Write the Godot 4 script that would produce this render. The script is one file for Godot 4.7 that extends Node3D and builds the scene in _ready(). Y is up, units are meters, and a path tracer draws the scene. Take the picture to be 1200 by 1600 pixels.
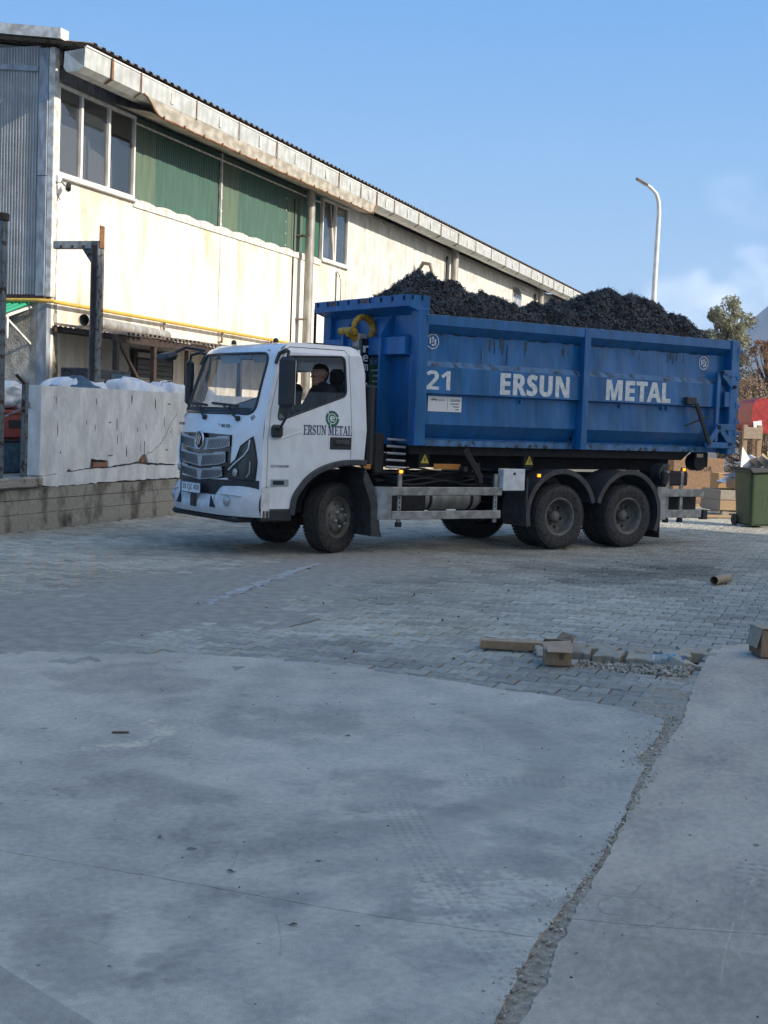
extends Node3D
# A roll-off truck turning in a factory yard. Frames: TRUCK (x along the truck to its tail, z to its near side) and
# YARD (x along the long warehouse, z out from the dock face), both on the ground y = 0.
const YARD_AT := Vector3(-4.93, 0, -18.05)
const YARD_TURN := 71.37
const TRUCK_AT := Vector3(2.855, 0, -18.99)
const TRUCK_TURN := 34.3
var taken := {}
var mats := {}
var tex := {}
var yard_xf: Transform3D
var truck_xf: Transform3D
var rng := RandomNumberGenerator.new()

class MB:
	var v := PackedVector3Array()
	var n := PackedVector3Array()
	var uv := PackedVector2Array()
	var has_uv := false
	func tri(a: Vector3, b: Vector3, c: Vector3) -> void:   # counter-clockwise seen from outside
		var q := (b - a).cross(c - a).normalized()
		v.append_array([a, c, b]); n.append_array([q, q, q]); uv.append_array([Vector2(), Vector2(), Vector2()])
	func trin(a, b, c, na, nb, nc) -> void:
		v.append_array([a, c, b]); n.append_array([na, nc, nb]); uv.append_array([Vector2(), Vector2(), Vector2()])
	func quad(a, b, c, d) -> void:
		tri(a, b, c); tri(a, c, d)
	func quado(a: Vector3, b: Vector3, c: Vector3, d: Vector3, o: Vector3) -> void:
		if (b - a).cross(c - a).dot(o) < 0.0: quad(a, d, c, b)
		else: quad(a, b, c, d)
	func trio(a: Vector3, b: Vector3, c: Vector3, o: Vector3) -> void:
		if (b - a).cross(c - a).dot(o) < 0.0: tri(a, c, b)
		else: tri(a, b, c)
	func box(c: Vector3, s: Vector3, bev := 0.0, bs := Basis()) -> void:
		var h := s * 0.5
		bev = minf(bev, minf(h.x, minf(h.y, h.z)) * 0.9)
		var ax := [Vector3.RIGHT, Vector3.UP, Vector3.BACK]
		for i in 3:
			var j := (i + 1) % 3
			var k := (i + 2) % 3
			for sg in [-1.0, 1.0]:
				var o: Vector3 = ax[i] * sg
				var p: Array = []
				for q in [[-1, -1], [1, -1], [1, 1], [-1, 1]]:
					p.append(c + bs * (o * h[i] + ax[j] * q[0] * (h[j] - bev) + ax[k] * q[1] * (h[k] - bev)))
				quado(p[0], p[1], p[2], p[3], bs * o)
			if bev > 0.0:
				for sj in [-1.0, 1.0]:
					for sk in [-1.0, 1.0]:
						var p: Array = []
						for e in [-1.0, 1.0]:
							p.append(c + bs * (ax[i] * e * (h[i] - bev) + ax[j] * sj * h[j] + ax[k] * sk * (h[k] - bev)))
							p.append(c + bs * (ax[i] * e * (h[i] - bev) + ax[j] * sj * (h[j] - bev) + ax[k] * sk * h[k]))
						quado(p[0], p[1], p[3], p[2], bs * (ax[j] * sj + ax[k] * sk))
		if bev > 0.0:
			for sx in [-1.0, 1.0]:
				for sy in [-1.0, 1.0]:
					for sz in [-1.0, 1.0]:
						var g := Vector3(sx, sy, sz)
						trio(c + bs * (g * (h - Vector3(0, bev, bev))), c + bs * (g * (h - Vector3(bev, 0, bev))), c + bs * (g * (h - Vector3(bev, bev, 0))), bs * g)
	func bar(a: Vector3, b: Vector3, w: float, t: float, bev := 0.0, up := Vector3.UP) -> void:  # a rectangular bar from a to b
		var d := (b - a).normalized()
		if absf(d.dot(up)) > 0.98: up = Vector3.RIGHT if absf(d.x) < 0.9 else Vector3.BACK
		var z := d.cross(up).normalized()
		box((a + b) * 0.5, Vector3((b - a).length(), w, t), bev, Basis(d, z.cross(d), z))
	func tube(p: Array, r, sides := 10, cap := true, closed := false) -> void:
		var rings: Array = []
		var cnt := p.size()
		var up := Vector3.UP
		var prev := Vector3.ZERO
		for i in cnt:
			var a: Vector3 = p[(i - 1 + cnt) % cnt] if (closed or i > 0) else p[i]
			var b: Vector3 = p[(i + 1) % cnt] if (closed or i < cnt - 1) else p[i]
			var d := (b - a).normalized()
			var e := prev
			if i == 0:
				e = d.cross(Vector3.UP if absf(d.y) < 0.95 else Vector3.RIGHT).normalized()
			e = (e - d * e.dot(d)).normalized()
			prev = e
			var f := d.cross(e)
			var rad: float = r[i] if r is Array else r
			var ring := PackedVector3Array()
			var nr := PackedVector3Array()
			for k in sides:
				var t := TAU * k / sides
				var o := e * cos(t) + f * sin(t)
				ring.append(p[i] + o * rad); nr.append(o)
			rings.append([ring, nr, d])
		for i in (cnt if closed else cnt - 1):
			var A = rings[i]
			var B = rings[(i + 1) % cnt]
			for k in sides:
				var k2 := (k + 1) % sides
				trin(A[0][k], A[0][k2], B[0][k2], A[1][k], A[1][k2], B[1][k2])
				trin(A[0][k], B[0][k2], B[0][k], A[1][k], B[1][k2], B[1][k])
		if cap and not closed:
			for e in [0, cnt - 1]:
				var o: Vector3 = rings[e][2] * (-1.0 if e == 0 else 1.0)
				for k in range(1, sides - 1):
					trio(rings[e][0][0], rings[e][0][k], rings[e][0][k + 1], o)
	func lathe(pr: Array, sides: int, xf: Transform3D, crease := 0.6) -> void:  # (radius, height) pairs round local y
		for i in pr.size() - 1:
			var a: Vector2 = pr[i]
			var b: Vector2 = pr[i + 1]
			var d := (b - a).normalized()
			var fn := Vector2(d.y, -d.x)
			var na := fn
			var nb := fn
			if i > 0:
				var d0: Vector2 = (a - pr[i - 1]).normalized()
				var f0 := Vector2(d0.y, -d0.x)
				if f0.dot(fn) > crease: na = (f0 + fn).normalized()
			if i < pr.size() - 2:
				var d1: Vector2 = (pr[i + 2] - b).normalized()
				var f1 := Vector2(d1.y, -d1.x)
				if f1.dot(fn) > crease: nb = (f1 + fn).normalized()
			for k in sides:
				var t0 := TAU * k / sides
				var t1 := TAU * (k + 1) / sides
				var c0 := Vector3(cos(t0), 0, -sin(t0))
				var c1 := Vector3(cos(t1), 0, -sin(t1))
				var A0 := xf * (c0 * a.x + Vector3.UP * a.y)
				var A1 := xf * (c1 * a.x + Vector3.UP * a.y)
				var B0 := xf * (c0 * b.x + Vector3.UP * b.y)
				var B1 := xf * (c1 * b.x + Vector3.UP * b.y)
				var nA0 := xf.basis * (c0 * na.x + Vector3.UP * na.y)
				var nA1 := xf.basis * (c1 * na.x + Vector3.UP * na.y)
				var nB0 := xf.basis * (c0 * nb.x + Vector3.UP * nb.y)
				var nB1 := xf.basis * (c1 * nb.x + Vector3.UP * nb.y)
				if a.x > 1e-5: trin(A0, A1, B1, nA0, nA1, nB1)
				if b.x > 1e-5: trin(A0, B1, B0, nA0, nB1, nB0)
	func flat(poly: PackedVector2Array, f: Callable, o: Vector3) -> void:   # a polygon mapped by f(Vector2) -> Vector3
		var ix := Geometry2D.triangulate_polygon(poly)
		for i in range(0, ix.size(), 3):
			trio(f.call(poly[ix[i]]), f.call(poly[ix[i + 1]]), f.call(poly[ix[i + 2]]), o)
	func prism(poly: PackedVector2Array, xf: Transform3D, depth: float) -> void:  # xy polygon pushed along local z
		var dz := Vector3(0, 0, depth)
		var ix := Geometry2D.triangulate_polygon(poly)
		var up: Vector3 = xf.basis.z * signf(depth)
		for i in range(0, ix.size(), 3):
			var a := Vector3(poly[ix[i]].x, poly[ix[i]].y, 0)
			var b := Vector3(poly[ix[i + 1]].x, poly[ix[i + 1]].y, 0)
			var c := Vector3(poly[ix[i + 2]].x, poly[ix[i + 2]].y, 0)
			trio(xf * (a + dz), xf * (b + dz), xf * (c + dz), up)
			trio(xf * a, xf * b, xf * c, -up)
		var cw := Geometry2D.is_polygon_clockwise(poly)
		for i in poly.size():
			var p := poly[i]
			var q := poly[(i + 1) % poly.size()]
			var o2 := Vector2(q.y - p.y, p.x - q.x) * (-1.0 if cw else 1.0)
			quado(xf * Vector3(p.x, p.y, 0), xf * Vector3(q.x, q.y, 0), xf * Vector3(q.x, q.y, depth), xf * Vector3(p.x, p.y, depth), xf.basis * Vector3(o2.x, o2.y, 0))
	func grid(nx: int, ny: int, f: Callable, o := Vector3.ZERO, uvs := false) -> void:  # f(u, v) in 0..1, smooth; o: rough outward direction
		var p := []
		for j in ny + 1:
			for i in nx + 1: p.append(f.call(float(i) / nx, float(j) / ny))
		var nn := []
		for j in ny + 1:
			for i in nx + 1:
				var du: Vector3 = p[j * (nx + 1) + mini(i + 1, nx)] - p[j * (nx + 1) + maxi(i - 1, 0)]
				var dv: Vector3 = p[mini(j + 1, ny) * (nx + 1) + i] - p[maxi(j - 1, 0) * (nx + 1) + i]
				nn.append(du.cross(dv).normalized())
		var mid: Vector3 = nn[(ny / 2) * (nx + 1) + nx / 2]
		var flip := o != Vector3.ZERO and mid.dot(o) < 0.0
		for j in ny:
			for i in nx:
				var q := [j * (nx + 1) + i, j * (nx + 1) + i + 1, (j + 1) * (nx + 1) + i + 1, (j + 1) * (nx + 1) + i]
				var at := v.size()
				if flip:
					trin(p[q[0]], p[q[3]], p[q[2]], -nn[q[0]], -nn[q[3]], -nn[q[2]]); trin(p[q[0]], p[q[2]], p[q[1]], -nn[q[0]], -nn[q[2]], -nn[q[1]])
				else:
					trin(p[q[0]], p[q[1]], p[q[2]], nn[q[0]], nn[q[1]], nn[q[2]]); trin(p[q[0]], p[q[2]], p[q[3]], nn[q[0]], nn[q[2]], nn[q[3]])
	func planar(f: Callable) -> void:   # texture coordinates from the position
		has_uv = true
		for i in v.size(): uv[i] = f.call(v[i])
	func mesh() -> ArrayMesh:
		var a := []
		a.resize(Mesh.ARRAY_MAX)
		a[Mesh.ARRAY_VERTEX] = v
		a[Mesh.ARRAY_NORMAL] = n
		if has_uv: a[Mesh.ARRAY_TEX_UV] = uv
		var m := ArrayMesh.new()
		m.add_surface_from_arrays(Mesh.PRIMITIVE_TRIANGLES, a)
		return m

# ---- naming and nodes
func numbered(called: String) -> String:
	var k: int = taken.get(called, 0)
	taken[called] = k + 1
	return called if k == 0 else "%s_%03d" % [called, k]
func tag(o: Node, label: String, category: String, group := "", kind := "") -> void:
	if label: o.set_meta("label", label)
	if category: o.set_meta("category", category)
	if group: o.set_meta("group", group)
	if kind: o.set_meta("kind", kind)
func base(called: String, xf: Transform3D, label: String, category: String, group := "", kind := "") -> Node3D:
	var o := Node3D.new()
	o.name = numbered(called)
	add_child(o)
	o.transform = xf
	tag(o, label, category, group, kind)
	return o
func put(mb: MB, called: String, m: Material, parent: Node) -> MeshInstance3D:
	return put_mesh(mb.mesh(), called, m, parent)
func put_mesh(me: Mesh, called: String, m: Material, parent: Node) -> MeshInstance3D:
	var o := MeshInstance3D.new()
	o.mesh = me
	o.material_override = m
	o.name = called if parent != self else numbered(called)
	parent.add_child(o, true)
	return o
func bx(called: String, m: Material, parent: Node, c: Vector3, s: Vector3, bev := 0.0, bs := Basis()) -> MeshInstance3D:
	var b := MB.new()
	b.box(c, s, bev, bs)
	return put(b, called, m, parent)
func words(called: String, text: String, m: Material, parent: Node, xf: Transform3D, w: float, h: float, font := "Droid Sans", weight := 700, depth := 0.003, bold := 0.0) -> MeshInstance3D:
	var t := TextMesh.new()
	var f := SystemFont.new()
	f.font_names = PackedStringArray([font])
	f.font_weight = weight
	var fv := FontVariation.new()
	fv.base_font = f
	fv.variation_embolden = bold
	t.font = fv
	t.text = text
	t.font_size = 48
	t.pixel_size = 0.01
	t.depth = 0.01
	t.curve_step = 1.0
	var bb := t.get_aabb()
	var o := put_mesh(t, called, m, parent)
	var sc := Vector3(w / maxf(bb.size.x, 0.001), h / maxf(bb.size.y, 0.001), depth / 0.01)
	var mid := bb.get_center()
	o.transform = xf * Transform3D(Basis.from_scale(sc), Vector3(-mid.x * sc.x, -mid.y * sc.y, 0))
	return o
func ti(ax: Vector3, ay: Vector3, at: Vector3) -> Transform3D:
	return Transform3D(Basis(ax, ay, ax.cross(ay)), at)

# ---- materials
func noise_tex(key: String, freq: float, lo: Color, hi: Color, oct := 4, sd := 1, kind := FastNoiseLite.TYPE_SIMPLEX_SMOOTH, pts := [0.25, 0.75]) -> void:
	var f := FastNoiseLite.new()
	f.noise_type = kind
	f.seed = sd
	f.frequency = freq
	f.fractal_octaves = oct
	var t := NoiseTexture2D.new()
	t.noise = f
	t.seamless = true
	t.width = 512
	t.height = 512
	var g := Gradient.new()
	g.offsets = PackedFloat32Array(pts)
	g.colors = PackedColorArray([lo, hi])
	t.color_ramp = g
	tex[key] = t
func bump_tex(key: String, freq: float, strength: float, oct := 4, sd := 5) -> void:
	var f := FastNoiseLite.new()
	f.seed = sd
	f.frequency = freq
	f.fractal_octaves = oct
	var t := NoiseTexture2D.new()
	t.noise = f
	t.seamless = true
	t.width = 512
	t.height = 512
	t.as_normal_map = true
	t.bump_strength = strength
	tex[key] = t
func lin(r: float, g: float, b: float) -> Color:
	return Color(r, g, b).linear_to_srgb()
func mat(key: String, c: Color, rough := 0.7, metal := 0.0, t1 := "", s1 := Vector3.ONE, t2 := "", s2 := Vector3.ONE, nrm := "", ns := 0.4, world := false) -> StandardMaterial3D:
	if mats.has(key): return mats[key]
	var m := StandardMaterial3D.new()
	m.resource_name = key
	m.albedo_color = c
	m.roughness = rough
	m.metallic = metal
	m.metallic_specular = 0.5
	if t1:
		m.albedo_texture = tex[t1]
	if t1 or nrm:
		m.uv1_triplanar = true
		m.uv1_world_triplanar = world
		m.uv1_scale = s1
	if t2:
		m.detail_enabled = true
		m.detail_blend_mode = BaseMaterial3D.BLEND_MODE_MUL
		m.detail_albedo = tex[t2]
		m.detail_uv_layer = BaseMaterial3D.DETAIL_UV_2
		m.uv2_triplanar = true
		m.uv2_world_triplanar = world
		m.uv2_scale = s2
	if nrm:
		m.normal_enabled = true
		m.normal_texture = tex[nrm]
		m.normal_scale = ns
	mats[key] = m
	return m
func glass(key: String, c: Color, alpha: float) -> StandardMaterial3D:
	var m := StandardMaterial3D.new()
	m.resource_name = key
	m.albedo_color = Color(c.r, c.g, c.b, alpha)
	m.transparency = BaseMaterial3D.TRANSPARENCY_ALPHA
	m.roughness = 0.03
	m.metallic_specular = 0.5
	mats[key] = m
	return m
func glow(key: String, c: Color, e: float) -> StandardMaterial3D:
	var m := StandardMaterial3D.new()
	m.resource_name = key
	m.albedo_color = c
	m.emission_enabled = true
	m.emission = c
	m.emission_energy_multiplier = e
	mats[key] = m
	return m
func make_materials() -> void:
	var W := Color.WHITE
	noise_tex("grain", 0.09, Color(0.86, 0.86, 0.86), W, 3, 3)
	noise_tex("blotch", 0.012, Color(0.80, 0.79, 0.77), W, 5, 11)
	noise_tex("soft", 0.012, Color(0.90, 0.90, 0.90), W, 5, 21)
	noise_tex("faint", 0.02, Color(0.955, 0.955, 0.95), W, 5, 71)
	noise_tex("wash", 0.012, Color(0.90, 0.88, 0.84), W, 5, 81, FastNoiseLite.TYPE_SIMPLEX_SMOOTH, [0.18, 0.55])
	noise_tex("grime", 0.015, Color(0.55, 0.53, 0.50), W, 5, 31, FastNoiseLite.TYPE_SIMPLEX_SMOOTH, [0.15, 0.5])
	noise_tex("rusty", 0.02, Color(0.60, 0.42, 0.28), W, 5, 41, FastNoiseLite.TYPE_SIMPLEX_SMOOTH, [0.22, 0.36])
	noise_tex("streak", 0.02, Color(0.93, 0.92, 0.89), W, 4, 51, FastNoiseLite.TYPE_SIMPLEX_SMOOTH, [0.2, 0.62])
	noise_tex("speck", 0.16, Color(0.55, 0.55, 0.55), W, 2, 61, FastNoiseLite.TYPE_SIMPLEX_SMOOTH, [0.2, 0.42])
	bump_tex("rough", 0.08, 6.0)
	bump_tex("wavy", 0.012, 8.0, 3, 8)
	bump_tex("fine", 0.2, 5.0, 2, 9)
	# buildings
	mat("stucco", lin(0.73, 0.70, 0.63), 0.9, 0, "wash", Vector3(0.14, 0.05, 0.14), "streak", Vector3(0.4, 0.05, 0.4), "rough", 0.2)
	mat("stucco_worn", lin(0.62, 0.59, 0.53), 0.92, 0, "blotch", Vector3(0.5, 0.4, 0.5), "grain", Vector3(2, 1.2, 2), "rough", 0.3)
	mat("white_panel", lin(0.66, 0.65, 0.61), 0.55, 0, "streak", Vector3(0.25, 0.03, 0.25), "soft", Vector3(0.2, 0.2, 0.2))
	mat("gable_sheet", lin(0.44, 0.45, 0.46), 0.5, 0.2, "streak", Vector3(0.5, 0.04, 0.5), "soft", Vector3(0.3, 0.3, 0.3))
	mat("trim_grey", lin(0.33, 0.37, 0.42), 0.55, 0.1, "blotch", Vector3(0.8, 0.3, 0.8))
	mat("trim_white", lin(0.72, 0.72, 0.68), 0.6, 0, "blotch", Vector3(0.6, 0.6, 0.6))
	mat("gutter_zinc", lin(0.58, 0.60, 0.58), 0.5, 0.25, "soft", Vector3(0.35, 0.5, 0.35), "streak", Vector3(0.4, 0.08, 0.4))
	mat("skirt_sheet", lin(0.50, 0.46, 0.38), 0.65, 0.1, "blotch", Vector3(0.3, 0.6, 0.3), "grain", Vector3(1, 1, 1))
	mat("rust", lin(0.26, 0.12, 0.05), 0.9, 0, "blotch", Vector3(1.5, 1.5, 1.5), "grain", Vector3(4, 4, 4))
	mat("rusty_steel", lin(0.30, 0.25, 0.21), 0.7, 0.3, "rusty", Vector3(0.8, 0.8, 0.8), "grain", Vector3(3, 3, 3))
	mat("roof_sheet", lin(0.32, 0.27, 0.22), 0.8, 0.1, "rusty", Vector3(0.5, 0.5, 0.5), "grain", Vector3(2, 2, 2))
	mat("green_plastic", lin(0.055, 0.135, 0.10), 0.45, 0, "soft", Vector3(0.5, 0.09, 0.5), "streak", Vector3(0.7, 0.08, 0.7))
	mat("green_plastic_faded", lin(0.11, 0.17, 0.115), 0.5, 0, "soft", Vector3(0.5, 0.09, 0.5), "streak", Vector3(0.7, 0.08, 0.7))
	mat("green_plastic_deep", lin(0.015, 0.115, 0.07), 0.4, 0, "soft", Vector3(0.5, 0.09, 0.5))
	mat("window_frame", lin(0.76, 0.74, 0.70), 0.45, 0, "soft", Vector3(0.7, 0.3, 0.7))
	mat("pane_back", lin(0.36, 0.35, 0.33), 0.8)
	mat("drain_pipe", lin(0.38, 0.37, 0.34), 0.5, 0.2, "blotch", Vector3(0.8, 0.25, 0.8))
	mat("gas_yellow", lin(0.62, 0.40, 0.07), 0.45, 0, "soft", Vector3(1, 1, 1))
	mat("dock_concrete", lin(0.40, 0.37, 0.31), 0.95, 0, "grime", Vector3(0.25, 0.15, 0.25), "grain", Vector3(1.4, 1.4, 1.4), "rough", 0.25)
	mat("dock_light", lin(0.40, 0.37, 0.31), 0.95, 0, "grime", Vector3(0.5, 0.5, 0.5), "grain", Vector3(1.4, 1.4, 1.4), "rough", 0.6)
	mat("parapet_white", lin(0.80, 0.80, 0.77), 0.75, 0, "soft", Vector3(0.4, 0.2, 0.4), "faint", Vector3(0.9, 0.5, 0.9), "rough", 0.08)
	mat("flaked", lin(0.10, 0.095, 0.09), 0.95, 0, "grain", Vector3(3, 3, 3))
	mat("brick_red", lin(0.34, 0.17, 0.10), 0.95, 0, "grain", Vector3(3, 3, 3))
	mat("sack_white", lin(0.70, 0.72, 0.74), 0.8, 0, "soft", Vector3(1, 1, 1), "", Vector3.ONE, "wavy", 0.8)
	mat("tarp_blue", lin(0.06, 0.12, 0.17), 0.7, 0, "blotch", Vector3(1, 1, 1))
	mat("post_steel", lin(0.16, 0.18, 0.19), 0.6, 0.3, "blotch", Vector3(1.3, 0.5, 1.3), "rusty", Vector3(0.7, 0.7, 0.7))
	mat("dark_brown_steel", lin(0.055, 0.035, 0.028), 0.7, 0.2, "blotch", Vector3(1, 1, 1))
	mat("shutter", lin(0.10, 0.10, 0.10), 0.6, 0.2, "soft", Vector3(1, 1, 1))
	mat("cabinet_dark", lin(0.05, 0.045, 0.045), 0.7, 0.1, "rusty", Vector3(0.8, 0.8, 0.8))
	mat("red_crate", lin(0.30, 0.06, 0.04), 0.6, 0, "blotch", Vector3(2, 2, 2))
	mat("awning_green", lin(0.03, 0.30, 0.16), 0.5)
	# truck
	var p := mat("cab_white", lin(0.76, 0.77, 0.78), 0.32, 0, "faint", Vector3(0.5, 0.3, 0.5))
	p.clearcoat_enabled = true; p.clearcoat = 0.6; p.clearcoat_roughness = 0.12
	mat("bumper_white", lin(0.76, 0.76, 0.76), 0.45, 0, "soft", Vector3(0.9, 0.9, 0.9), "grain", Vector3(2, 2, 2))
	mat("black_plastic", lin(0.022, 0.024, 0.026), 0.55, 0, "soft", Vector3(1, 1, 1))
	mat("black_gloss", lin(0.012, 0.013, 0.015), 0.15)
	mat("seam", lin(0.02, 0.02, 0.02), 0.9)
	mat("chrome", lin(0.62, 0.64, 0.66), 0.22, 0.95)
	mat("silver", lin(0.42, 0.44, 0.46), 0.38, 0.6)
	mat("grille_silver", lin(0.44, 0.45, 0.47), 0.42, 0.25)
	mat("headlamp", lin(0.05, 0.055, 0.06), 0.08, 0.3)
	mat("tyre", lin(0.045, 0.044, 0.043), 0.85, 0, "grime", Vector3(1.6, 1.6, 1.6), "grain", Vector3(3, 3, 3))
	mat("rim_grey", lin(0.20, 0.19, 0.175), 0.6, 0.3, "blotch", Vector3(1.5, 1.5, 1.5), "grain", Vector3(4, 4, 4))
	mat("chassis", lin(0.028, 0.028, 0.03), 0.7, 0.2, "blotch", Vector3(1, 1, 1), "grain", Vector3(3, 3, 3))
	mat("fender", lin(0.06, 0.064, 0.07), 0.55, 0, "blotch", Vector3(1, 1, 1), "grain", Vector3(2, 2, 2))
	mat("alu", lin(0.45, 0.46, 0.45), 0.5, 0.55, "blotch", Vector3(0.8, 0.8, 0.8), "grain", Vector3(2, 2, 2))
	mat("box_blue", lin(0.013, 0.140, 0.37), 0.40, 0, "soft", Vector3(0.5, 0.12, 0.5), "streak", Vector3(0.5, 0.08, 0.5), "wavy", 0.2)
	mat("box_blue_pale_rusty", lin(0.07, 0.19, 0.38), 0.55, 0, "blotch", Vector3(0.7, 0.4, 0.7), "rusty", Vector3(0.5, 0.5, 0.5))  # paler, rust-flecked blue: upper ledge, bottom rail, rail cap, scrape
	mat("stain_brown", lin(0.075, 0.085, 0.075), 0.8, 0, "grime", Vector3(2, 0.5, 2))
	mat("stencil", lin(0.68, 0.71, 0.72), 0.6, 0, "soft", Vector3(1.6, 1.6, 1.6))
	mat("navy_print", lin(0.015, 0.025, 0.10), 0.5)
	mat("green_print", lin(0.01, 0.12, 0.07), 0.5)
	mat("green_sign", lin(0.02, 0.16, 0.05), 0.6, 0, "soft", Vector3(2, 2, 2))
	mat("hook_yellow", lin(0.46, 0.26, 0.02), 0.5, 0, "rusty", Vector3(1.5, 1.5, 1.5))
	mat("warn_yellow", lin(0.55, 0.42, 0.05), 0.6, 0, "soft", Vector3(2, 2, 2))
	mat("amber_plate", lin(0.45, 0.18, 0.03), 0.5)
	mat("white_paint", lin(0.68, 0.69, 0.69), 0.5, 0, "soft", Vector3(1, 1, 1))
	mat("turnings", lin(0.085, 0.083, 0.08), 0.42, 0.6)
	mat("turnings_core", lin(0.085, 0.083, 0.08), 0.6, 0.6, "speck", Vector3(1, 1, 1))
	mat("skin", lin(0.36, 0.21, 0.15), 0.6)
	mat("dark_cloth", lin(0.012, 0.012, 0.016), 0.9)
	mat("hair", lin(0.02, 0.015, 0.012), 0.8)
	mat("seat_cloth", lin(0.035, 0.035, 0.037), 0.9, 0, "grain", Vector3(6, 6, 6))
	mat("dash_grey", lin(0.26, 0.26, 0.25), 0.7)
	mat("cab_lining", lin(0.33, 0.32, 0.30), 0.85)
	mat("orange_papers", lin(0.48, 0.20, 0.08), 0.8, 0, "speck", Vector3(2, 2, 2))
	glass("windscreen", Color(0.75, 0.82, 0.80), 0.06)
	glass("side_glass", Color(0.35, 0.38, 0.38), 0.12)
	glass("window_glass", Color(0.22, 0.25, 0.28), 0.35)
	# yard
	var pv := StandardMaterial3D.new()
	pv.resource_name = "paver"
	pv.vertex_color_use_as_albedo = true
	pv.albedo_texture = tex["soft"]
	pv.roughness = 0.88
	pv.uv1_triplanar = true; pv.uv1_world_triplanar = true; pv.uv1_scale = Vector3(1.7, 1.7, 1.7)
	pv.detail_enabled = true; pv.detail_blend_mode = BaseMaterial3D.BLEND_MODE_MUL; pv.detail_albedo = tex["grain"]; pv.detail_uv_layer = BaseMaterial3D.DETAIL_UV_2
	pv.uv2_triplanar = true; pv.uv2_world_triplanar = true; pv.uv2_scale = Vector3(5, 5, 5)
	mats["paver"] = pv
	mat("soil", lin(0.14, 0.125, 0.10), 0.97, 0, "blotch", Vector3(0.7, 0.7, 0.7), "speck", Vector3(4, 4, 4), "rough", 1.0, true)
	mat("joint_sand", lin(0.12, 0.105, 0.085), 0.97, 0, "blotch", Vector3(0.6, 0.6, 0.6), "grain", Vector3(5, 5, 5), "", 0.4, true)
	mat("dust_patch", lin(0.41, 0.375, 0.31), 0.95, 0, "soft", Vector3(0.9, 0.9, 0.9), "speck", Vector3(7, 7, 7), "fine", 0.7, true)
	mat("apron", lin(0.58, 0.525, 0.43), 0.88, 0, "blotch", Vector3(0.33, 0.33, 0.33), "speck", Vector3(11, 11, 11), "fine", 0.15, true)
	mat("rubble", lin(0.44, 0.37, 0.28), 0.95, 0, "blotch", Vector3(3, 3, 3), "grain", Vector3(9, 9, 9), "", 0.4, true)
	mat("far_ground", lin(0.20, 0.18, 0.15), 0.95, 0, "blotch", Vector3(0.05, 0.05, 0.05), "grain", Vector3(0.5, 0.5, 0.5), "", 0.4, true)
	mat("cardboard", lin(0.36, 0.235, 0.14), 0.85, 0, "soft", Vector3(2, 2, 2), "streak", Vector3(12, 1, 1))
	mat("cardboard_pale", lin(0.47, 0.36, 0.25), 0.85, 0, "soft", Vector3(2, 2, 2), "grain", Vector3(3, 3, 3))
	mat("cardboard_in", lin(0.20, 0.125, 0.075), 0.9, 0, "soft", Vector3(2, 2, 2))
	mat("paper_white", lin(0.72, 0.72, 0.70), 0.8)
	mat("print_black", lin(0.03, 0.03, 0.03), 0.8)
	mat("bin_green", lin(0.035, 0.068, 0.024), 0.55, 0, "soft", Vector3(1, 1, 1), "grain", Vector3(2, 2, 2))
	mat("bin_lid", lin(0.035, 0.04, 0.04), 0.6, 0, "soft", Vector3(1, 1, 1))
	mat("timber", lin(0.42, 0.29, 0.17), 0.85, 0, "streak", Vector3(0.4, 4, 4), "grain", Vector3(2, 2, 2))
	mat("timber_grey", lin(0.36, 0.31, 0.25), 0.9, 0, "streak", Vector3(0.4, 4, 4), "grain", Vector3(2, 2, 2))
	mat("chipboard", lin(0.48, 0.28, 0.12), 0.85, 0, "speck", Vector3(2, 2, 2))
	mat("crate_brown", lin(0.28, 0.17, 0.095), 0.85, 0, "soft", Vector3(2, 2, 2))
	mat("blue_sheet", lin(0.01, 0.13, 0.36), 0.5)
	mat("red_paint", lin(0.40, 0.03, 0.03), 0.5, 0, "blotch", Vector3(1, 1, 1))
	mat("fence_brown", lin(0.20, 0.12, 0.07), 0.8, 0.1, "rusty", Vector3(1, 1, 1))
	mat("pole_white", lin(0.66, 0.66, 0.65), 0.5, 0.1, "soft", Vector3(1, 0.4, 1))
	mat("lamp_grey", lin(0.22, 0.22, 0.22), 0.5, 0.4)
	mat("bark", lin(0.12, 0.10, 0.08), 0.95, 0, "grain", Vector3(4, 1, 4))
	mat("bottle_label", lin(0.05, 0.26, 0.42), 0.4)
	glass("bottle", Color(0.75, 0.85, 0.92), 0.25)
	for lf in [["leaf_olive", Color(0.20, 0.20, 0.13)], ["leaf_rust", Color(0.20, 0.105, 0.06)], ["leaf_tan", Color(0.24, 0.17, 0.11)]]:
		var m := mat(lf[0], lin(lf[1].r, lf[1].g, lf[1].b), 0.6)
		m.backlight_enabled = true
		m.backlight = lin(lf[1].r * 0.5, lf[1].g * 0.5, lf[1].b * 0.4)
	mat("hill", lin(0.10, 0.115, 0.10), 0.95, 0, "blotch", Vector3(0.002, 0.002, 0.002), "", Vector3.ONE, "", 0.4, true)
	mat("block_wall", lin(0.70, 0.68, 0.62), 0.9, 0, "streak", Vector3(0.3, 0.05, 0.3), "blotch", Vector3(0.2, 0.2, 0.2))

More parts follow.
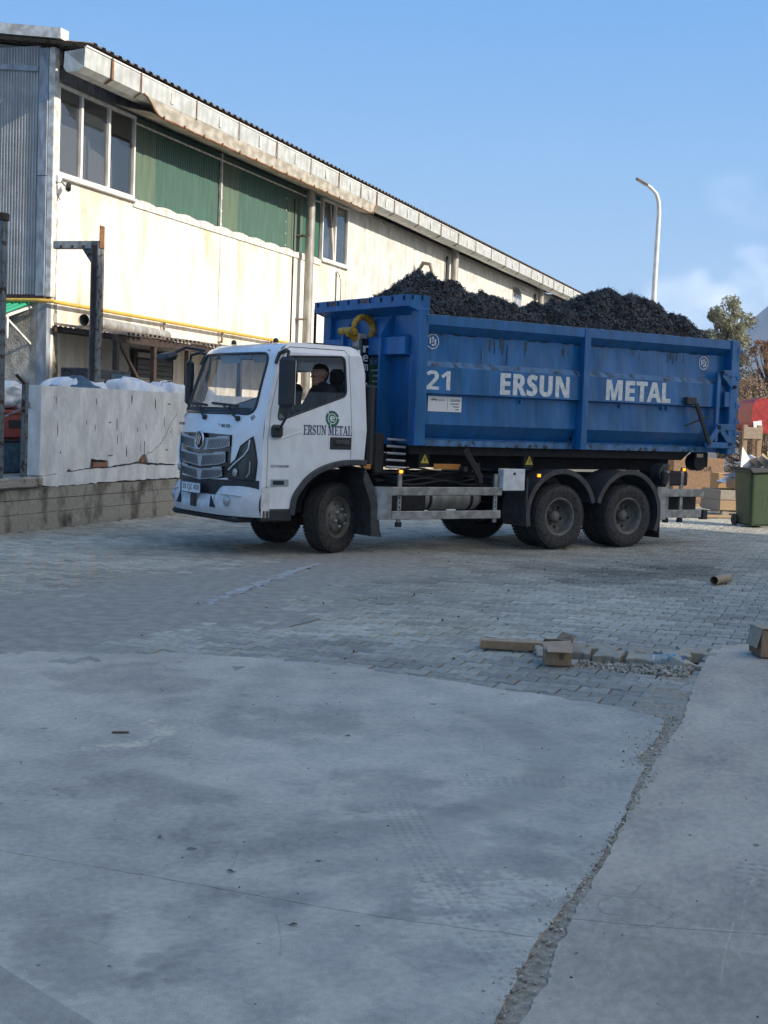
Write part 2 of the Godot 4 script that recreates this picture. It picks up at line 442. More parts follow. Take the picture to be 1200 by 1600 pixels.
func _ready() -> void:
	rng.seed = 7
	yard_xf = Transform3D(Basis(Vector3.UP, deg_to_rad(YARD_TURN)), YARD_AT)
	truck_xf = Transform3D(Basis(Vector3.UP, deg_to_rad(TRUCK_TURN)), TRUCK_AT)
	# camera: eye height 1.65 m, a little nose-down and tilted
	var cam := Camera3D.new()
	cam.name = "camera"
	cam.fov = 39.97
	cam.near = 0.1
	cam.far = 6000.0
	var pitch := 0.0663
	var roll := 0.0362
	var up := Vector3(0, cos(pitch), -sin(pitch))
	var back := Vector3(0, sin(pitch), cos(pitch))
	cam.transform = Transform3D(Basis(Vector3.RIGHT * cos(roll) + up * sin(roll), up * cos(roll) - Vector3.RIGHT * sin(roll), back), Vector3(0, 1.65, 0))
	add_child(cam)
	# sky
	var env := Environment.new()
	env.background_mode = Environment.BG_SKY
	env.tonemap_mode = Environment.TONE_MAPPER_LINEAR
	env.tonemap_exposure = 2.25
	env.fog_enabled = true
	env.fog_density = 0.0002
	env.fog_light_color = Color(0.72, 0.80, 0.92)
	env.sdfgi_enabled = true
	env.ssao_enabled = true
	env.ssil_enabled = true
	var sm := ProceduralSkyMaterial.new()
	sm.sky_top_color = lin(0.034, 0.152, 0.37)
	sm.sky_horizon_color = lin(0.30, 0.42, 0.485)
	sm.sky_curve = 0.11
	sm.ground_bottom_color = lin(0.16, 0.15, 0.13)
	sm.ground_horizon_color = lin(0.32, 0.38, 0.42)
	sm.ground_curve = 0.02
	sm.sun_angle_max = 88.0
	sm.sun_curve = 0.72
	sm.sky_cover = clouds()
	sm.sky_cover_modulate = Color(1, 1, 1)
	var sky := Sky.new()
	sky.sky_material = sm
	env.sky = sky
	var we := WorldEnvironment.new()
	we.name = "environment"
	we.environment = env
	add_child(we)
	# sun: square on to the long warehouse wall, low, over the roof of the building beside the camera
	var sun := DirectionalLight3D.new()
	sun.name = "sun"
	sun.light_energy = 0.94
	sun.light_color = Color(1.0, 0.96, 0.90)
	sun.light_angular_distance = 0.5
	sun.shadow_enabled = true
	sun.directional_shadow_max_distance = 120.0
	var to_sun := (yard_xf.basis * Vector3(-0.12, 0.46, 1.0)).normalized()
	sun.basis = Basis.looking_at(-to_sun, Vector3.UP)
	add_child(sun)
	make_materials()
	build_ground()
	build_workshop()
	build_warehouse()
	build_dock()
	build_dock_things()
	build_truck()
	build_container()
	build_background()
	build_litter()

func clouds() -> ImageTexture:
	var w := 2048
	var h := 1024
	var im := Image.create(w, h, false, Image.FORMAT_RGBA8)
	im.fill(Color(0, 0, 0, 0))
	var f := FastNoiseLite.new()
	f.seed = 4
	f.frequency = 0.022
	f.fractal_octaves = 5
	# azimuth right of the view axis, height, half widths (degrees), strength: fair-weather puffs low over the hills, all round
	var puffs := [[12.0, 5.0, 2.6, 1.4, 0.5], [14.6, 5.4, 2.6, 1.6, 0.6], [18.5, 5.2, 4.0, 1.8, 0.6], [13.2, 9.2, 1.3, 0.8, 0.16], [14.5, 8.4, 1.6, 0.7, 0.10], [9.0, 3.2, 4.0, 1.0, 0.2],
		[40.0, 6.0, 8.0, 2.0, 0.5], [75.0, 5.0, 9.0, 2.2, 0.5], [120.0, 6.0, 8.0, 2.0, 0.5], [165.0, 5.0, 9.0, 2.0, 0.5], [-80.0, 5.0, 8.0, 2.0, 0.45], [-130.0, 6.0, 9.0, 2.0, 0.45]]
	for p in puffs:
		for x in w:
			var az := wrapf((float(x) + 0.5) / w * 360.0, -180.0, 180.0)
			var da := absf(wrapf(az - p[0], -180.0, 180.0))
			if da > p[2] * 1.6: continue
			for y in range(400, 520):
				var el := 90.0 - (float(y) + 0.5) / h * 180.0
				var d := pow(da / p[2], 2.0) + pow((el - p[1]) / p[3], 2.0)
				var a: float = clampf(1.0 - d + 1.1 * f.get_noise_2d(x * 3.0, y * 5.0), 0.0, 1.0) * p[4]
				if a > 0.0:
					var o := im.get_pixel(x, y)
					im.set_pixel(x, y, Color(0.86, 0.80, 0.78, clampf(o.a + a * 0.42, 0.0, 0.5)))
	return ImageTexture.create_from_image(im)

func yard(s: float, z: float, y := 0.0) -> Vector3:
	return yard_xf * Vector3(s, y, z)

func ragged(pts: Array, step: float, amp: float, sd: int) -> PackedVector2Array:
	var f := FastNoiseLite.new()
	f.seed = sd
	f.frequency = 1.9
	f.fractal_octaves = 6
	var out := PackedVector2Array()
	for i in pts.size() - 1:
		var a: Vector2 = pts[i]
		var b: Vector2 = pts[i + 1]
		var k := maxi(1, int((b - a).length() / step))
		var nrm := (b - a).normalized().orthogonal()
		for j in k:
			var p := a.lerp(b, float(j) / k)
			out.append(p + nrm * amp * f.get_noise_2d(p.x * 3.0, p.y * 3.0))
	out.append(pts[-1])
	return out

func slab_picture() -> ImageTexture:
	# colour of the trowelled concrete: clouds of damp and dust, tyre scuffs, a pale spill, hairlines. s -12.6..-6.6, z 4.2..9.8
	var N := 1300
	var a := FastNoiseLite.new(); a.seed = 2; a.frequency = 0.0028; a.fractal_octaves = 5; a.domain_warp_enabled = true; a.domain_warp_amplitude = 60.0
	var b := FastNoiseLite.new(); b.seed = 9; b.frequency = 0.012; b.fractal_octaves = 4; b.domain_warp_enabled = true; b.domain_warp_amplitude = 25.0
	var c := FastNoiseLite.new(); c.seed = 17; c.frequency = 0.09; c.fractal_octaves = 3
	var ia := a.get_image(N, N, false, false, false).get_data()
	var ib := b.get_image(N, N, false, false, false).get_data()
	var ic := c.get_image(N, N, false, false, false).get_data()
	var dd := FastNoiseLite.new(); dd.seed = 27; dd.frequency = 0.35; dd.fractal_octaves = 2
	var id := dd.get_image(N, N, false, false, false).get_data()
	var damp := [[-10.5, 8.95, 0.75, 0.15], [-11.6, 8.9, 0.6, 0.12], [-9.7, 8.5, 0.45, 0.15], [-8.6, 7.7, 0.5, 0.12], [-11.9, 8.3, 0.35, 0.2], [-8.0, 6.3, 0.6, 0.12], [-10.1, 7.6, 0.35, 0.15]]   # damp stains
	var px := PackedByteArray()
	px.resize(N * N * 3)
	for j in N:
		var s := -12.6 + 6.0 * (j + 0.5) / N
		for i in N:
			var z := 4.2 + 5.6 * (i + 0.5) / N
			var k := j * N + i
			var na := ia[k] / 255.0 - 0.5
			var nb := ib[k] / 255.0 - 0.5
			var nc := ic[k] / 255.0 - 0.5
			var L := 0.47 + 0.26 * na + 0.20 * nb + 0.16 * nc + 0.10 * (id[k] / 255.0 - 0.5)
			var warm := 0.02 * nb
			# tyre scuffs: dark arcs of rubber
			var r1 := Vector2(s + 9.15, z - 7.55).length()
			if r1 > 1.42 and r1 < 1.72 and s > -10.3 and z > 8.3:
				L *= 1.0 - 0.34 * clampf(0.5 + 2.2 * nb + 1.2 * nc, 0.0, 1.0) * (0.8 + 0.2 * sin(atan2(s + 9.15, z - 7.55) * 70.0)) * smoothstep(1.42, 1.5, r1) * smoothstep(1.72, 1.6, r1)
			var t0 := (s + 12.12) * 0.89 + (z - 8.17) * 0.46
			if s < -11.4 and absf(t0 + 0.02) < 0.07 and z < 8.9:
				L *= 1.0 - 0.42 * clampf(0.6 + 1.5 * nb, 0.0, 1.0)
			if s < -11.4 and t0 < -0.09: L *= 0.9
			for dp in damp:
				var dq: float = Vector2(s - dp[0], z - dp[1]).length() / dp[2] + 1.3 * nb + 0.7 * na
				if dq < 1.0: L *= 1.0 - dp[3] * smoothstep(1.0, 0.55, dq)
			# the pale dried spill, a crescent
			var r2 := Vector2((s + 9.25) * 0.8, z - 6.88).length()
			if r2 > 0.19 and r2 < 0.34 and z > 6.92:
				var q := clampf((0.30 + nb * 0.9 + nc * 0.9), 0.0, 1.0) * smoothstep(0.19, 0.24, r2) * smoothstep(0.34, 0.29, r2)
				L = lerpf(L, 0.72, q); warm += 0.06 * q
			# lime blooms near the rubble
			var r3 := Vector2(s + 10.85, z - 9.30).length()
			if r3 < 0.32 and nc + nb > 0.12: L = lerpf(L, 0.60, 0.6)
			if nc > 0.37: L *= 1.1
			px[k * 3] = clampi(int(255.0 * pow(clampf(L * 1.10 + warm, 0.02, 1.0), 0.4545)), 0, 255)
			px[k * 3 + 1] = clampi(int(255.0 * pow(clampf(L * 0.965 + warm * 0.4, 0.02, 1.0), 0.4545)), 0, 255)
			px[k * 3 + 2] = clampi(int(255.0 * pow(clampf(L * 0.77 - warm, 0.02, 1.0), 0.4545)), 0, 255)
	# scratches, drips, hairline cracks and tyre lines, drawn straight into the picture
	var g := RandomNumberGenerator.new()
	g.seed = 44
	var dab := func(x: float, y: float, r: float, k: float) -> void:
		for yy in range(maxi(0, int(y - r)), mini(N - 1, int(y + r)) + 1):
			for xx in range(maxi(0, int(x - r)), mini(N - 1, int(x + r)) + 1):
				if Vector2(xx - x, yy - y).length() > r + 0.3: continue
				var o := (yy * N + xx) * 3
				for c3 in 3: px[o + c3] = clampi(int(px[o + c3] * k), 0, 255)
	for q in 260:
		dab.call(g.randf() * N, g.randf() * N, g.randf_range(0.3, 1.6) if g.randf() < 0.9 else g.randf_range(2.0, 5.0), g.randf_range(0.55, 0.9))
	for q in 120:   # scratches
		var p := Vector2(g.randf(), g.randf()) * N
		var d := Vector2.from_angle(g.randfn() * 0.5 + (0.4 if q % 3 else 1.5))
		var k := 1.10 if g.randf() < 0.65 else 0.88
		for t in int(g.randf_range(20, 150)):
			p += d
			d = d.rotated(g.randfn() * 0.02)
			dab.call(p.x, p.y, 0.4, k)
	for q in 9:   # crazing
		var p := Vector2(g.randf(), g.randf()) * N
		var d := Vector2.from_angle(g.randf() * TAU)
		for t in int(g.randf_range(80, 260)):
			p += d
			d = d.rotated(g.randfn() * 0.22)
			dab.call(p.x, p.y, 0.3, 0.80)
	for q in 7:   # faint tyre tracks
		var p := Vector2(g.randf(), g.randf()) * N
		var d := Vector2.from_angle(g.randf() * TAU)
		var turn := g.randf_range(-0.003, 0.003)
		for t in 700:
			p += d
			d = d.rotated(turn)
			var nrm := d.orthogonal()
			if (t / 5) % 2 == 0 and g.randf() < 0.8:
				for e in [-16.0, -8.0, 0.0, 8.0, 16.0]: dab.call(p.x + nrm.x * e, p.y + nrm.y * e, 2.0, 0.975)
	return ImageTexture.create_from_image(Image.create_from_data(N, N, false, Image.FORMAT_RGB8, px))

func slab(called: String, poly: PackedVector2Array, m: Material, parent: Node, uvs := false, top := 0.0, thick := 0.14) -> void:
	var b := MB.new()
	b.flat(poly, func(p: Vector2) -> Vector3: return Vector3(p.x, top, p.y), Vector3.UP)
	var cw := Geometry2D.is_polygon_clockwise(poly)
	for i in poly.size():
		var p := poly[i]
		var q := poly[(i + 1) % poly.size()]
		var o2 := Vector2(q.y - p.y, p.x - q.x) * (-1.0 if cw else 1.0)
		b.quado(Vector3(p.x, top, p.y), Vector3(q.x, top, q.y), Vector3(q.x, top - thick, q.y), Vector3(p.x, top - thick, p.y), Vector3(o2.x, 0, o2.y))
	if uvs: b.planar(func(p: Vector3) -> Vector2: return Vector2((p.z - 4.2) / 5.6, (p.x + 12.6) / 6.0) if p.z < 9.58 and p.x < -6.6 and not called.begins_with("apron") else Vector2((p.z - 9.4) / 5.6 + 0.06, (p.x + 13.0) / 10.0))
	put(b, called, m, parent)

var paver_meshes: Array = []
func paver_mesh(sd: int) -> ArrayMesh:
	# a bone-shaped interlocking paver, 200 mm along z, 165 mm across, rounded shoulders
	var r := RandomNumberGenerator.new()
	r.seed = sd
	var half := 0.0965
	var prof := [[-half, 0.0925], [-0.061, 0.0925], [-0.037, 0.0655], [0.037, 0.0655], [0.061, 0.0925], [half, 0.0925]]
	var out := PackedVector2Array()
	for p in prof: out.append(Vector2(p[1], p[0]))
	for i in range(prof.size() - 1, -1, -1): out.append(Vector2(-prof[i][1], prof[i][0]))
	var inn := PackedVector2Array()
	for p in out: inn.append(p - Vector2(signf(p.x), signf(p.y) if absf(p.y) > 0.09 else 0.0) * (0.006 + r.randf() * 0.004))
	var b := MB.new()
	var tilt := Vector2(r.randf_range(-0.012, 0.012), r.randf_range(-0.012, 0.012))
	var top := func(p: Vector2) -> Vector3: return Vector3(p.x, p.dot(tilt), p.y)
	b.flat(inn, top, Vector3.UP)
	for i in out.size():
		var j := (i + 1) % out.size()
		var dp := Vector3(0, 0.006, 0)
		var o3 := Vector3(out[i].x + out[j].x, 0, out[i].y + out[j].y)
		var e := out[j] - out[i]
		var nn := Vector3(e.y, 0, -e.x)
		if absf(e.y) < 0.001 or nn.dot(o3) < 0.0: nn = nn if nn.dot(o3) > 0.0 else -nn
		b.quado(top.call(inn[i]), top.call(inn[j]), top.call(out[j]) - dp, top.call(out[i]) - dp, nn.normalized() + Vector3.UP)
		b.quado(top.call(out[i]) - dp, top.call(out[j]) - dp, Vector3(out[j].x, -0.08, out[j].y), Vector3(out[i].x, -0.08, out[i].y), nn)
	return b.mesh()

func in_hole(s: float, z: float) -> bool:
	if s < -6.05 or s > -4.75 or z < 7.9 or z > 9.5: return false
	var lo := -6.02 if z > 8.55 else lerpf(-5.35, -5.75, (z - 7.9) / 0.65)
	var hi := -5.08 + 0.06 * sin(z * 9.0)
	if z < 8.4: hi = -5.1
	return s > lo and s < hi

func build_ground() -> void:
	# soil under everything, out to the horizon
	var b := MB.new()
	b.quad(Vector3(-3000, 0, 500), Vector3(3000, 0, 500), Vector3(3000, 0, -4000), Vector3(-3000, 0, -4000))
	var g := put(b, "ground", mats.far_ground, self)
	g.position.y = -0.17
	tag(g, "bare brown ground stretching out beyond the yard", "ground", "", "structure")
	# foreground slab, cast against the pavers
	var root := base("concrete_slab", yard_xf, "smooth cloudy grey concrete slab with a thin straight crack across it", "concrete", "", "structure")
	var sm := StandardMaterial3D.new()
	sm.resource_name = "trowelled_concrete"
	sm.albedo_texture = slab_picture()
	sm.roughness = 0.62
	sm.metallic_specular = 0.45
	sm.detail_enabled = true; sm.detail_blend_mode = BaseMaterial3D.BLEND_MODE_MUL; sm.detail_albedo = tex["grain"]; sm.detail_uv_layer = BaseMaterial3D.DETAIL_UV_2
	sm.uv2_triplanar = true; sm.uv2_world_triplanar = true; sm.uv2_scale = Vector3(4, 4, 4)
	var edge := [Vector2(-7.6, 4.0), Vector2(-7.42, 5.0), Vector2(-7.25, 5.6), Vector2(-6.98, 6.1), Vector2(-6.82, 6.6), Vector2(-6.80, 7.26), Vector2(-6.93, 7.76), Vector2(-7.05, 8.3), Vector2(-7.14, 8.72), Vector2(-7.28, 9.14), Vector2(-7.5, 9.46)]
	# the broken joint with the apron, near side: narrow in the middle, wide and crumbled at its ends
	var jl := [Vector2(-7.5, 9.46), Vector2(-7.95, 9.49), Vector2(-8.25, 9.48), Vector2(-8.5, 9.46), Vector2(-8.75, 9.53), Vector2(-9.1, 9.53), Vector2(-9.6, 9.565), Vector2(-10.2, 9.575), Vector2(-10.6, 9.565), Vector2(-10.95, 9.55), Vector2(-11.15, 9.54)]
	var jl2 := [Vector2(-11.16, 9.54), Vector2(-11.35, 9.545), Vector2(-11.55, 9.55), Vector2(-11.75, 9.565), Vector2(-12.1, 9.55), Vector2(-12.6, 9.55), Vector2(-13.2, 9.5), Vector2(-26.0, 9.5)]
	var crack := ragged([Vector2(-11.15, 9.54), Vector2(-11.18, 9.02), Vector2(-11.16, 8.55), Vector2(-11.13, 8.04), Vector2(-11.11, 7.49), Vector2(-11.05, 4.0)], 0.04, 0.012, 5)
	var far := ragged(edge, 0.05, 0.06, 3)
	far.append_array(ragged(jl, 0.014, 0.014, 6))
	far.append_array(crack)
	slab("slab_field", far, sm, root, true)
	var near := ragged(jl2, 0.014, 0.014, 7)
	near.append(Vector2(-26, -4)); near.append(Vector2(-7.8, -4)); near.append(Vector2(-7.605, 4.0)); near.append(Vector2(-11.045, 3.995))
	var back := crack.duplicate()
	back.reverse()
	for i in back.size():
		near.append(back[i] - Vector2(0.005 + 0.002 * sin(i * 1.7), 0))
	slab("slab_field", near, sm, root, true)
	# the apron along the building beside the camera, in two pours
	var ap := base("concrete_apron", yard_xf, "rough grey concrete apron along the broken joint", "concrete", "", "structure")
	var am: StandardMaterial3D = sm.duplicate()
	am.resource_name = "apron_concrete"
	am.albedo_color = Color(0.99, 0.965, 0.95)
	am.roughness = 0.85
	am.detail_albedo = tex["speck"]
	am.uv2_scale = Vector3(9, 9, 9)
	var ar := ragged([Vector2(-3.7, 11.0), Vector2(-4.0, 10.2), Vector2(-4.25, 9.75), Vector2(-4.5, 9.44), Vector2(-6.1, 9.48), Vector2(-7.5, 9.56), Vector2(-8.4, 9.55), Vector2(-9.1, 9.56), Vector2(-10.2, 9.60), Vector2(-10.93, 9.60)], 0.02, 0.016, 8)
	var j2 := ragged([Vector2(-10.93, 9.605), Vector2(-10.88, 9.91), Vector2(-10.79, 10.3), Vector2(-10.6, 24.0)], 0.05, 0.008, 12)
	var A := ar.duplicate(); A.append_array(j2); A.append(Vector2(-3.7, 24.0))
	slab("apron_field", A, am, ap, true)
	var B := ragged([Vector2(-10.94, 9.61), Vector2(-11.2, 9.615), Vector2(-11.5, 9.64), Vector2(-11.9, 9.625), Vector2(-12.5, 9.62), Vector2(-26.0, 9.62)], 0.014, 0.016, 14)
	B.append(Vector2(-26, 24.0)); B.append(Vector2(-10.605, 24.0))
	var j3 := j2.duplicate()
	j3.reverse()
	for q in j3: B.append(q - Vector2(0.005, 0.0))
	slab("apron_field", B, am, ap, true)
	# crumbled fill in the joint
	var fill := MB.new()
	var fn := FastNoiseLite.new(); fn.seed = 3; fn.frequency = 6.0; fn.fractal_octaves = 4
	fill.grid(160, 14, func(u: float, v: float) -> Vector3:
		var s := lerpf(-13.2, -5.9, u); var z := lerpf(9.25, 9.78, v)
		return Vector3(s, -0.007 + 0.010 * fn.get_noise_2d(s * 2.0, z * 2.0), z), Vector3.UP)
	var fo := put(fill, "joint_fill", mats.rubble, root)
	fo.set_meta("kind", "stuff")
	# pavers
	var yardp := base("yard_pavement", yard_xf, "yard of bone-shaped grey interlocking pavers", "pavement", "", "structure")
	var bed := MB.new()
	bed.quad(Vector3(-7.9, -0.05, 14), Vector3(34, -0.05, 14), Vector3(34, -0.05, -0.3), Vector3(-7.9, -0.05, -0.3))
	var bedm := MB.new()
	for r in [[-7.9, -6.1, -0.3, 9.6], [-6.1, -4.8, -0.3, 7.7], [-4.8, -3.4, -0.3, 10.2], [-3.4, 34.0, -0.3, 14.0]]:
		bedm.quado(Vector3(r[0], -0.026, r[2]), Vector3(r[1], -0.026, r[2]), Vector3(r[1], -0.026, r[3]), Vector3(r[0], -0.026, r[3]), Vector3.UP)
	put(bedm, "joint_sand", mats.joint_sand, yardp)
	var hb := MB.new()
	hb.grid(30, 40, func(u: float, v: float) -> Vector3:
		var s := lerpf(-6.12, -4.78, u); var z := lerpf(7.68, 9.62, v)
		return Vector3(s, -0.075 + 0.025 * fn.get_noise_2d(s, z) + 0.03 * smoothstep(0.5, 0.9, v) * smoothstep(0.9, 0.2, u), z), Vector3.UP)
	put(hb, "hole_soil", mats.soil, yardp)
	for i in 4: paver_meshes.append(paver_mesh(20 + i))
	var tone := FastNoiseLite.new(); tone.seed = 12; tone.frequency = 0.22; tone.fractal_octaves = 4
	var lift := FastNoiseLite.new(); lift.seed = 15; lift.frequency = 0.35
	var list := []
	var pitch_s := 0.165
	var pitch_z := 0.2
	var col := 0
	var s0 := -7.75
	while s0 < 24.0:
		var z0 := 0.02 + (0.1 if col % 2 else 0.0)
		var zmax := 9.46 if s0 < -4.5 else (9.9 if s0 < -4.2 else (10.6 if s0 < -3.95 else 13.6))
		while z0 < zmax:
			var s := s0
			var z := z0 + 0.1
			z0 += pitch_z
			if s < -7.62: continue
			if in_hole(s, z): continue
			list.append(Vector2(s, z))
		s0 += pitch_s
		col += 1
	var eye := Vector2(-15.53, 10.44)
	list.sort_custom(func(p: Vector2, q: Vector2) -> bool: return p.distance_squared_to(eye) < q.distance_squared_to(eye))
	var tones := []
	for p in list:
		var t := 0.41 * (1.0 + 0.45 * tone.get_noise_2d(p.x, p.y)) * rng.randf_range(0.80, 1.18)
		var oil := 0.0   # dark drips of oil where trucks stand and turn
		for o in [[0.02, 7.9, 1.5, 0.55], [1.2, 8.6, 1.1, 0.5], [-0.9, 8.6, 0.9, 0.35], [0.5, 7.0, 0.8, 0.3], [2.2, 6.0, 1.3, 0.4], [-1.6, 6.2, 0.6, 0.25], [-6.3, 8.6, 0.7, 0.25], [-5.9, 6.9, 0.5, 0.22], [-6.5, 7.7, 0.4, 0.3]]:
			var d: float = Vector2(p.x - o[0], (p.y - o[1]) * 1.3).length() / o[2]
			oil = maxf(oil, o[3] * smoothstep(1.0, 0.3, d + 0.5 * tone.get_noise_2d(p.x * 4.0, p.y * 4.0)) * rng.randf_range(0.7, 1.0))
		t *= 1.0 - oil
		if absf(p.y - 8.93) < 0.1 and p.x > 1.6 and p.x < 6.5 and tone.get_noise_2d(p.x * 6.0, 9.0) > -0.25: t = maxf(t, 0.40)   # remains of a painted line
		var warm := 0.05 * tone.get_noise_2d(p.y * 2.0 + 40.0, p.x * 2.0) + 0.02
		tones.append(Color(t * (1.06 + warm), t, t * (0.82 - warm)))
	# row of white line dashes once painted beside the shade
	var nearest := 300
	var tone_mats := []
	for i in 8:
		var m: StandardMaterial3D = mats.paver.duplicate()
		m.vertex_color_use_as_albedo = false
		var t := 0.28 + 0.030 * i
		m.albedo_color = lin(t * 1.06, t, t * 0.82)
		tone_mats.append(m)
	var made := 0
	var mm := MultiMesh.new()
	mm.transform_format = MultiMesh.TRANSFORM_3D
	mm.use_colors = true
	mm.mesh = paver_meshes[0]
	mm.instance_count = list.size() - nearest
	for i in list.size():
		var p: Vector2 = list[i]
		var y := -0.004 + 0.009 * lift.get_noise_2d(p.x, p.y) + rng.randf_range(-0.005, 0.004)
		if p.y < 5.6 and p.x < -1.0: y -= 0.004
		var bs := Basis(Vector3.UP, rng.randf_range(-0.012, 0.012) + (PI if rng.randf() < 0.5 else 0.0)) * Basis(Vector3.RIGHT, rng.randf_range(-0.012, 0.012))
		var xf := Transform3D(bs, Vector3(p.x, y, p.y))
		if i < nearest:
			var o := put_mesh(paver_meshes[i % 4], "paver", tone_mats[clampi(int((tones[i].g - 0.265) / 0.030), 0, 7)], yardp)
			o.transform = xf
		else:
			mm.set_instance_transform(made, xf)
			mm.set_instance_color(made, tones[i])
			made += 1
	var mi := MultiMeshInstance3D.new()
	mi.multimesh = mm
	mi.material_override = mats.paver
	mi.name = "paver_field"
	yardp.add_child(mi, true)
	mi.set_meta("kind", "stuff")
	# worn-in dust and tar over a strip of the pavers
	var dust := MB.new()
	var dn := FastNoiseLite.new(); dn.seed = 23; dn.frequency = 0.8; dn.fractal_octaves = 4
	dust.grid(150, 60, func(u: float, v: float) -> Vector3:
		var s := lerpf(-8.2, 0.8, u)
		var mid := 4.95 if s > -4.5 else lerpf(3.9, 4.95, smoothstep(-8.2, -4.5, s))
		var half := 0.62 + 0.45 * smoothstep(-3.0, -7.5, s)
		var z := mid + (v - 0.5) * 2.0 * (half + 0.6)
		var off := absf(z - mid) / half
		var y := 0.0135 - 0.020 * smoothstep(0.72, 1.25, off) - 0.012 * smoothstep(-1.0, 0.6, s) + 0.0065 * dn.get_noise_2d(s, z) + 0.003 * dn.get_noise_2d(s * 7.0, z * 7.0)
		return Vector3(s, y, z), Vector3.UP)
	var du := put(dust, "dust_strip", mats.dust_patch, self)
	du.transform = yard_xf
	tag(du, "strip of trodden grey dust and tar smothering the pavers", "dust", "", "stuff")
	# scraped white line of mortar dust on that strip
	var wl := MB.new()
	wl.grid(60, 4, func(u: float, v: float) -> Vector3:
		var s := lerpf(-4.7, -1.0, u)
		var z0 := 4.9
		var w := 0.06 + 0.08 * dn.get_noise_2d(s * 5.0, 3.0)
		return Vector3(s, 0.0180 + 0.020 * dn.get_noise_2d(s * 9.0, v * 9.0) - 0.004 + 0.006 * dn.get_noise_2d(s, z0), lerpf(5.18, 4.76, u) + (v - 0.5) * 2.0 * w), Vector3.UP)
	var wo := put(wl, "mortar_streak", mat("mortar_dust", lin(0.42, 0.42, 0.40), 0.95, 0, "speck", Vector3(6, 6, 6)), self)
	wo.transform = yard_xf
	tag(wo, "pale streak of mortar dust dragged along the dusty strip", "mortar", "", "stuff")

func build_workshop() -> void:
	# the tall building beside the camera: never in view, it shades the yard and shows in the warehouse windows
	var r := base("workshop_building", yard_xf, "tall plain workshop along the apron, outside the view, shading the yard", "building")
	bx("wall", mats.block_wall, r, Vector3(-14.8, 9.5, 39.0), Vector3(37.0, 19.0, 14.0), 0.02)
	var rf := MB.new()
	rf.prism(PackedVector2Array([Vector2(31.9, 19.0), Vector2(39.0, 19.9), Vector2(46.1, 19.0)]), Transform3D(Basis(Vector3(0, 0, 1), Vector3.UP, Vector3(-1, 0, 0)), Vector3(3.7, 0, 0)), 37.0)
	put(rf, "roof", mats.roof_sheet, r)
	for i in 6:
		var c := -24.0 + i * 5.0
		var fr := bx("window", mats.window_frame, r, Vector3(c, 11.5, 31.98), Vector3(2.4, 1.6, 0.08), 0.01)
		bx("pane", mats.window_glass, fr, Vector3(c, 11.5, 31.935), Vector3(2.2, 1.4, 0.01))

# ---- the long warehouse (YARD frame; its long wall stands at z = -4)
func corrugated(b: MB, a: Vector3, u: Vector3, w: float, v: Vector3, h: float, o: Vector3, pitch: float, depth: float) -> void:
	# trapezoid ribs running along v, repeated along u
	var k := int(ceil(w / pitch))
	var pts := []
	for i in k:
		for q in [[0.0, 0.0], [0.35, 0.0], [0.5, 1.0], [0.85, 1.0]]:
			var x: float = (i + q[0]) * pitch
			if x > w: break
			pts.append([x, q[1] * depth])
	pts.append([w, 0.0])
	for i in pts.size() - 1:
		var p: Vector3 = a + u * pts[i][0] + o * pts[i][1]
		var q: Vector3 = a + u * pts[i + 1][0] + o * pts[i + 1][1]
		b.quado(p, q, q + v * h, p + v * h, o)

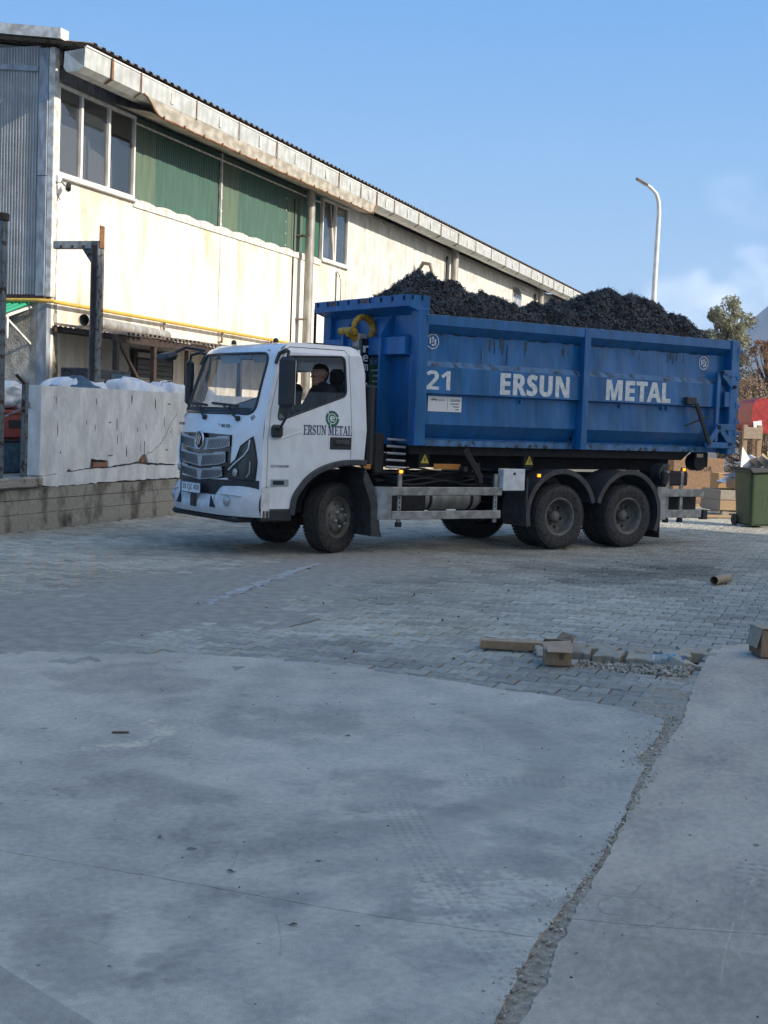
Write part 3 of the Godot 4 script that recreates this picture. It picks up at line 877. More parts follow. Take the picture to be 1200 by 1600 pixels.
func build_warehouse() -> void:
	var r := base("warehouse", yard_xf, "long white factory shed with green sheeting and a zinc gutter", "building")
	var Z := -4.0
	# plastered wall below the window band
	var wall := bx("wall", mats.stucco, r, Vector3((7.47 + 23.05) / 2, 2.97, Z - 0.125), Vector3(15.58, 5.94, 0.25))
	var mj := MB.new()
	mj.box(Vector3(14.62, 3.2, Z + 0.006), Vector3(0.035, 5.4, 0.012))
	put(mj, "joint_strip", mats.stucco_worn, wall)
	var cb := MB.new()   # thin cable down the wall
	cb.tube([Vector3(22.2, 5.75, Z + 0.03), Vector3(22.22, 5.2, Z + 0.03), Vector3(22.2, 3.0, Z + 0.03)], 0.018, 6)
	cb.tube([Vector3(22.2, 5.78, Z + 0.04), Vector3(22.35, 5.7, Z + 0.06), Vector3(22.6, 5.5, Z + 0.03), Vector3(22.62, 3.0, Z + 0.03)], 0.012, 6)
	put(cb, "cable", mats.chassis, wall)
	# scalloped mortar lip under the green sheets
	var lip := PackedVector2Array([Vector2(10.44, 5.80)])
	var i := 0
	lip.append(Vector2(21.0, 5.80))
	for k in range(96, -1, -1):
		var x := 10.44 + 10.56 * k / 96.0
		lip.append(Vector2(x, 5.93 + 0.045 * absf(sin((x - 10.44) * PI / 0.96))))
	var lb := MB.new()
	lb.prism(lip, Transform3D(Basis(), Vector3(0, 0, Z - 0.02)), 0.055)
	put(lb, "mortar_lip", mats.trim_white, wall)
	# structure behind the glazing band
	bx("band_back", mats.pane_back, r, Vector3(15.2, 6.85, Z - 0.55), Vector3(15.4, 1.82, 0.1))
	bx("ceiling_edge", mats.trim_grey, r, Vector3(15.2, 7.83, Z - 0.30), Vector3(15.4, 0.2, 0.5))
	# windows
	window(r, [7.56, 8.37, 9.40, 10.42], 5.95, 7.62, Z, [0, 0, 0])
	window(r, [21.05, 22.05, 23.02], 5.97, 7.66, Z, [0.22, 0])
	# green corrugated plastic sheets
	var sx := 10.46
	var idx := 0
	while sx < 20.85:
		var w := 1.02
		if sx < 14.6 and sx + w > 14.45: w = 14.57 - sx
		if sx + w > 20.7: w = 20.98 - sx
		var gb := MB.new()
		corrugated(gb, Vector3(sx, 5.93, Z - 0.06), Vector3.RIGHT, w, Vector3.UP, 1.72, Vector3.BACK, 0.085, 0.014)
		var key: String = ["green_plastic_faded", "green_plastic", "green_plastic", "green_plastic"][idx % 4] if sx < 18.8 else "green_plastic_deep"
		put(gb, "green_sheet", mats[key], r)
		sx += w + 0.004
		if absf(sx - 14.574) < 0.02: sx = 14.66; idx = 3
		idx += 1
	bx("sheet_batten", mats.trim_white, r, Vector3(14.615, 6.80, Z - 0.02), Vector3(0.05, 1.72, 0.07), 0.008)
	bx("sheet_rail", mats.trim_white, r, Vector3(15.72, 7.50, Z - 0.005), Vector3(10.5, 0.035, 0.04), 0.005)
	for k in 9:
		var t := MB.new()
		t.lathe([Vector2(0.022, 0), Vector2(0.022, 0.008), Vector2(0.0, 0.012)], 8, Transform3D(Basis(Vector3.RIGHT, PI / 2), Vector3(14.75 if k < 4 else 18.6, 6.05 + 0.3 * (k % 5), Z - 0.045)))
		put(t, "bolt", mats.trim_white, r)
	# sandwich panels further on, one by one
	bx("corner_trim", mats.trim_white, r, Vector3(23.10, 4.1, Z - 0.03), Vector3(0.09, 7.4, 0.10), 0.01)
	var px := 23.16
	var pn := 0
	while px < 57.0:
		var w := 1.0
		var pm := MB.new()
		pm.box(Vector3(px + w / 2, 4.15, Z - 0.06), Vector3(w - 0.012, 7.3, 0.08), 0.008)
		for e in [0.25, 0.5, 0.75]:
			pm.box(Vector3(px + w * e, 4.15, Z - 0.019), Vector3(0.03, 7.28, 0.006), 0.002)
		put(pm, "wall_panel", mats.white_panel, r)
		px += w
		pn += 1
	bx("panel_back", mats.seam, r, Vector3(40.1, 4.1, Z - 0.13), Vector3(33.9, 7.3, 0.04))
	bx("panel_flashing", mats.stucco_worn, r, Vector3(40.1, 7.72, Z - 0.02), Vector3(33.9, 0.10, 0.06), 0.01)
	# small hooded window and a bracket on the panels
	var hw := bx("window", mats.window_frame, r, Vector3(44.2, 6.75, Z + 0.0), Vector3(1.5, 0.95, 0.06), 0.01)
	for e in [-0.36, 0.36]: bx("pane", mats.window_glass, hw, Vector3(44.2 + e, 6.75, Z + 0.035), Vector3(0.62, 0.8, 0.012))
	var hood := MB.new()
	hood.grid(10, 1, func(u: float, v: float) -> Vector3: return Vector3(44.2 - 0.8 + 1.6 * v, 7.18 + 0.28 * sin(PI * 0.5 * u), Z + 0.40 - 0.36 * u), Vector3(0, 1, 1))
	put(hood, "hood", mats.shutter, hw)
	# gable end
	var gx := 7.47
	var ridge_z := -13.5
	var gp := func(z: float) -> float: return 8.42 + (-3.9 - z) * 0.13
	var gb2 := MB.new()
	gb2.prism(PackedVector2Array([Vector2(-4.05, 0), Vector2(-23.0, 0), Vector2(-23.0, 8.2), Vector2(ridge_z, 9.5), Vector2(-4.05, 8.25)]), Transform3D(Basis(Vector3(0, 0, 1), Vector3.UP, Vector3(-1, 0, 0)), Vector3(gx + 0.20, 0, 0)), -0.10)
	put(gb2, "gable_core", mats.stucco_worn, r)
	var cz := -4.30
	while cz > -12.0:
		var w := 0.92
		var sh := MB.new()
		corrugated(sh, Vector3(gx - 0.06, 3.72, cz), Vector3(0, 0, -1), w, Vector3.UP, 4.55, Vector3(-1, 0, 0), 0.062, 0.022)
		put(sh, "gable_sheet", mats.gable_sheet, r)
		cz -= w
	bx("corner_post", mats.trim_grey, r, Vector3(gx - 0.01, 5.95, -4.19), Vector3(0.20, 4.55, 0.20), 0.012)
	bx("corner_edge", mats.trim_white, r, Vector3(gx - 0.02, 5.95, -4.02), Vector3(0.16, 4.55, 0.13), 0.01)
	bx("post_collar", mats.seam, r, Vector3(gx - 0.01, 5.90, -4.19), Vector3(0.204, 0.012, 0.204))
	bx("gable_beam", mats.trim_grey, r, Vector3(gx - 0.0, 8.20, -8.2), Vector3(0.22, 0.11, 7.8), 0.01, Basis(Vector3.RIGHT, 0.09))
	bx("gable_flashing", mats.dark_brown_steel, r, Vector3(gx - 0.04, 3.66, -8.1), Vector3(0.26, 0.07, 8.1), 0.008)
	bx("lower_post", mats.trim_grey, r, Vector3(gx - 0.0, 1.8, -4.13), Vector3(0.22, 3.6, 0.24), 0.015)
	var stz := bx("lower_wall", mats.stucco_worn, r, Vector3(gx - 0.03, 1.8, -8.2), Vector3(0.12, 3.6, 7.9))
	# broken render edge beside the post
	var er := MB.new()
	er.prism(ragged([Vector2(7.62, 0.7), Vector2(7.78, 1.6), Vector2(7.74, 2.4), Vector2(7.70, 3.2), Vector2(7.62, 3.75), Vector2(7.60, 5.6), Vector2(7.56, 5.6), Vector2(7.56, 0.7)], 0.08, 0.05, 19), Transform3D(Basis(), Vector3(0, 0, Z)), 0.006)
	put(er, "bare_render", mats.brick_red if false else mats.dock_light, wall)
	# fascia and roof
	var fz := MB.new()
	fz.prism(PackedVector2Array([Vector2(-3.70, 8.30), Vector2(-3.70, 8.49), Vector2(ridge_z, 9.73), Vector2(ridge_z, 9.52)]), Transform3D(Basis(Vector3(0, 0, 1), Vector3.UP, Vector3(-1, 0, 0)), Vector3(7.12, 0, 0)), -0.28)
	put(fz, "fascia", mats.trim_white, r)
	var roof := MB.new()
	var slope := Vector3(0, 0.127, -1.0).normalized()
	corrugated(roof, Vector3(7.16, 8.20, -3.12), Vector3.RIGHT, 50.2, slope, 10.5, Vector3(0, 1, 0.13).normalized(), 0.30, 0.045)
	corrugated(roof, Vector3(7.16, 8.192, -3.12), Vector3.RIGHT, 50.2, slope, 10.5, Vector3(0, 1, 0.13).normalized(), 0.30, 0.045)
	var ro := put(roof, "roof", mats.roof_sheet, r)
	var back := MB.new()
	back.quad(Vector3(7.2, 9.55, ridge_z - 0.05), Vector3(57.3, 9.55, ridge_z - 0.05), Vector3(57.3, 8.25, -23.5), Vector3(7.2, 8.25, -23.5))
	put(back, "roof_back", mats.roof_sheet, ro)
	bx("far_gable", mats.white_panel, r, Vector3(57.1, 4.2, -13.5), Vector3(0.2, 8.4, 19.0))
	bx("back_wall", mats.white_panel, r, Vector3(32.3, 4.1, -23.1), Vector3(49.6, 8.2, 0.2))
	for k in 5:   # ridge caps and sheets seen above the eave
		bx("purlin", mats.dark_brown_steel, ro, Vector3(32.3, 8.06 + k * 0.254, -3.4 - k * 2.0), Vector3(49.8, 0.10, 0.06))
	# soffit between wall and gutter
	bx("soffit", mats.dark_brown_steel, r, Vector3(32.3, 7.92, -3.62), Vector3(49.4, 0.03, 0.75))
	# gutter: folded zinc, one length after another, with straps
	var prof := [Vector2(-3.50, 8.02), Vector2(-3.52, 7.74), Vector2(-3.46, 7.66), Vector2(-3.24, 7.66), Vector2(-3.10, 7.74), Vector2(-3.08, 8.06), Vector2(-3.10, 8.09)]
	var straps := [7.9, 9.00, 11.38, 13.50, 15.64, 17.81, 19.83, 21.54, 22.9, 24.49, 26.91, 29.39, 31.5]
	while straps[-1] < 55.0: straps.append(straps[-1] + 2.25)
	var prev := 6.95
	var jig := RandomNumberGenerator.new()
	jig.seed = 77
	var gutter := Node3D.new()
	gutter.name = "gutter"
	r.add_child(gutter)
	for si in straps.size():
		var s1: float = straps[si]
		var g := MB.new()
		var dy := jig.randf_range(-0.012, 0.012)
		var wv := jig.randf_range(-0.01, 0.01)
		for k in prof.size() - 1:
			var p: Vector2 = prof[k]
			var q: Vector2 = prof[k + 1]
			var oo := Vector3(0, -(q.x - p.x), q.y - p.y)
			if k < 2: oo = Vector3(0, -0.2, -1)
			g.quado(Vector3(prev, p.y + dy, p.x), Vector3(s1, p.y, p.x + wv), Vector3(s1, q.y, q.x + wv), Vector3(prev, q.y + dy, q.x), oo)
		if si == 0:
			for k in range(1, prof.size() - 2): g.trio(Vector3(prev, prof[0].y + dy, prof[0].x), Vector3(prev, prof[k].y + dy, prof[k].x), Vector3(prev, prof[k + 1].y + dy, prof[k + 1].x), Vector3(-1, 0, 0))
			g.trio(Vector3(prev, prof[0].y + dy, prof[0].x), Vector3(prev, prof[5].y + dy, prof[5].x), Vector3(prev, prof[4].y + dy, prof[4].x), Vector3(-1, 0, 0))
		put(g, "gutter_length", mats.gutter_zinc, gutter)
		if si < 26:
			var st := MB.new()
			var w := 0.035 if jig.randf() < 0.8 else 0.07
			st.box(Vector3(s1, 7.90, -3.064), Vector3(w, 0.38, 0.014), 0.003)
			st.box(Vector3(s1, 7.685, -3.15), Vector3(w, 0.014, 0.18), 0.003, Basis(Vector3.RIGHT, -0.5))
			st.box(Vector3(s1, 8.10, -3.14), Vector3(w, 0.014, 0.16), 0.003)
			put(st, "strap", mats.rust if jig.randf() < 0.65 else mats.rusty_steel, gutter)
			if si > 1:   # patched solder seam, pale
				bx("seam_patch", mats.trim_white, gutter, Vector3(prev + (s1 - prev) * 0.55, 7.92, -3.072), Vector3(0.10, 0.24, 0.006), 0.001)
		prev = s1
	var top := MB.new()
	top.bar(Vector3(7.0, 8.105, -3.09), Vector3(57.0, 8.105, -3.09), 0.03, 0.03, 0.004)
	put(top, "gutter_rim", mats.window_frame, gutter)
	# sheet skirt hung below the gutter, with a rusted lower edge
	var skirt := MB.new()
	skirt.grid(60, 3, func(u: float, v: float) -> Vector3:
		var s := lerpf(9.05, 22.95, u)
		var drop: float = 0.30 * smoothstep(0.0, 0.055, u) * smoothstep(1.0, 0.97, u)
		return Vector3(s, 7.735 - v * drop, -3.085 + 0.02 * v + 0.008 * sin(s * 3.1) * v), Vector3(0, -0.2, 1))
	put(skirt, "skirt_sheet", mats.skirt_sheet, r)
	var redge := []
	for k in 90:
		var s := lerpf(9.1, 22.9, k / 89.0)
		redge.append(Vector3(s, 7.735 - 0.305 * smoothstep(0.0, 0.055, k / 89.0) * smoothstep(1.0, 0.97, k / 89.0) + 0.006 * sin(s * 11.0), -3.063 + 0.008 * sin(s * 3.1)))
	var re := MB.new()
	re.tube(redge, 0.022, 5)
	for k in 15: re.box(Vector3(9.9 + k * 0.9, 7.44, -3.03), Vector3(0.05, 0.07, 0.02), 0.0, Basis(Vector3.BACK, 0.4))
	put(re, "skirt_edge", mats.rust, r)
	# wrinkled membrane in the shade behind the skirt
	var mem := MB.new()
	mem.grid(80, 6, func(u: float, v: float) -> Vector3:
		var s := lerpf(9.4, 22.8, u)
		return Vector3(s, 7.46 + 0.20 * v - 0.05 * absf(sin(s * 2.3)) * sin(PI * v), lerpf(-3.09, -3.92, v)), Vector3(0, -1, 0))
	put(mem, "soffit_membrane", mats.skirt_sheet, r)
	# rainwater pipes
	for d in [[19.45, 0.30, 0.12], [33.6, 0.22, 0.14], [47.9, 0.22, 0.14]]:
		var t := MB.new()
		t.tube([Vector3(d[0], 7.92, Z + d[1]), Vector3(d[0], 0.62, Z + d[1])], d[2], 14)
		var pipe := put(t, "rain_pipe", mats.drain_pipe, r)
		for y in [6.4, 4.2, 2.2]: bx("pipe_clip", mats.rusty_steel, pipe, Vector3(d[0], y, Z + d[1] * 0.5), Vector3(d[2] * 2.15, 0.04, d[1] + d[2]), 0.004)
	var th := MB.new()
	th.tube([Vector3(33.15, 7.5, Z + 0.05), Vector3(33.15, 0.7, Z + 0.05)], 0.04, 8)
	th.tube([Vector3(47.4, 7.5, Z + 0.05), Vector3(47.4, 0.7, Z + 0.05)], 0.04, 8)
	th.tube([Vector3(19.02, 7.3, Z + 0.02), Vector3(19.0, 0.7, Z + 0.02)], 0.02, 6)
	put(th, "thin_dark_tube", mats.chassis, r)  # thin dark upright tubes on the wall, next to each rain pipe
	# extractor bracket high on the panels, behind the load
	var f := base("wall_lamp", yard_xf, "rusty curved lamp bracket on the white panel wall above the load", "lamp")
	var lb2 := MB.new()
	lb2.tube([Vector3(29.6, 5.9, Z + 0.02), Vector3(29.6, 6.55, Z + 0.1), Vector3(29.55, 6.85, Z + 0.3), Vector3(29.5, 6.8, Z + 0.55), Vector3(29.5, 6.55, Z + 0.62)], [0.05, 0.06, 0.07, 0.07, 0.05], 8)
	put(lb2, "bracket", mats.rusty_steel, f)
	bx("lamp_head", mats.stucco_worn, f, Vector3(29.5, 6.45, Z + 0.6), Vector3(0.35, 0.16, 0.3), 0.03)
	bx("back_plate", mats.rust, f, Vector3(29.6, 6.1, Z + 0.012), Vector3(0.3, 0.6, 0.03), 0.005)
	# security camera under the first window
	var sc := base("security_camera", yard_xf, "small white bullet camera under the first warehouse window", "camera")
	bx("junction_box", mats.window_frame, sc, Vector3(7.52, 5.86, Z + 0.06), Vector3(0.14, 0.14, 0.10), 0.01)
	var bt := MB.new()
	bt.lathe([Vector2(0, -0.14), Vector2(0.05, -0.14), Vector2(0.055, 0.10), Vector2(0.045, 0.13), Vector2(0.0, 0.10)], 14, ti(Vector3(0.4, 0.2, 0.9).normalized(), Vector3(-0.55, -0.35, 0.75).normalized(), Vector3(7.62, 5.72, Z + 0.22)).orthonormalized())
	put(bt, "barrel", mats.black_plastic, sc)
	var ba := MB.new()
	ba.tube([Vector3(7.55, 5.83, Z + 0.1), Vector3(7.58, 5.76, Z + 0.16), Vector3(7.62, 5.72, Z + 0.2)], 0.02, 8)
	ba.tube([Vector3(7.5, 5.8, Z + 0.05), Vector3(7.5, 5.6, Z + 0.08), Vector3(7.56, 5.52, Z + 0.06), Vector3(7.64, 5.5, Z + 0.04)], 0.012, 6)
	put(ba, "arm", mats.lamp_grey, sc)
	# yellow gas pipe along the wall and across the gable
	var gpipe := base("gas_pipe", yard_xf, "thin yellow gas pipe running along the warehouse wall", "pipe")
	var gpm := MB.new()
	gpm.tube([Vector3(7.25, 3.60, -12.0), Vector3(7.25, 3.60, -4.2), Vector3(7.28, 3.59, -3.86), Vector3(7.45, 3.58, -3.84), Vector3(24.0, 3.49, -3.84)], 0.038, 10)
	put(gpm, "pipe_run", mats.gas_yellow, gpipe)
	for k in 6:
		var b2 := MB.new()
		b2.box(Vector3(8.9 + k * 2.9, 3.44, Z + 0.08), Vector3(0.05, 0.30, 0.05), 0.005)
		b2.box(Vector3(8.9 + k * 2.9, 3.30, Z + 0.02), Vector3(0.16, 0.04, 0.06), 0.005)
		put(b2, "bracket", mats.rusty_steel, gpipe)

func window(parent: Node, xs: Array, y0: float, y1: float, Z: float, open: Array) -> void:
	var w := Node3D.new()
	w.name = "window"
	parent.add_child(w, true)
	var fr := MB.new()
	var a: float = xs[0]
	var b: float = xs[-1]
	fr.box(Vector3((a + b) / 2, y0 + 0.03, Z - 0.0), Vector3(b - a + 0.06, 0.06, 0.10), 0.006)
	fr.box(Vector3((a + b) / 2, y1 - 0.03, Z - 0.0), Vector3(b - a + 0.06, 0.06, 0.10), 0.006)
	for i in xs.size():
		fr.box(Vector3(xs[i], (y0 + y1) / 2, Z - 0.003), Vector3(0.075 if i > 0 and i < xs.size() - 1 else 0.055, y1 - y0 - 0.12, 0.094), 0.006)
	put(fr, "frame", mats.window_frame, w)
	var sill := MB.new()
	sill.box(Vector3((a + b) / 2, y0 - 0.03, Z + 0.03), Vector3(b - a + 0.12, 0.05, 0.14), 0.008)
	put(sill, "sill", mats.window_frame, w)
	for i in xs.size() - 1:
		var c: float = (xs[i] + xs[i + 1]) / 2
		var pw: float = xs[i + 1] - xs[i] - 0.08
		if open[i] > 0.0:   # tilted sash
			var bs := Basis(Vector3.RIGHT, -0.08)
			var s := MB.new()
			for e in [-1, 1]:
				s.box(Vector3(c + e * (pw / 2 - 0.02), (y0 + y1) / 2, Z - 0.06), Vector3(0.04, y1 - y0 - 0.14, 0.05), 0.005, bs)
			put(s, "sash", mats.window_frame, w)
		var p := MB.new()
		p.box(Vector3(c, (y0 + y1) / 2, Z - 0.02 - 0.05 * signf(open[i])), Vector3(pw, y1 - y0 - 0.12, 0.012), 0.0, Basis(Vector3.RIGHT, -0.08 * signf(open[i])))
		put(p, "pane", mats.window_glass, w)

# ---- dock, parapet and what stands on it
func build_dock() -> void:
	var d := base("loading_dock", yard_xf, "low board-marked concrete dock under the flaking white parapet", "dock")
	var pw := 0
	for c in [[-30.0, -1.6], [-1.6, 0.42], [0.42, 3.5], [3.5, 7.2], [7.2, 20.0]]:
		for y in [[-0.1, 0.21], [0.21, 0.40], [0.40, 0.56]]:
			var b := MB.new()
			var w: float = c[1] - c[0]
			b.box(Vector3((c[0] + c[1]) / 2, (y[0] + y[1]) / 2, -1.0 + 0.004 * sin(c[0] * 3.0 + y[0] * 17.0)), Vector3(w - 0.004, y[1] - y[0] - 0.004, 2.0), 0.006)
			put(b, "cast_lift", mats.dock_concrete, d)
	bx("deck", mats.dock_light, d, Vector3(-5.0, 0.62, -5.0), Vector3(50.0, 0.11, 9.92), 0.015)
	bx("deck_lip", mats.dock_light, d, Vector3(-14.55, 0.635, 0.0), Vector3(30.9, 0.14, 0.13), 0.02)
	bx("dock_fill", mats.dock_concrete, d, Vector3(-5.0, 0.2, -6.0), Vector3(49.5, 0.72, 7.8))
	# parapet
	var p := base("parapet_wall", yard_xf, "chest-high white parapet with flaking paint and cracks on the dock", "wall")
	var top := 1.93
	# holes: built of panels with a broken gap
	var body := PackedVector2Array([Vector2(0.90, 0.70), Vector2(0.90, top), Vector2(11.0, top + 0.02), Vector2(11.0, 0.80)])
	var ck := ragged([Vector2(11.0, 0.80), Vector2(7.0, 0.80), Vector2(4.98, 0.79), Vector2(3.95, 0.84), Vector2(3.86, 0.97), Vector2(3.74, 0.97), Vector2(3.62, 0.86), Vector2(2.72, 0.80), Vector2(2.70, 0.90), Vector2(2.22, 0.92), Vector2(2.20, 0.80), Vector2(1.72, 0.765), Vector2(1.62, 0.80), Vector2(1.55, 0.74), Vector2(0.90, 0.715)], 0.06, 0.022, 25)
	var poly := PackedVector2Array([Vector2(0.90, top), Vector2(11.0, top + 0.02)])
	poly.append_array(ck)
	var pm := MB.new()
	pm.prism(poly, Transform3D(Basis(), Vector3(0, 0, -0.205)), 0.205)
	put(pm, "wall_body", mats.parapet_white, p)
	var low := ragged([Vector2(0.90, 0.700), Vector2(1.7, 0.748), Vector2(2.2, 0.778), Vector2(2.72, 0.775), Vector2(3.62, 0.825), Vector2(3.9, 0.800), Vector2(5.0, 0.772), Vector2(11.0, 0.782)], 0.06, 0.014, 26)
	low.append(Vector2(11.0, 0.60))
	var lw := ragged([Vector2(11.0, 0.575), Vector2(4.9, 0.575), Vector2(3.0, 0.585), Vector2(1.9, 0.565), Vector2(1.1, 0.56), Vector2(0.93, 0.60)], 0.07, 0.03, 27)
	low.append_array(lw)
	var lm := MB.new()
	lm.prism(low, Transform3D(Basis(), Vector3(0, 0, -0.20)), 0.214)
	put(lm, "wall_foot", mats.parapet_white, p)
	bx("wall_core", mats.flaked, p, Vector3(5.9, 0.85, -0.115), Vector3(9.8, 0.5, 0.15))
	bx("brick", mats.brick_red, p, Vector3(2.52, 0.83, -0.06), Vector3(0.38, 0.07, 0.09), 0.008)
	bx("brick", mats.brick_red, p, Vector3(3.80, 0.90, -0.06), Vector3(0.12, 0.12, 0.09), 0.008)
	# paint lost down to the dark render: thin pits standing just proud of the coat
	var fl := RandomNumberGenerator.new()
	fl.seed = 31
	for k in 30:
		var c := Vector2(fl.randf_range(1.0, 5.4), fl.randf_range(0.95, 1.88))
		if fl.randf() < 0.45: c = Vector2(fl.randf_range(2.0, 5.2), fl.randf_range(0.95, 1.5))
		var w := fl.randf_range(0.005, 0.02)
		var h := fl.randf_range(0.02, 0.12) if fl.randf() < 0.7 else fl.randf_range(0.01, 0.03)
		if fl.randf() < 0.12: w = fl.randf_range(0.04, 0.10); h = 0.014
		var pts := PackedVector2Array()
		for t in 7:
			var an := TAU * t / 7.0
			pts.append(c + Vector2(cos(an) * w, sin(an) * h) * fl.randf_range(0.5, 1.2))
		var fm := MB.new()
		fm.prism(pts, Transform3D(Basis(), Vector3(0, 0, -0.001)), 0.003)
		put(fm, "paint_loss", mats.flaked if fl.randf() < 0.8 else mats.dock_light, p)
	# hairline crack running up to the right
	var hc := MB.new()
	var cp := ragged([Vector2(3.86, 0.97), Vector2(4.1, 1.02), Vector2(4.3, 1.12), Vector2(4.5, 1.26), Vector2(4.7, 1.5), Vector2(4.85, 1.6)], 0.04, 0.03, 33)
	for i in cp.size() - 1: hc.bar(Vector3(cp[i].x, cp[i].y, 0.0), Vector3(cp[i + 1].x, cp[i + 1].y, 0.0), 0.007, 0.004)
	hc.box(Vector3(3.80, 1.06, 0.0), Vector3(0.018, 0.22, 0.004))
	put(hc, "hairline", mats.flaked, p)

func sack(called: String, at: Vector3, size: Vector3, sd: int, label: String) -> Node3D:
	var r := base(called, yard_xf * Transform3D(Basis(), at), label, "sack", "bulk sacks behind the parapet")
	var f := FastNoiseLite.new()
	f.seed = sd
	f.frequency = 0.9
	f.fractal_octaves = 3
	var b := MB.new()
	b.grid(36, 18, func(u: float, v: float) -> Vector3:
		var a := u * TAU
		var e := PI * (v - 0.5)
		var d := Vector3(signf(cos(a)) * pow(absf(cos(a)), 0.55), sin(e), signf(sin(a)) * pow(absf(sin(a)), 0.55))
		var c := pow(maxf(cos(e), 0.0), 0.45)
		var k := 1.0 + 0.22 * f.get_noise_3d(d.x * 1.6 * c, d.y * 1.6, d.z * 1.6 * c) + 0.05 * sin(a * 9.0 + sd) * c
		return Vector3(d.x * c * size.x * 0.5 * k, size.y * 0.5 + d.y * size.y * 0.5 * k, d.z * c * size.z * 0.5 * k))
	put(b, "bag", mats.sack_white, r)
	var t := MB.new()
	var top := size.y
	t.tube([Vector3(-size.x * 0.2, top * 0.93, 0), Vector3(-size.x * 0.1, top * 1.03, 0.03), Vector3(size.x * 0.1, top * 1.04, 0.0), Vector3(size.x * 0.22, top * 0.92, 0)], 0.02, 6)
	put(t, "lifting_loop", mats.sack_white, r)
	return r

func build_dock_things() -> void:
	var D := 0.675
	# sacks of packed goods
	sack("bulk_sack", Vector3(3.2, D, -0.85), Vector3(1.35, 1.38, 1.0), 3, "white bulk sack half under a dark blue tarpaulin")
	sack("bulk_sack", Vector3(5.1, D, -0.95), Vector3(1.25, 1.42, 1.0), 5, "white bulk sack with a lumpy top just past the crane post")
	sack("bulk_sack", Vector3(6.25, D, -1.0), Vector3(1.2, 1.42, 1.0), 8, "white bulk sack squeezed between two others behind the parapet")
	sack("bulk_sack", Vector3(7.3, D, -0.95), Vector3(1.1, 1.40, 1.0), 9, "white bulk sack behind the mirror of the truck")
	sack("bulk_sack", Vector3(1.85, 1.58, -1.45), Vector3(0.95, 0.42, 1.0), 12, "white sack slumped on the red crate by the gate post")
	var tp := base("tarpaulin", yard_xf, "dark blue tarpaulin crumpled over a white sack", "tarpaulin")
	var tb := MB.new()
	var f := FastNoiseLite.new(); f.seed = 4; f.frequency = 2.2
	tb.grid(20, 14, func(u: float, v: float) -> Vector3:
		var x := lerpf(2.68, 3.5, u); var z := lerpf(-1.2, -0.42, v)
		var hgt := 2.03 + 0.10 * f.get_noise_2d(x, z) - 0.35 * pow(absf(u - 0.42), 1.3) - 0.18 * pow(absf(v - 0.45) * 1.4, 2.0)
		return Vector3(x, hgt + 0.05, z), Vector3.UP)
	put(tb, "sheet", mats.tarp_blue, tp)
	# red crate stack inside the gate
	var rc := base("plastic_crate", yard_xf, "worn red plastic crate beside the gate post", "crate")
	bx("body", mats.red_crate, rc, Vector3(1.85, 1.36, -1.45), Vector3(0.95, 0.38, 0.9), 0.03)
	bx("rim", mats.red_crate, rc, Vector3(1.85, 1.55, -1.45), Vector3(1.0, 0.06, 0.95), 0.015)
	for e in [-0.28, 0.0, 0.28]: bx("slot", mats.seam, rc, Vector3(1.373, 1.38, -1.45 + e), Vector3(0.006, 0.12, 0.2), 0.002)
	bx("slot", mats.seam, rc, Vector3(1.85, 1.38, -0.998), Vector3(0.4, 0.12, 0.006), 0.002)
	var pl := base("dark_chest", yard_xf, "dark blue chest standing under the red crate", "chest")
	bx("body", mats.tarp_blue, pl, Vector3(1.85, 0.905, -1.45), Vector3(0.9, 0.45, 0.85), 0.02)
	bx("lid", mats.cabinet_dark, pl, Vector3(1.85, 1.145, -1.45), Vector3(0.94, 0.03, 0.89), 0.006)
	# posts
	var lp := base("gate_frame_post", yard_xf, "tall dark steel post at the dock edge", "post")
	bx("post", mats.post_steel, lp, Vector3(-0.04, 2.33, -0.02), Vector3(0.10, 3.31, 0.10), 0.008)
	bx("cap", mats.dark_brown_steel, lp, Vector3(-0.04, 4.02, -0.02), Vector3(0.13, 0.10, 0.13), 0.01)
	bx("foot_plate", mats.post_steel, lp, Vector3(-0.04, 0.684, -0.10), Vector3(0.2, 0.014, 0.14), 0.002)
	var gp := base("gate_post", yard_xf, "short grey gate post with a latch against the parapet end", "post")
	bx("post", mats.post_steel, gp, Vector3(0.70, 1.32, -0.12), Vector3(0.07, 1.28, 0.07), 0.006)
	bx("top_hook", mats.dark_brown_steel, gp, Vector3(0.60, 1.985, -0.12), Vector3(0.26, 0.03, 0.04), 0.004, Basis(Vector3.BACK, -0.5))
	bx("latch", mats.silver, gp, Vector3(0.76, 1.66, -0.07), Vector3(0.07, 0.09, 0.05), 0.01)
	var rl := MB.new()
	rl.tube([Vector3(-0.04, 1.44, -0.08), Vector3(0.70, 1.62, -0.12)], 0.018, 8)
	put(rl, "bar", mats.post_steel, gp)
	var sp := base("crane_post", yard_xf, "steel post with a short arm and a rusty plate behind the parapet", "post")
	bx("post", mats.post_steel, sp, Vector3(3.80, 2.45, -0.90), Vector3(0.15, 3.53, 0.14), 0.01)
	bx("web", mats.dark_brown_steel, sp, Vector3(3.722, 2.45, -0.90), Vector3(0.006, 3.4, 0.08))
	bx("arm", mats.drain_pipe, sp, Vector3(3.80, 4.16, -1.24), Vector3(0.12, 0.12, 0.82), 0.008)
	for e in [-1.5, -1.3, -1.1]: bx("bolt", mats.dark_brown_steel, sp, Vector3(3.735, 4.13, e), Vector3(0.02, 0.04, 0.04), 0.004)
	var gs := MB.new()
	gs.prism(PackedVector2Array([Vector2(-0.98, 4.10), Vector2(-1.16, 4.10), Vector2(-0.98, 3.86)]), Transform3D(Basis(Vector3(0, 0, 1), Vector3.UP, Vector3(-1, 0, 0)), Vector3(3.81, 0, 0)), 0.02)
	put(gs, "gusset", mats.post_steel, sp)
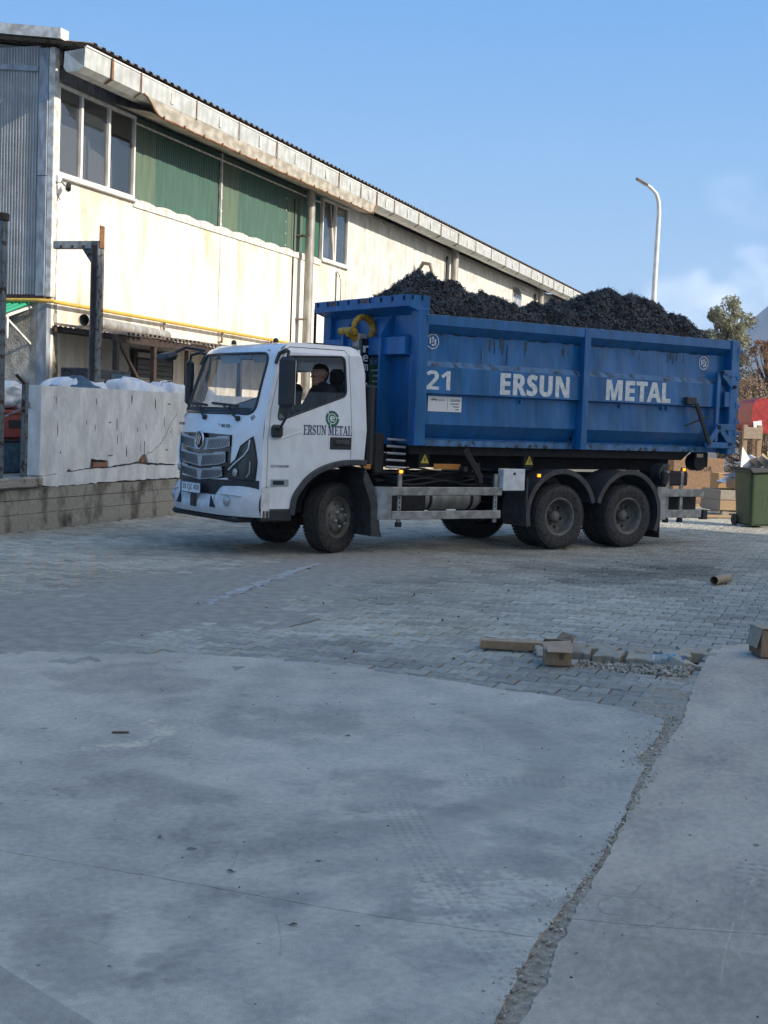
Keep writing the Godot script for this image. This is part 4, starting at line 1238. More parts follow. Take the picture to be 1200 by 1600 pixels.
	bx("rusty_plate", mats.rust, sp, Vector3(3.80, 4.28, -0.822), Vector3(0.14, 0.34, 0.014), 0.002)
	bx("rust_edge", mats.rust, sp, Vector3(3.88, 3.3, -0.828), Vector3(0.012, 1.8, 0.012), 0.002)
	# lean-to
	var sh := base("lean_to_shed", yard_xf, "dark steel lean-to with a ragged sheet roof against the warehouse", "shed")
	for k in 13:
		var rf := MB.new()
		var x0 := 7.5 + k * 0.82
		corrugated(rf, Vector3(x0, 3.17 + 0.02 * (k % 2), -3.97), Vector3.RIGHT, 0.86, Vector3(0, -0.10, 1.0).normalized(), 1.50 + rng.randf_range(-0.06, 0.05), Vector3.UP, 0.18, 0.045)
		put(rf, "roof_sheet", mats.rusty_steel, sh)
	bx("front_beam", mats.dark_brown_steel, sh, Vector3(12.9, 2.94, -2.66), Vector3(10.9, 0.14, 0.10), 0.01)
	bx("wall_beam", mats.dark_brown_steel, sh, Vector3(12.9, 3.08, -3.93), Vector3(10.9, 0.10, 0.08), 0.01)
	for x in [7.55, 9.0, 10.45, 13.0, 15.6, 18.2]: bx("post", mats.dark_brown_steel, sh, Vector3(x, 1.775, -2.66), Vector3(0.10, 2.20, 0.10), 0.008)
	for x in [7.6, 9.0, 10.45]:
		bx("rafter", mats.dark_brown_steel, sh, Vector3(x, 3.04, -3.3), Vector3(0.07, 0.09, 1.28), 0.006, Basis(Vector3.RIGHT, 0.10))
	var brc := MB.new()
	brc.bar(Vector3(7.65, 2.88, -2.66), Vector3(8.95, 1.75, -2.66), 0.06, 0.05)
	put(brc, "brace", mats.dark_brown_steel, sh)
	# back of the shed: pale boards and a roller shutter
	bx("back_board", mats.cab_lining, sh, Vector3(9.6, 1.95, -3.93), Vector3(1.4, 2.3, 0.04), 0.005)
	bx("shutter_frame", mats.dark_brown_steel, sh, Vector3(11.3, 1.80, -3.90), Vector3(1.75, 2.2, 0.08), 0.01)
	for k in 18: bx("shutter_slat", mats.shutter, sh, Vector3(11.3, 0.86 + k * 0.105, -3.85), Vector3(1.55, 0.098, 0.03), 0.012)
	bx("shutter_head", mats.drain_pipe, sh, Vector3(11.3, 2.79, -3.84), Vector3(1.6, 0.10, 0.06), 0.01)
	# duct lying on the shed roof
	var du := base("stove_duct", yard_xf, "grey sheet-metal duct lying on the lean-to roof", "duct")
	var dm := MB.new()
	dm.tube([Vector3(7.55, 3.27, -3.35), Vector3(11.6, 3.24, -3.75)], 0.11, 16, false)
	dm.tube([Vector3(7.55, 3.27, -3.35), Vector3(11.6, 3.24, -3.75)], 0.104, 16, false)
	put(dm, "tube", mats.drain_pipe, du)
	var de := MB.new()
	de.tube([Vector3(7.9, 3.2665, -3.385), Vector3(7.93, 3.2662, -3.388)], 0.106, 16)
	put(de, "end_stop", mats.seam, du)
	for e in [0.15, 0.5, 0.85]:
		var q := Vector3(7.55, 3.27, -3.35).lerp(Vector3(11.6, 3.24, -3.75), e)
		var dr := MB.new()
		dr.tube([q - Vector3(0.02, 0, -0.002), q + Vector3(0.02, 0, -0.002)], 0.114, 16)
		put(dr, "band", mats.gutter_zinc, du)
	# things in the shade of the shed
	var cb := base("steel_cabinet", yard_xf, "low dark rusty cabinet in front of the lean-to", "cabinet")
	bx("body", mats.cabinet_dark, cb, Vector3(5.75, D + 0.82, -2.0), Vector3(1.5, 1.62, 0.5), 0.015)
	bx("door", mats.cabinet_dark, cb, Vector3(5.4, D + 0.82, -1.744), Vector3(0.68, 1.5, 0.012), 0.004)
	bx("door", mats.tarp_blue, cb, Vector3(6.12, D + 0.82, -1.744), Vector3(0.68, 1.5, 0.012), 0.004)
	var drm := base("waste_drum", yard_xf * Transform3D(Basis(), Vector3(4.42, D, -1.25)), "brown drum with white scraps sticking out behind the parapet", "drum")
	var dl := MB.new()
	dl.lathe([Vector2(0, 0), Vector2(0.14, 0), Vector2(0.14, 0.5), Vector2(0.15, 0.52), Vector2(0.14, 0.54), Vector2(0.14, 1.4), Vector2(0.15, 1.42), Vector2(0.145, 1.44), Vector2(0.12, 1.42), Vector2(0.12, 1.3), Vector2(0, 1.3)], 18, Transform3D())
	put(dl, "drum", mats.rusty_steel, drm)
	for k in 5: bx("scrap", mats.paper_white, drm, Vector3(rng.randf_range(-0.08, 0.08), 1.42 + 0.04 * k, rng.randf_range(-0.08, 0.08)), Vector3(0.07, 0.16, 0.05), 0.02, Basis(Vector3(1, 0, 1).normalized(), rng.randf_range(-0.6, 0.6)))
	# green awning on the gable wall
	var aw := base("awning", yard_xf, "small green sheet awning on white brackets by the warehouse corner", "awning")
	var am := MB.new()
	corrugated(am, Vector3(6.5, 3.30, -4.32), Vector3(0, 0, -1), 2.2, Vector3(0.93, 0.28, 0).normalized(), 1.0, Vector3(-0.28, 0.93, 0).normalized(), 0.16, 0.03)
	put(am, "sheet", mats.awning_green, aw)
	for z in [-4.38, -5.9]:
		var bk := MB.new()
		bk.bar(Vector3(6.5, 3.24, z), Vector3(7.48, 3.52, z), 0.05, 0.05)
		bk.bar(Vector3(6.55, 3.24, z), Vector3(7.48, 2.75, z), 0.04, 0.04)
		put(bk, "bracket", mats.trim_white, aw)
	var br := MB.new()
	br.bar(Vector3(6.5, 3.24, -4.32), Vector3(6.5, 3.24, -6.9), 0.06, 0.05)
	br.bar(Vector3(6.55, 2.88, -4.32), Vector3(6.55, 2.88, -6.9), 0.05, 0.05)
	br.bar(Vector3(6.52, 2.88, -4.32), Vector3(6.52, 3.24, -4.32), 0.05, 0.05)
	put(br, "front_rail", mats.trim_white, aw)

# ---- truck (TRUCK frame: x from the nose (-) to the tail (+), 0 between the two rear axles; z 0 at the near side, -2.15 at the far side)
const MID := -1.08
func lerp_table(t: Array, y: float) -> float:
	for i in t.size() - 1:
		if y <= t[i + 1][0]:
			return lerpf(t[i][1], t[i + 1][1], clampf((y - t[i][0]) / (t[i + 1][0] - t[i][0]), 0.0, 1.0))
	return t[-1][1]
var nose := [[0.40, -5.36], [0.72, -5.39], [1.1, -5.39], [1.40, -5.37], [1.55, -5.33], [1.66, -5.28], [2.00, -5.16], [2.36, -5.02], [2.43, -4.97], [2.48, -4.86], [2.505, -4.6]]
var corner_in := [[0.4, 0.26], [1.3, 0.25], [1.66, 0.19], [2.36, 0.12], [2.505, 0.12]]
func half_w(y: float) -> float:
	return 1.03 - 0.11 * clampf((y - 1.5) / 0.95, 0.0, 1.0) - (0.05 * clampf((y - 2.38) / 0.12, 0.0, 1.0))
func face(u: float, y: float, out := 0.0) -> Vector3:   # the cab's front skin; u -1..1 from the far to the near side
	return Vector3(lerp_table(nose, y) + lerp_table(corner_in, y) * pow(absf(u), 3.2) - out, y, MID + u * half_w(y))
func side_z(y: float, sg: float, out := 0.0) -> float:
	return MID + sg * (half_w(y) + out)
func on_face(b: MB, u0: float, u1: float, lo: Callable, hi: Callable, out: float, nx := 16, ny := 3, depth := 0.0) -> void:
	b.grid(nx, ny, func(u: float, v: float) -> Vector3:
		var uu := lerpf(u0, u1, u)
		return face(uu, lerpf(lo.call(uu), hi.call(uu), v), out), Vector3(-1, 0, 0))
	if depth > 0.0:
		for e in [[lo, -1.0], [hi, 1.0]]:
			b.grid(nx, 1, func(u: float, v: float) -> Vector3:
				var uu := lerpf(u0, u1, u)
				return face(uu, e[0].call(uu), out - depth * v), Vector3(0, e[1], 0))
func cut_cells(outer: PackedVector2Array, hole: PackedVector2Array, xs: Array, ys: Array) -> Array:
	var out := []
	for i in xs.size() - 1:
		for j in ys.size() - 1:
			var cell := PackedVector2Array([Vector2(xs[i], ys[j]), Vector2(xs[i + 1], ys[j]), Vector2(xs[i + 1], ys[j + 1]), Vector2(xs[i], ys[j + 1])])
			for p in Geometry2D.intersect_polygons(outer, cell):
				if hole.is_empty():
					out.append(p)
				else:
					for q in Geometry2D.clip_polygons(p, hole):
						if not Geometry2D.is_polygon_clockwise(q): out.append(q)
	return out
func side_skin(b: MB, polys: Array, sg: float, thick := 0.03, out := 0.0) -> void:
	for p in polys:
		var ix := Geometry2D.triangulate_polygon(p)
		for k in range(0, ix.size(), 3):
			var a: Vector2 = p[ix[k]]
			var c: Vector2 = p[ix[k + 1]]
			var d: Vector2 = p[ix[k + 2]]
			b.trio(Vector3(a.x, a.y, side_z(a.y, sg, out)), Vector3(c.x, c.y, side_z(c.y, sg, out)), Vector3(d.x, d.y, side_z(d.y, sg, out)), Vector3(0, 0, sg))
			b.trio(Vector3(a.x, a.y, side_z(a.y, sg, out - thick)), Vector3(c.x, c.y, side_z(c.y, sg, out - thick)), Vector3(d.x, d.y, side_z(d.y, sg, out - thick)), Vector3(0, 0, -sg))
		for i in p.size():
			var a: Vector2 = p[i]
			var c: Vector2 = p[(i + 1) % p.size()]
			b.quado(Vector3(a.x, a.y, side_z(a.y, sg, out)), Vector3(c.x, c.y, side_z(c.y, sg, out)), Vector3(c.x, c.y, side_z(c.y, sg, out - thick)), Vector3(a.x, a.y, side_z(a.y, sg, out - thick)), Vector3(c.y - a.y, a.x - c.x, 0))
func rounded(poly: Array, r: float, k := 4) -> PackedVector2Array:
	var out := PackedVector2Array()
	for i in poly.size():
		var p: Vector2 = poly[i]
		var a: Vector2 = poly[(i - 1 + poly.size()) % poly.size()]
		var c: Vector2 = poly[(i + 1) % poly.size()]
		var ra := minf(r, (a - p).length() * 0.45)
		var rc := minf(r, (c - p).length() * 0.45)
		var s := p + (a - p).normalized() * ra
		var e := p + (c - p).normalized() * rc
		for j in k + 1:
			var t := float(j) / k
			out.append(s.lerp(p, t).lerp(p.lerp(e, t), t))
	return out

func wheel(parent: Node, at: Vector3, turn: float, dual: bool, called := "wheel", flip := false) -> Node3D:
	# rotates round local z; its outer face looks along +z
	var w := Node3D.new()
	w.name = called
	parent.add_child(w, true)
	w.position = at
	w.rotation.y = turn + (PI if flip else 0.0)
	var ax := Transform3D(Basis(Vector3.RIGHT, PI / 2), Vector3())   # local y -> z
	var R := 0.43
	var hw := 0.118
	var t := MB.new()
	var pr := [Vector2(0.245, -hw + 0.015), Vector2(0.30, -hw - 0.004), Vector2(0.36, -hw - 0.01), Vector2(0.405, -hw + 0.002), Vector2(R - 0.008, -hw + 0.03)]
	for g in [-0.062, -0.02, 0.022, 0.064]:
		pr.append(Vector2(R, g - 0.012)); pr.append(Vector2(R - 0.011, g - 0.008)); pr.append(Vector2(R - 0.011, g + 0.000)); pr.append(Vector2(R, g + 0.004))
	pr.append_array([Vector2(R - 0.008, hw - 0.03), Vector2(0.405, hw - 0.002), Vector2(0.36, hw + 0.01), Vector2(0.30, hw + 0.004), Vector2(0.245, hw - 0.015)])
	t.lathe(pr, 56, ax, 0.7)
	# shoulder blocks
	for k in 56:
		var a := TAU * (k + 0.5) / 56
		for sg in [-1.0, 1.0]:
			t.box(Vector3(cos(a) * (R - 0.012), sin(a) * (R - 0.012), sg * (hw - 0.014)), Vector3(0.02, 0.03, 0.022), 0.003, Basis(Vector3.BACK, a))
	put(t, "tyre", mats.tyre, w)
	var rm := MB.new()
	if dual:   # deep dish
		rm.lathe([Vector2(0.252, -hw + 0.02), Vector2(0.246, 0.0), Vector2(0.262, hw - 0.016), Vector2(0.250, hw - 0.006), Vector2(0.232, hw - 0.012), Vector2(0.222, hw - 0.05), Vector2(0.205, -0.02), Vector2(0.19, -0.045), Vector2(0.11, -0.05), Vector2(0.0, -0.05)].map(func(q): return q), 40, ax, 0.5)
	else:
		rm.lathe([Vector2(0.252, -hw + 0.02), Vector2(0.246, 0.0), Vector2(0.262, hw - 0.016), Vector2(0.250, hw - 0.006), Vector2(0.226, hw - 0.03), Vector2(0.205, hw - 0.05), Vector2(0.17, hw - 0.02), Vector2(0.125, hw + 0.012), Vector2(0.0, hw + 0.012)], 40, ax, 0.5)
	var rim := put(rm, "rim", mats.rim_grey, w)
	var hub := MB.new()
	if dual: hub.lathe([Vector2(0.075, -0.05), Vector2(0.075, 0.015), Vector2(0.06, 0.03), Vector2(0, 0.032)], 20, ax)
	else: hub.lathe([Vector2(0.065, hw), Vector2(0.062, hw + 0.05), Vector2(0.045, hw + 0.065), Vector2(0, hw + 0.067)], 20, ax)
	put(hub, "hub", mats.rim_grey, w)
	for k in 6:
		var a := TAU * k / 6.0 + 0.3
		var nut := MB.new()
		var z := -0.05 if dual else hw + 0.012
		nut.lathe([Vector2(0.016, 0), Vector2(0.016, 0.026), Vector2(0.008, 0.034), Vector2(0, 0.034)], 6, Transform3D(ax.basis, Vector3(cos(a) * 0.105, sin(a) * 0.105, z)))
		put(nut, "wheel_nut", mats.silver if not dual else mats.rim_grey, rim)
		var hole := MB.new()
		var a2 := a + PI / 6.0
		hole.lathe([Vector2(0, 0.0), Vector2(0.024, 0.0), Vector2(0.024, 0.002), Vector2(0, 0.002)], 12, Transform3D(ax.basis, Vector3(cos(a2) * (0.155 if dual else 0.165), sin(a2) * (0.155 if dual else 0.165), -0.0478 if dual else hw - 0.018)) * Transform3D(Basis(Vector3.UP, 0), Vector3()))
		put(hole, "hand_hole", mats.seam, rim)
	return w

func build_truck() -> void:
	var t := base("truck", truck_xf, "white-cabbed hook-lift truck turning in the yard with its wheels steered", "truck")
	# --- cab shell
	var cab := MB.new()
	var U := 0.86
	# lower nose, pillars, header
	cab.grid(40, 14, func(u: float, v: float) -> Vector3: return face(u * 2.0 - 1.0, lerpf(0.72, 1.645, v)), Vector3(-1, 0, 0))
	for sg in [-1.0, 1.0]:
		cab.grid(6, 10, func(u: float, v: float) -> Vector3: return face(sg * lerpf(U, 1.0, u), lerpf(1.645, 2.36, v)), Vector3(-1, 0, sg * 0.5))
	cab.grid(40, 6, func(u: float, v: float) -> Vector3: return face(u * 2.0 - 1.0, lerpf(2.36, 2.505, v)), Vector3(-1, 0.6, 0))
	# windscreen corner fillets
	for cu in [-1.0, 1.0]:
		for cy in [0, 1]:
			var yc := 1.645 if cy == 0 else 2.36
			var sy := 1.0 if cy == 0 else -1.0
			for k in 6:
				var a0 := PI * 0.5 * k / 6.0
				var a1 := PI * 0.5 * (k + 1) / 6.0
				var f := func(a: float) -> Vector3: return face(cu * (U - 0.09 * (1.0 - cos(a))), yc + sy * 0.11 * (1.0 - sin(a)))
				cab.trio(face(cu * U, yc), f.call(a0), f.call(a1), Vector3(-1, 0, 0))
	# roof
	cab.grid(20, 12, func(u: float, v: float) -> Vector3:
		var x := lerpf(-4.6, -3.80, v)
		var z := u * 2.0 - 1.0
		var w := half_w(2.505) - 0.0
		return Vector3(x + 0.12 * pow(absf(z), 3.2) * (1.0 - v), 2.505 + 0.02 * sin(v * PI) * (1.0 - z * z) - 0.04 * pow(v, 6.0), MID + z * w), Vector3.UP)
	# rear wall with a window
	var rw := PackedVector2Array([Vector2(-2.08, 1.12), Vector2(-0.08, 1.12), Vector2(-0.22, 2.46), Vector2(-1.94, 2.46)])
	for p in cut_cells(rw, PackedVector2Array([Vector2(-1.7, 1.80), Vector2(-0.46, 1.80), Vector2(-0.46, 2.2), Vector2(-1.7, 2.2)]), [-2.2, MID, 0.0], [1.0, 3.0]):
		cab.prism(p, Transform3D(Basis(Vector3(0, 0, 1), Vector3.UP, Vector3(-1, 0, 0)), Vector3(-3.74, 0, 0)), 0.03)
	cab.box(Vector3(-4.45, 1.10, MID), Vector3(1.36, 0.04, 1.96))
	var shell := put(cab, "cab_shell", mats.cab_white, t)
	# sides: front strip, door and rear post, split by open gaps
	var outer := PackedVector2Array([Vector2(-5.135, 0.56), Vector2(-5.135, 1.30), Vector2(-5.10, 1.66), Vector2(-4.90, 2.36), Vector2(-4.76, 2.48), Vector2(-4.70, 2.50), Vector2(-3.90, 2.49), Vector2(-3.81, 2.46), Vector2(-3.76, 2.38), Vector2(-3.72, 2.2), Vector2(-3.715, 1.5), Vector2(-3.74, 1.14), Vector2(-3.88, 1.135), Vector2(-4.05, 1.125), Vector2(-4.22, 1.09), Vector2(-4.38, 1.03), Vector2(-4.52, 0.94), Vector2(-4.62, 0.83), Vector2(-4.70, 0.70), Vector2(-4.73, 0.56)])
	var win := rounded([Vector2(-4.945, 1.57), Vector2(-4.80, 2.33), Vector2(-3.995, 2.365), Vector2(-3.985, 1.90)], 0.07)
	var front_cut := [Vector2(-5.065, 0.5), Vector2(-5.065, 1.35), Vector2(-5.03, 1.68), Vector2(-4.855, 2.30), Vector2(-4.80, 2.40), Vector2(-4.74, 2.437)]
	var door := PackedVector2Array(front_cut)
	door.append_array([Vector2(-3.99, 2.435), Vector2(-3.945, 2.38), Vector2(-3.935, 1.9), Vector2(-3.94, 0.5)])
	var grown: PackedVector2Array = Geometry2D.offset_polygon(door, 0.009)[0]
	for sg in [1.0, -1.0]:
		var body := MB.new()
		for q in Geometry2D.clip_polygons(outer, grown):
			if not Geometry2D.is_polygon_clockwise(q): side_skin(body, cut_cells(q, PackedVector2Array(), [-6.0, -4.4, -3.0], [0.0, 1.5, 2.38, 3.0]), sg)
		put(body, "cab_side", mats.cab_white, shell)
		var dm := MB.new()
		for q in Geometry2D.intersect_polygons(outer, door):
			side_skin(dm, cut_cells(q, win, [-6.0, -4.45, -3.0], [0.0, 1.5, 2.38, 3.0]), sg)
		# pressed crease along the door
		dm.bar(Vector3(-5.05, 1.33, side_z(1.33, sg, -0.012)), Vector3(-4.60, 1.47, side_z(1.47, sg, -0.012)), 0.03, 0.036, 0.012)
		var dn := put(dm, "door", mats.cab_white, t)
		var gl := MB.new()
		side_skin(gl, cut_cells(Geometry2D.offset_polygon(win, 0.012)[0], PackedVector2Array(), [-6.0, -3.0], [0.0, 1.5, 3.0]), sg, 0.005, -0.016)
		if sg > 0.0:   # near side: the pane is wound half down; only its lower part shows
			gl = MB.new()
			side_skin(gl, Geometry2D.intersect_polygons(win, PackedVector2Array([Vector2(-6, 1.4), Vector2(-3, 1.4), Vector2(-3, 1.95), Vector2(-4.55, 1.93), Vector2(-6, 1.90)])), sg, 0.005, -0.016)
		put(gl, "door_glass", mats.side_glass, dn)
		# black rubber round the opening
		var rb := []
		for p in win: rb.append(Vector3(p.x, p.y, side_z(p.y, sg, -0.008)))
		var rbm := MB.new()
		rbm.tube(rb, 0.014, 6, false, true)
		put(rbm, "door_seal", mats.black_plastic, dn)
		# liner strips behind the door gaps
		var ln := MB.new()
		for i in front_cut.size() - 1: ln.bar(Vector3(front_cut[i].x, maxf(front_cut[i].y, 0.58), side_z(front_cut[i].y, sg, -0.05)), Vector3(front_cut[i + 1].x, front_cut[i + 1].y, side_z(front_cut[i + 1].y, sg, -0.05)), 0.06, 0.02)
		ln.bar(Vector3(-3.935, 1.12, side_z(1.12, sg, -0.05)), Vector3(-3.94, 2.42, side_z(2.42, sg, -0.05)), 0.06, 0.02)
		ln.bar(Vector3(-4.74, 2.44, side_z(2.44, sg, -0.05)), Vector3(-3.97, 2.44, side_z(2.44, sg, -0.05)), 0.05, 0.02)
		put(ln, "gap_liner", mats.seam, shell)
		# wheel arch lip, sill and step
		var al := []
		for p in [[-3.72, 1.12], [-3.88, 1.12], [-4.05, 1.11], [-4.22, 1.075], [-4.38, 1.015], [-4.52, 0.925], [-4.62, 0.815], [-4.70, 0.69], [-4.73, 0.50]]:
			al.append(Vector3(p[0], p[1] - 0.01, side_z(1.0, sg, 0.0)))
		var am := MB.new()
		var cv := Curve3D.new()
		for i in al.size():
			var tg: Vector3 = (al[mini(i + 1, al.size() - 1)] - al[maxi(i - 1, 0)]) / 6.0
			cv.add_point(al[i], -tg, tg)
		var secs := []
		for i in 41:
			var off := cv.get_baked_length() * i / 40.0
			var p0 := cv.sample_baked(off, true)
			var d := (cv.sample_baked(off + 0.02, true) - cv.sample_baked(maxf(off - 0.02, 0.0), true)).normalized()
			var nn := Vector3(-d.y, d.x, 0)
			var ring2 := []
			for q in [[-0.036, -0.035], [-0.036, 0.020], [-0.022, 0.036], [0.022, 0.036], [0.036, 0.020], [0.036, -0.035]]:
				ring2.append(p0 + nn * q[0] + Vector3(0, 0, q[1] * sg))
			secs.append([ring2, p0])
		for i in 40:
			for q in 5:
				var mid3: Vector3 = (secs[i][0][q] + secs[i][0][q + 1]) * 0.5 - secs[i][1]
				am.quado(secs[i][0][q], secs[i][0][q + 1], secs[i + 1][0][q + 1], secs[i + 1][0][q], mid3)
		put(am, "arch_lip", mats.fender, t)
		bx("sill", mats.black_plastic, t, Vector3(-4.93, 0.485, side_z(0.5, sg, -0.05)), Vector3(0.40, 0.14, 0.12), 0.015)
		# inner arch
		var ia := MB.new()
		ia.grid(14, 1, func(u: float, v: float) -> Vector3:
			var a := PI * (0.02 + 0.98 * u)
			return Vector3(-3.98 - 0.62 * cos(a), 0.48 + 0.60 * sin(a), side_z(1.0, sg, -0.02 - 0.62 * v)), Vector3(0, -1, 0))
		put(ia, "inner_arch", mats.seam, t)
		# mudflap
		var mf := MB.new()
		mf.prism(PackedVector2Array([Vector2(-3.72, 1.05), Vector2(-3.60, 0.85), Vector2(-3.52, 0.62), Vector2(-3.47, 0.28), Vector2(-3.44, 0.21), Vector2(-3.60, 0.22), Vector2(-3.62, 0.62), Vector2(-3.74, 0.9)]), Transform3D(Basis(), Vector3(0, 0, side_z(1.0, sg, -0.50 if sg > 0 else 0.0))), 0.50)
		put(mf, "mudflap", mats.fender, t)
		# mirrors
		var mir := Node3D.new()
		mir.name = "mirror"
		t.add_child(mir, true)
		var mz := side_z(1.8, sg, 0.24)
		var mb := MB.new()
		mb.box(Vector3(-4.97, 2.02, mz), Vector3(0.09, 0.58, 0.22), 0.045, Basis(Vector3.UP, 0.35 * sg))
		put(mb, "mirror_shell", mats.black_plastic, mir)
		var mg := MB.new()
		mg.box(Vector3(-4.915, 2.02, mz - 0.018 * sg), Vector3(0.006, 0.5, 0.17), 0.0, Basis(Vector3.UP, 0.35 * sg))
		put(mg, "mirror_glass", mats.chrome, mir)
		var ma := MB.new()
		ma.tube([Vector3(-4.86, 2.36, side_z(2.36, sg, -0.01)), Vector3(-4.90, 2.40, side_z(2.2, sg, 0.12)), Vector3(-4.95, 2.37, mz), Vector3(-4.96, 2.30, mz)], 0.018, 8)
		ma.tube([Vector3(-4.96, 1.74, mz), Vector3(-4.96, 1.62, mz), Vector3(-4.98, 1.50, side_z(1.5, sg, 0.12)), Vector3(-4.97, 1.47, side_z(1.47, sg, 0.02))], 0.016, 8)
		ma.box(Vector3(-4.965, 1.46, side_z(1.47, sg, 0.025)), Vector3(0.15, 0.15, 0.06), 0.025)
		ma.tube([Vector3(-4.80, 2.395, side_z(2.39, sg, 0.005)), Vector3(-4.90, 2.36, side_z(2.36, sg, 0.01)), Vector3(-4.95, 2.24, side_z(2.24, sg, 0.005))], 0.022, 8)
		put(ma, "mirror_arm", mats.black_plastic, mir)
		if sg < 0.0:   # far side carries a kerb-view mirror above the screen corner
			var kv := MB.new()
			kv.box(Vector3(-5.28, 2.33, mz - 0.02), Vector3(0.20, 0.10, 0.34), 0.045, Basis(Vector3.BACK, 0.3))
			kv.tube([Vector3(-4.92, 2.42, side_z(2.4, sg, 0.0)), Vector3(-5.05, 2.46, mz + 0.05), Vector3(-5.2, 2.38, mz)], 0.018, 8)
			put(kv, "kerb_mirror", mats.black_plastic, mir)
		# door handle
		bx("door_handle", mats.black_plastic, dn, Vector3(-4.08, 1.335, side_z(1.33, sg, 0.003)), Vector3(0.30, 0.145, 0.016), 0.02)
		bx("handle_pull", mats.fender, dn, Vector3(-4.07, 1.345, side_z(1.33, sg, 0.018)), Vector3(0.19, 0.055, 0.022), 0.01)
		if sg > 0.0:
			var fl := ti(Vector3(1, 0, 0), Vector3(0, 1, 0), Vector3())
			words("lettering", "ERSUN METAL", mats.navy_print, dn, ti(Vector3.RIGHT, Vector3.UP, Vector3(-4.265, 1.485, side_z(1.46, 1.0, 0.0))), 0.67, 0.115, "Droid Serif", 700)
			words("badge", "OTOKAR", mats.navy_print, dn, ti(Vector3.RIGHT, Vector3.UP, Vector3(-4.90, 1.055, side_z(1.05, 1.0, 0.0))), 0.24, 0.032)
			# round green emblem of three arrows about a letter
			var em := MB.new()
			var ec := Vector2(-4.20, 1.625)
			for k in 3:
				var a0 := TAU * k / 3.0 + 0.25
				var pl := PackedVector2Array()
				for j in 11: pl.append(ec + Vector2.from_angle(a0 + 1.72 * j / 10.0) * 0.094)
				pl.append(ec + Vector2.from_angle(a0 + 1.72 + 0.02) * 0.105)
				pl.append(ec + Vector2.from_angle(a0 + 1.72 + 0.22) * 0.078)
				pl.append(ec + Vector2.from_angle(a0 + 1.72 + 0.02) * 0.052)
				for j in range(10, -1, -1): pl.append(ec + Vector2.from_angle(a0 + 1.72 * j / 10.0) * 0.064)
				side_skin(em, [pl], 1.0, 0.002, 0.0035)
			var dk := PackedVector2Array()
			for j in 24: dk.append(ec + Vector2.from_angle(TAU * j / 24.0) * 0.052)
			side_skin(em, [dk], 1.0, 0.002, 0.0035)
			put(em, "emblem", mats.green_print, dn)
			words("emblem_letter", "e", mats.cab_white, dn, ti(Vector3.RIGHT, Vector3(0, 0.995, -0.115).normalized(), Vector3(ec.x, ec.y, side_z(ec.y, 1.0, 0.004))), 0.068, 0.064)
			bx("reflector", mats.silver, dn, Vector3(-4.90, 0.865, side_z(0.86, 1.0, 0.004)), Vector3(0.24, 0.085, 0.012), 0.006)
			bx("reflector_lens", mats.headlamp, dn, Vector3(-4.92, 0.865, side_z(0.86, 1.0, 0.010)), Vector3(0.15, 0.05, 0.006), 0.003)
	# --- front details
	var gl2 := MB.new()
	gl2.grid(30, 12, func(u: float, v: float) -> Vector3: return face(lerpf(-U, U, u), lerpf(1.645, 2.36, v), -0.004), Vector3(-1, 0, 0))
	put(gl2, "windscreen", mats.windscreen, t)
	var ring := []
	var rp := rounded([Vector2(-U, 1.645), Vector2(-U, 2.36), Vector2(U, 2.36), Vector2(U, 1.645)], 0.12, 6)
	for i in rp.size():
		var q := rp[i]
		var n := rp[(i + 1) % rp.size()]
		for k in 5:
			var w := q.lerp(n, k / 5.0)
			ring.append(face(w.x, w.y, 0.002))
	var rbm2 := MB.new()
	rbm2.tube(ring, 0.017, 6, false, true)
	put(rbm2, "windscreen_seal", mats.black_gloss, t)
	var low := MB.new()   # blacked-out band along the foot of the glass
	on_face(low, -0.80, 0.80, func(u): return 1.650, func(u): return 1.715, -0.002, 20, 1)
	put(low, "wiper_cowl", mats.black_plastic, t)
	for wz in [[-0.30, 0.10], [0.42, 0.42]]:
		var wp := MB.new()
		wp.tube([face(wz[0] + 0.22, 1.60, 0.03), face(wz[0] + 0.02, 1.69, 0.04), face(wz[0] - 0.12, 1.745, 0.035)], 0.013, 6)
		wp.bar(face(wz[0] - 0.42, 1.76, 0.02), face(wz[0] + 0.18, 1.735, 0.02), 0.03, 0.02)
		wp.box(face(wz[0] + 0.24, 1.59, 0.02), Vector3(0.05, 0.06, 0.07), 0.015)
		put(wp, "wiper", mats.black_plastic, t)
	# grille: dark recess, three silver chevron bars of slanted fins
	var gr := MB.new()
	on_face(gr, -0.62, 0.62, func(u): return 0.84 + 0.10 * absf(u), func(u): return 1.405 - 0.015 * absf(u), 0.006, 20, 6)
	var grille := put(gr, "grille", mats.black_gloss, t)
	for k in 3:
		var y0: float = [1.245, 1.055, 0.895][k]
		var h: float = [0.118, 0.122, 0.105][k]
		var wd: float = [0.61, 0.56, 0.51][k]
		var br := MB.new()
		var lo := func(u: float) -> float: return y0 - 0.05 * (1.0 - absf(u) / wd) + 0.02 * smoothstep(0.75, 1.0, absf(u) / wd)
		var hi := func(u: float) -> float: return y0 + h - 0.045 * (1.0 - absf(u) / wd) * 0.8 - 0.0
		on_face(br, -wd, wd, lo, hi, 0.024, 24, 1, 0.02)
		var bar := put(br, "grille_bar", mats.grille_silver, grille)
		var tb := MB.new()
		on_face(tb, -wd, wd, func(u): return hi.call(u), func(u): return hi.call(u) + (0.022 if absf(u) > wd * 0.62 else 0.010), 0.034, 24, 1, 0.02)
		put(tb, "grille_trim", mats.grille_silver, bar)
		var fin := MB.new()
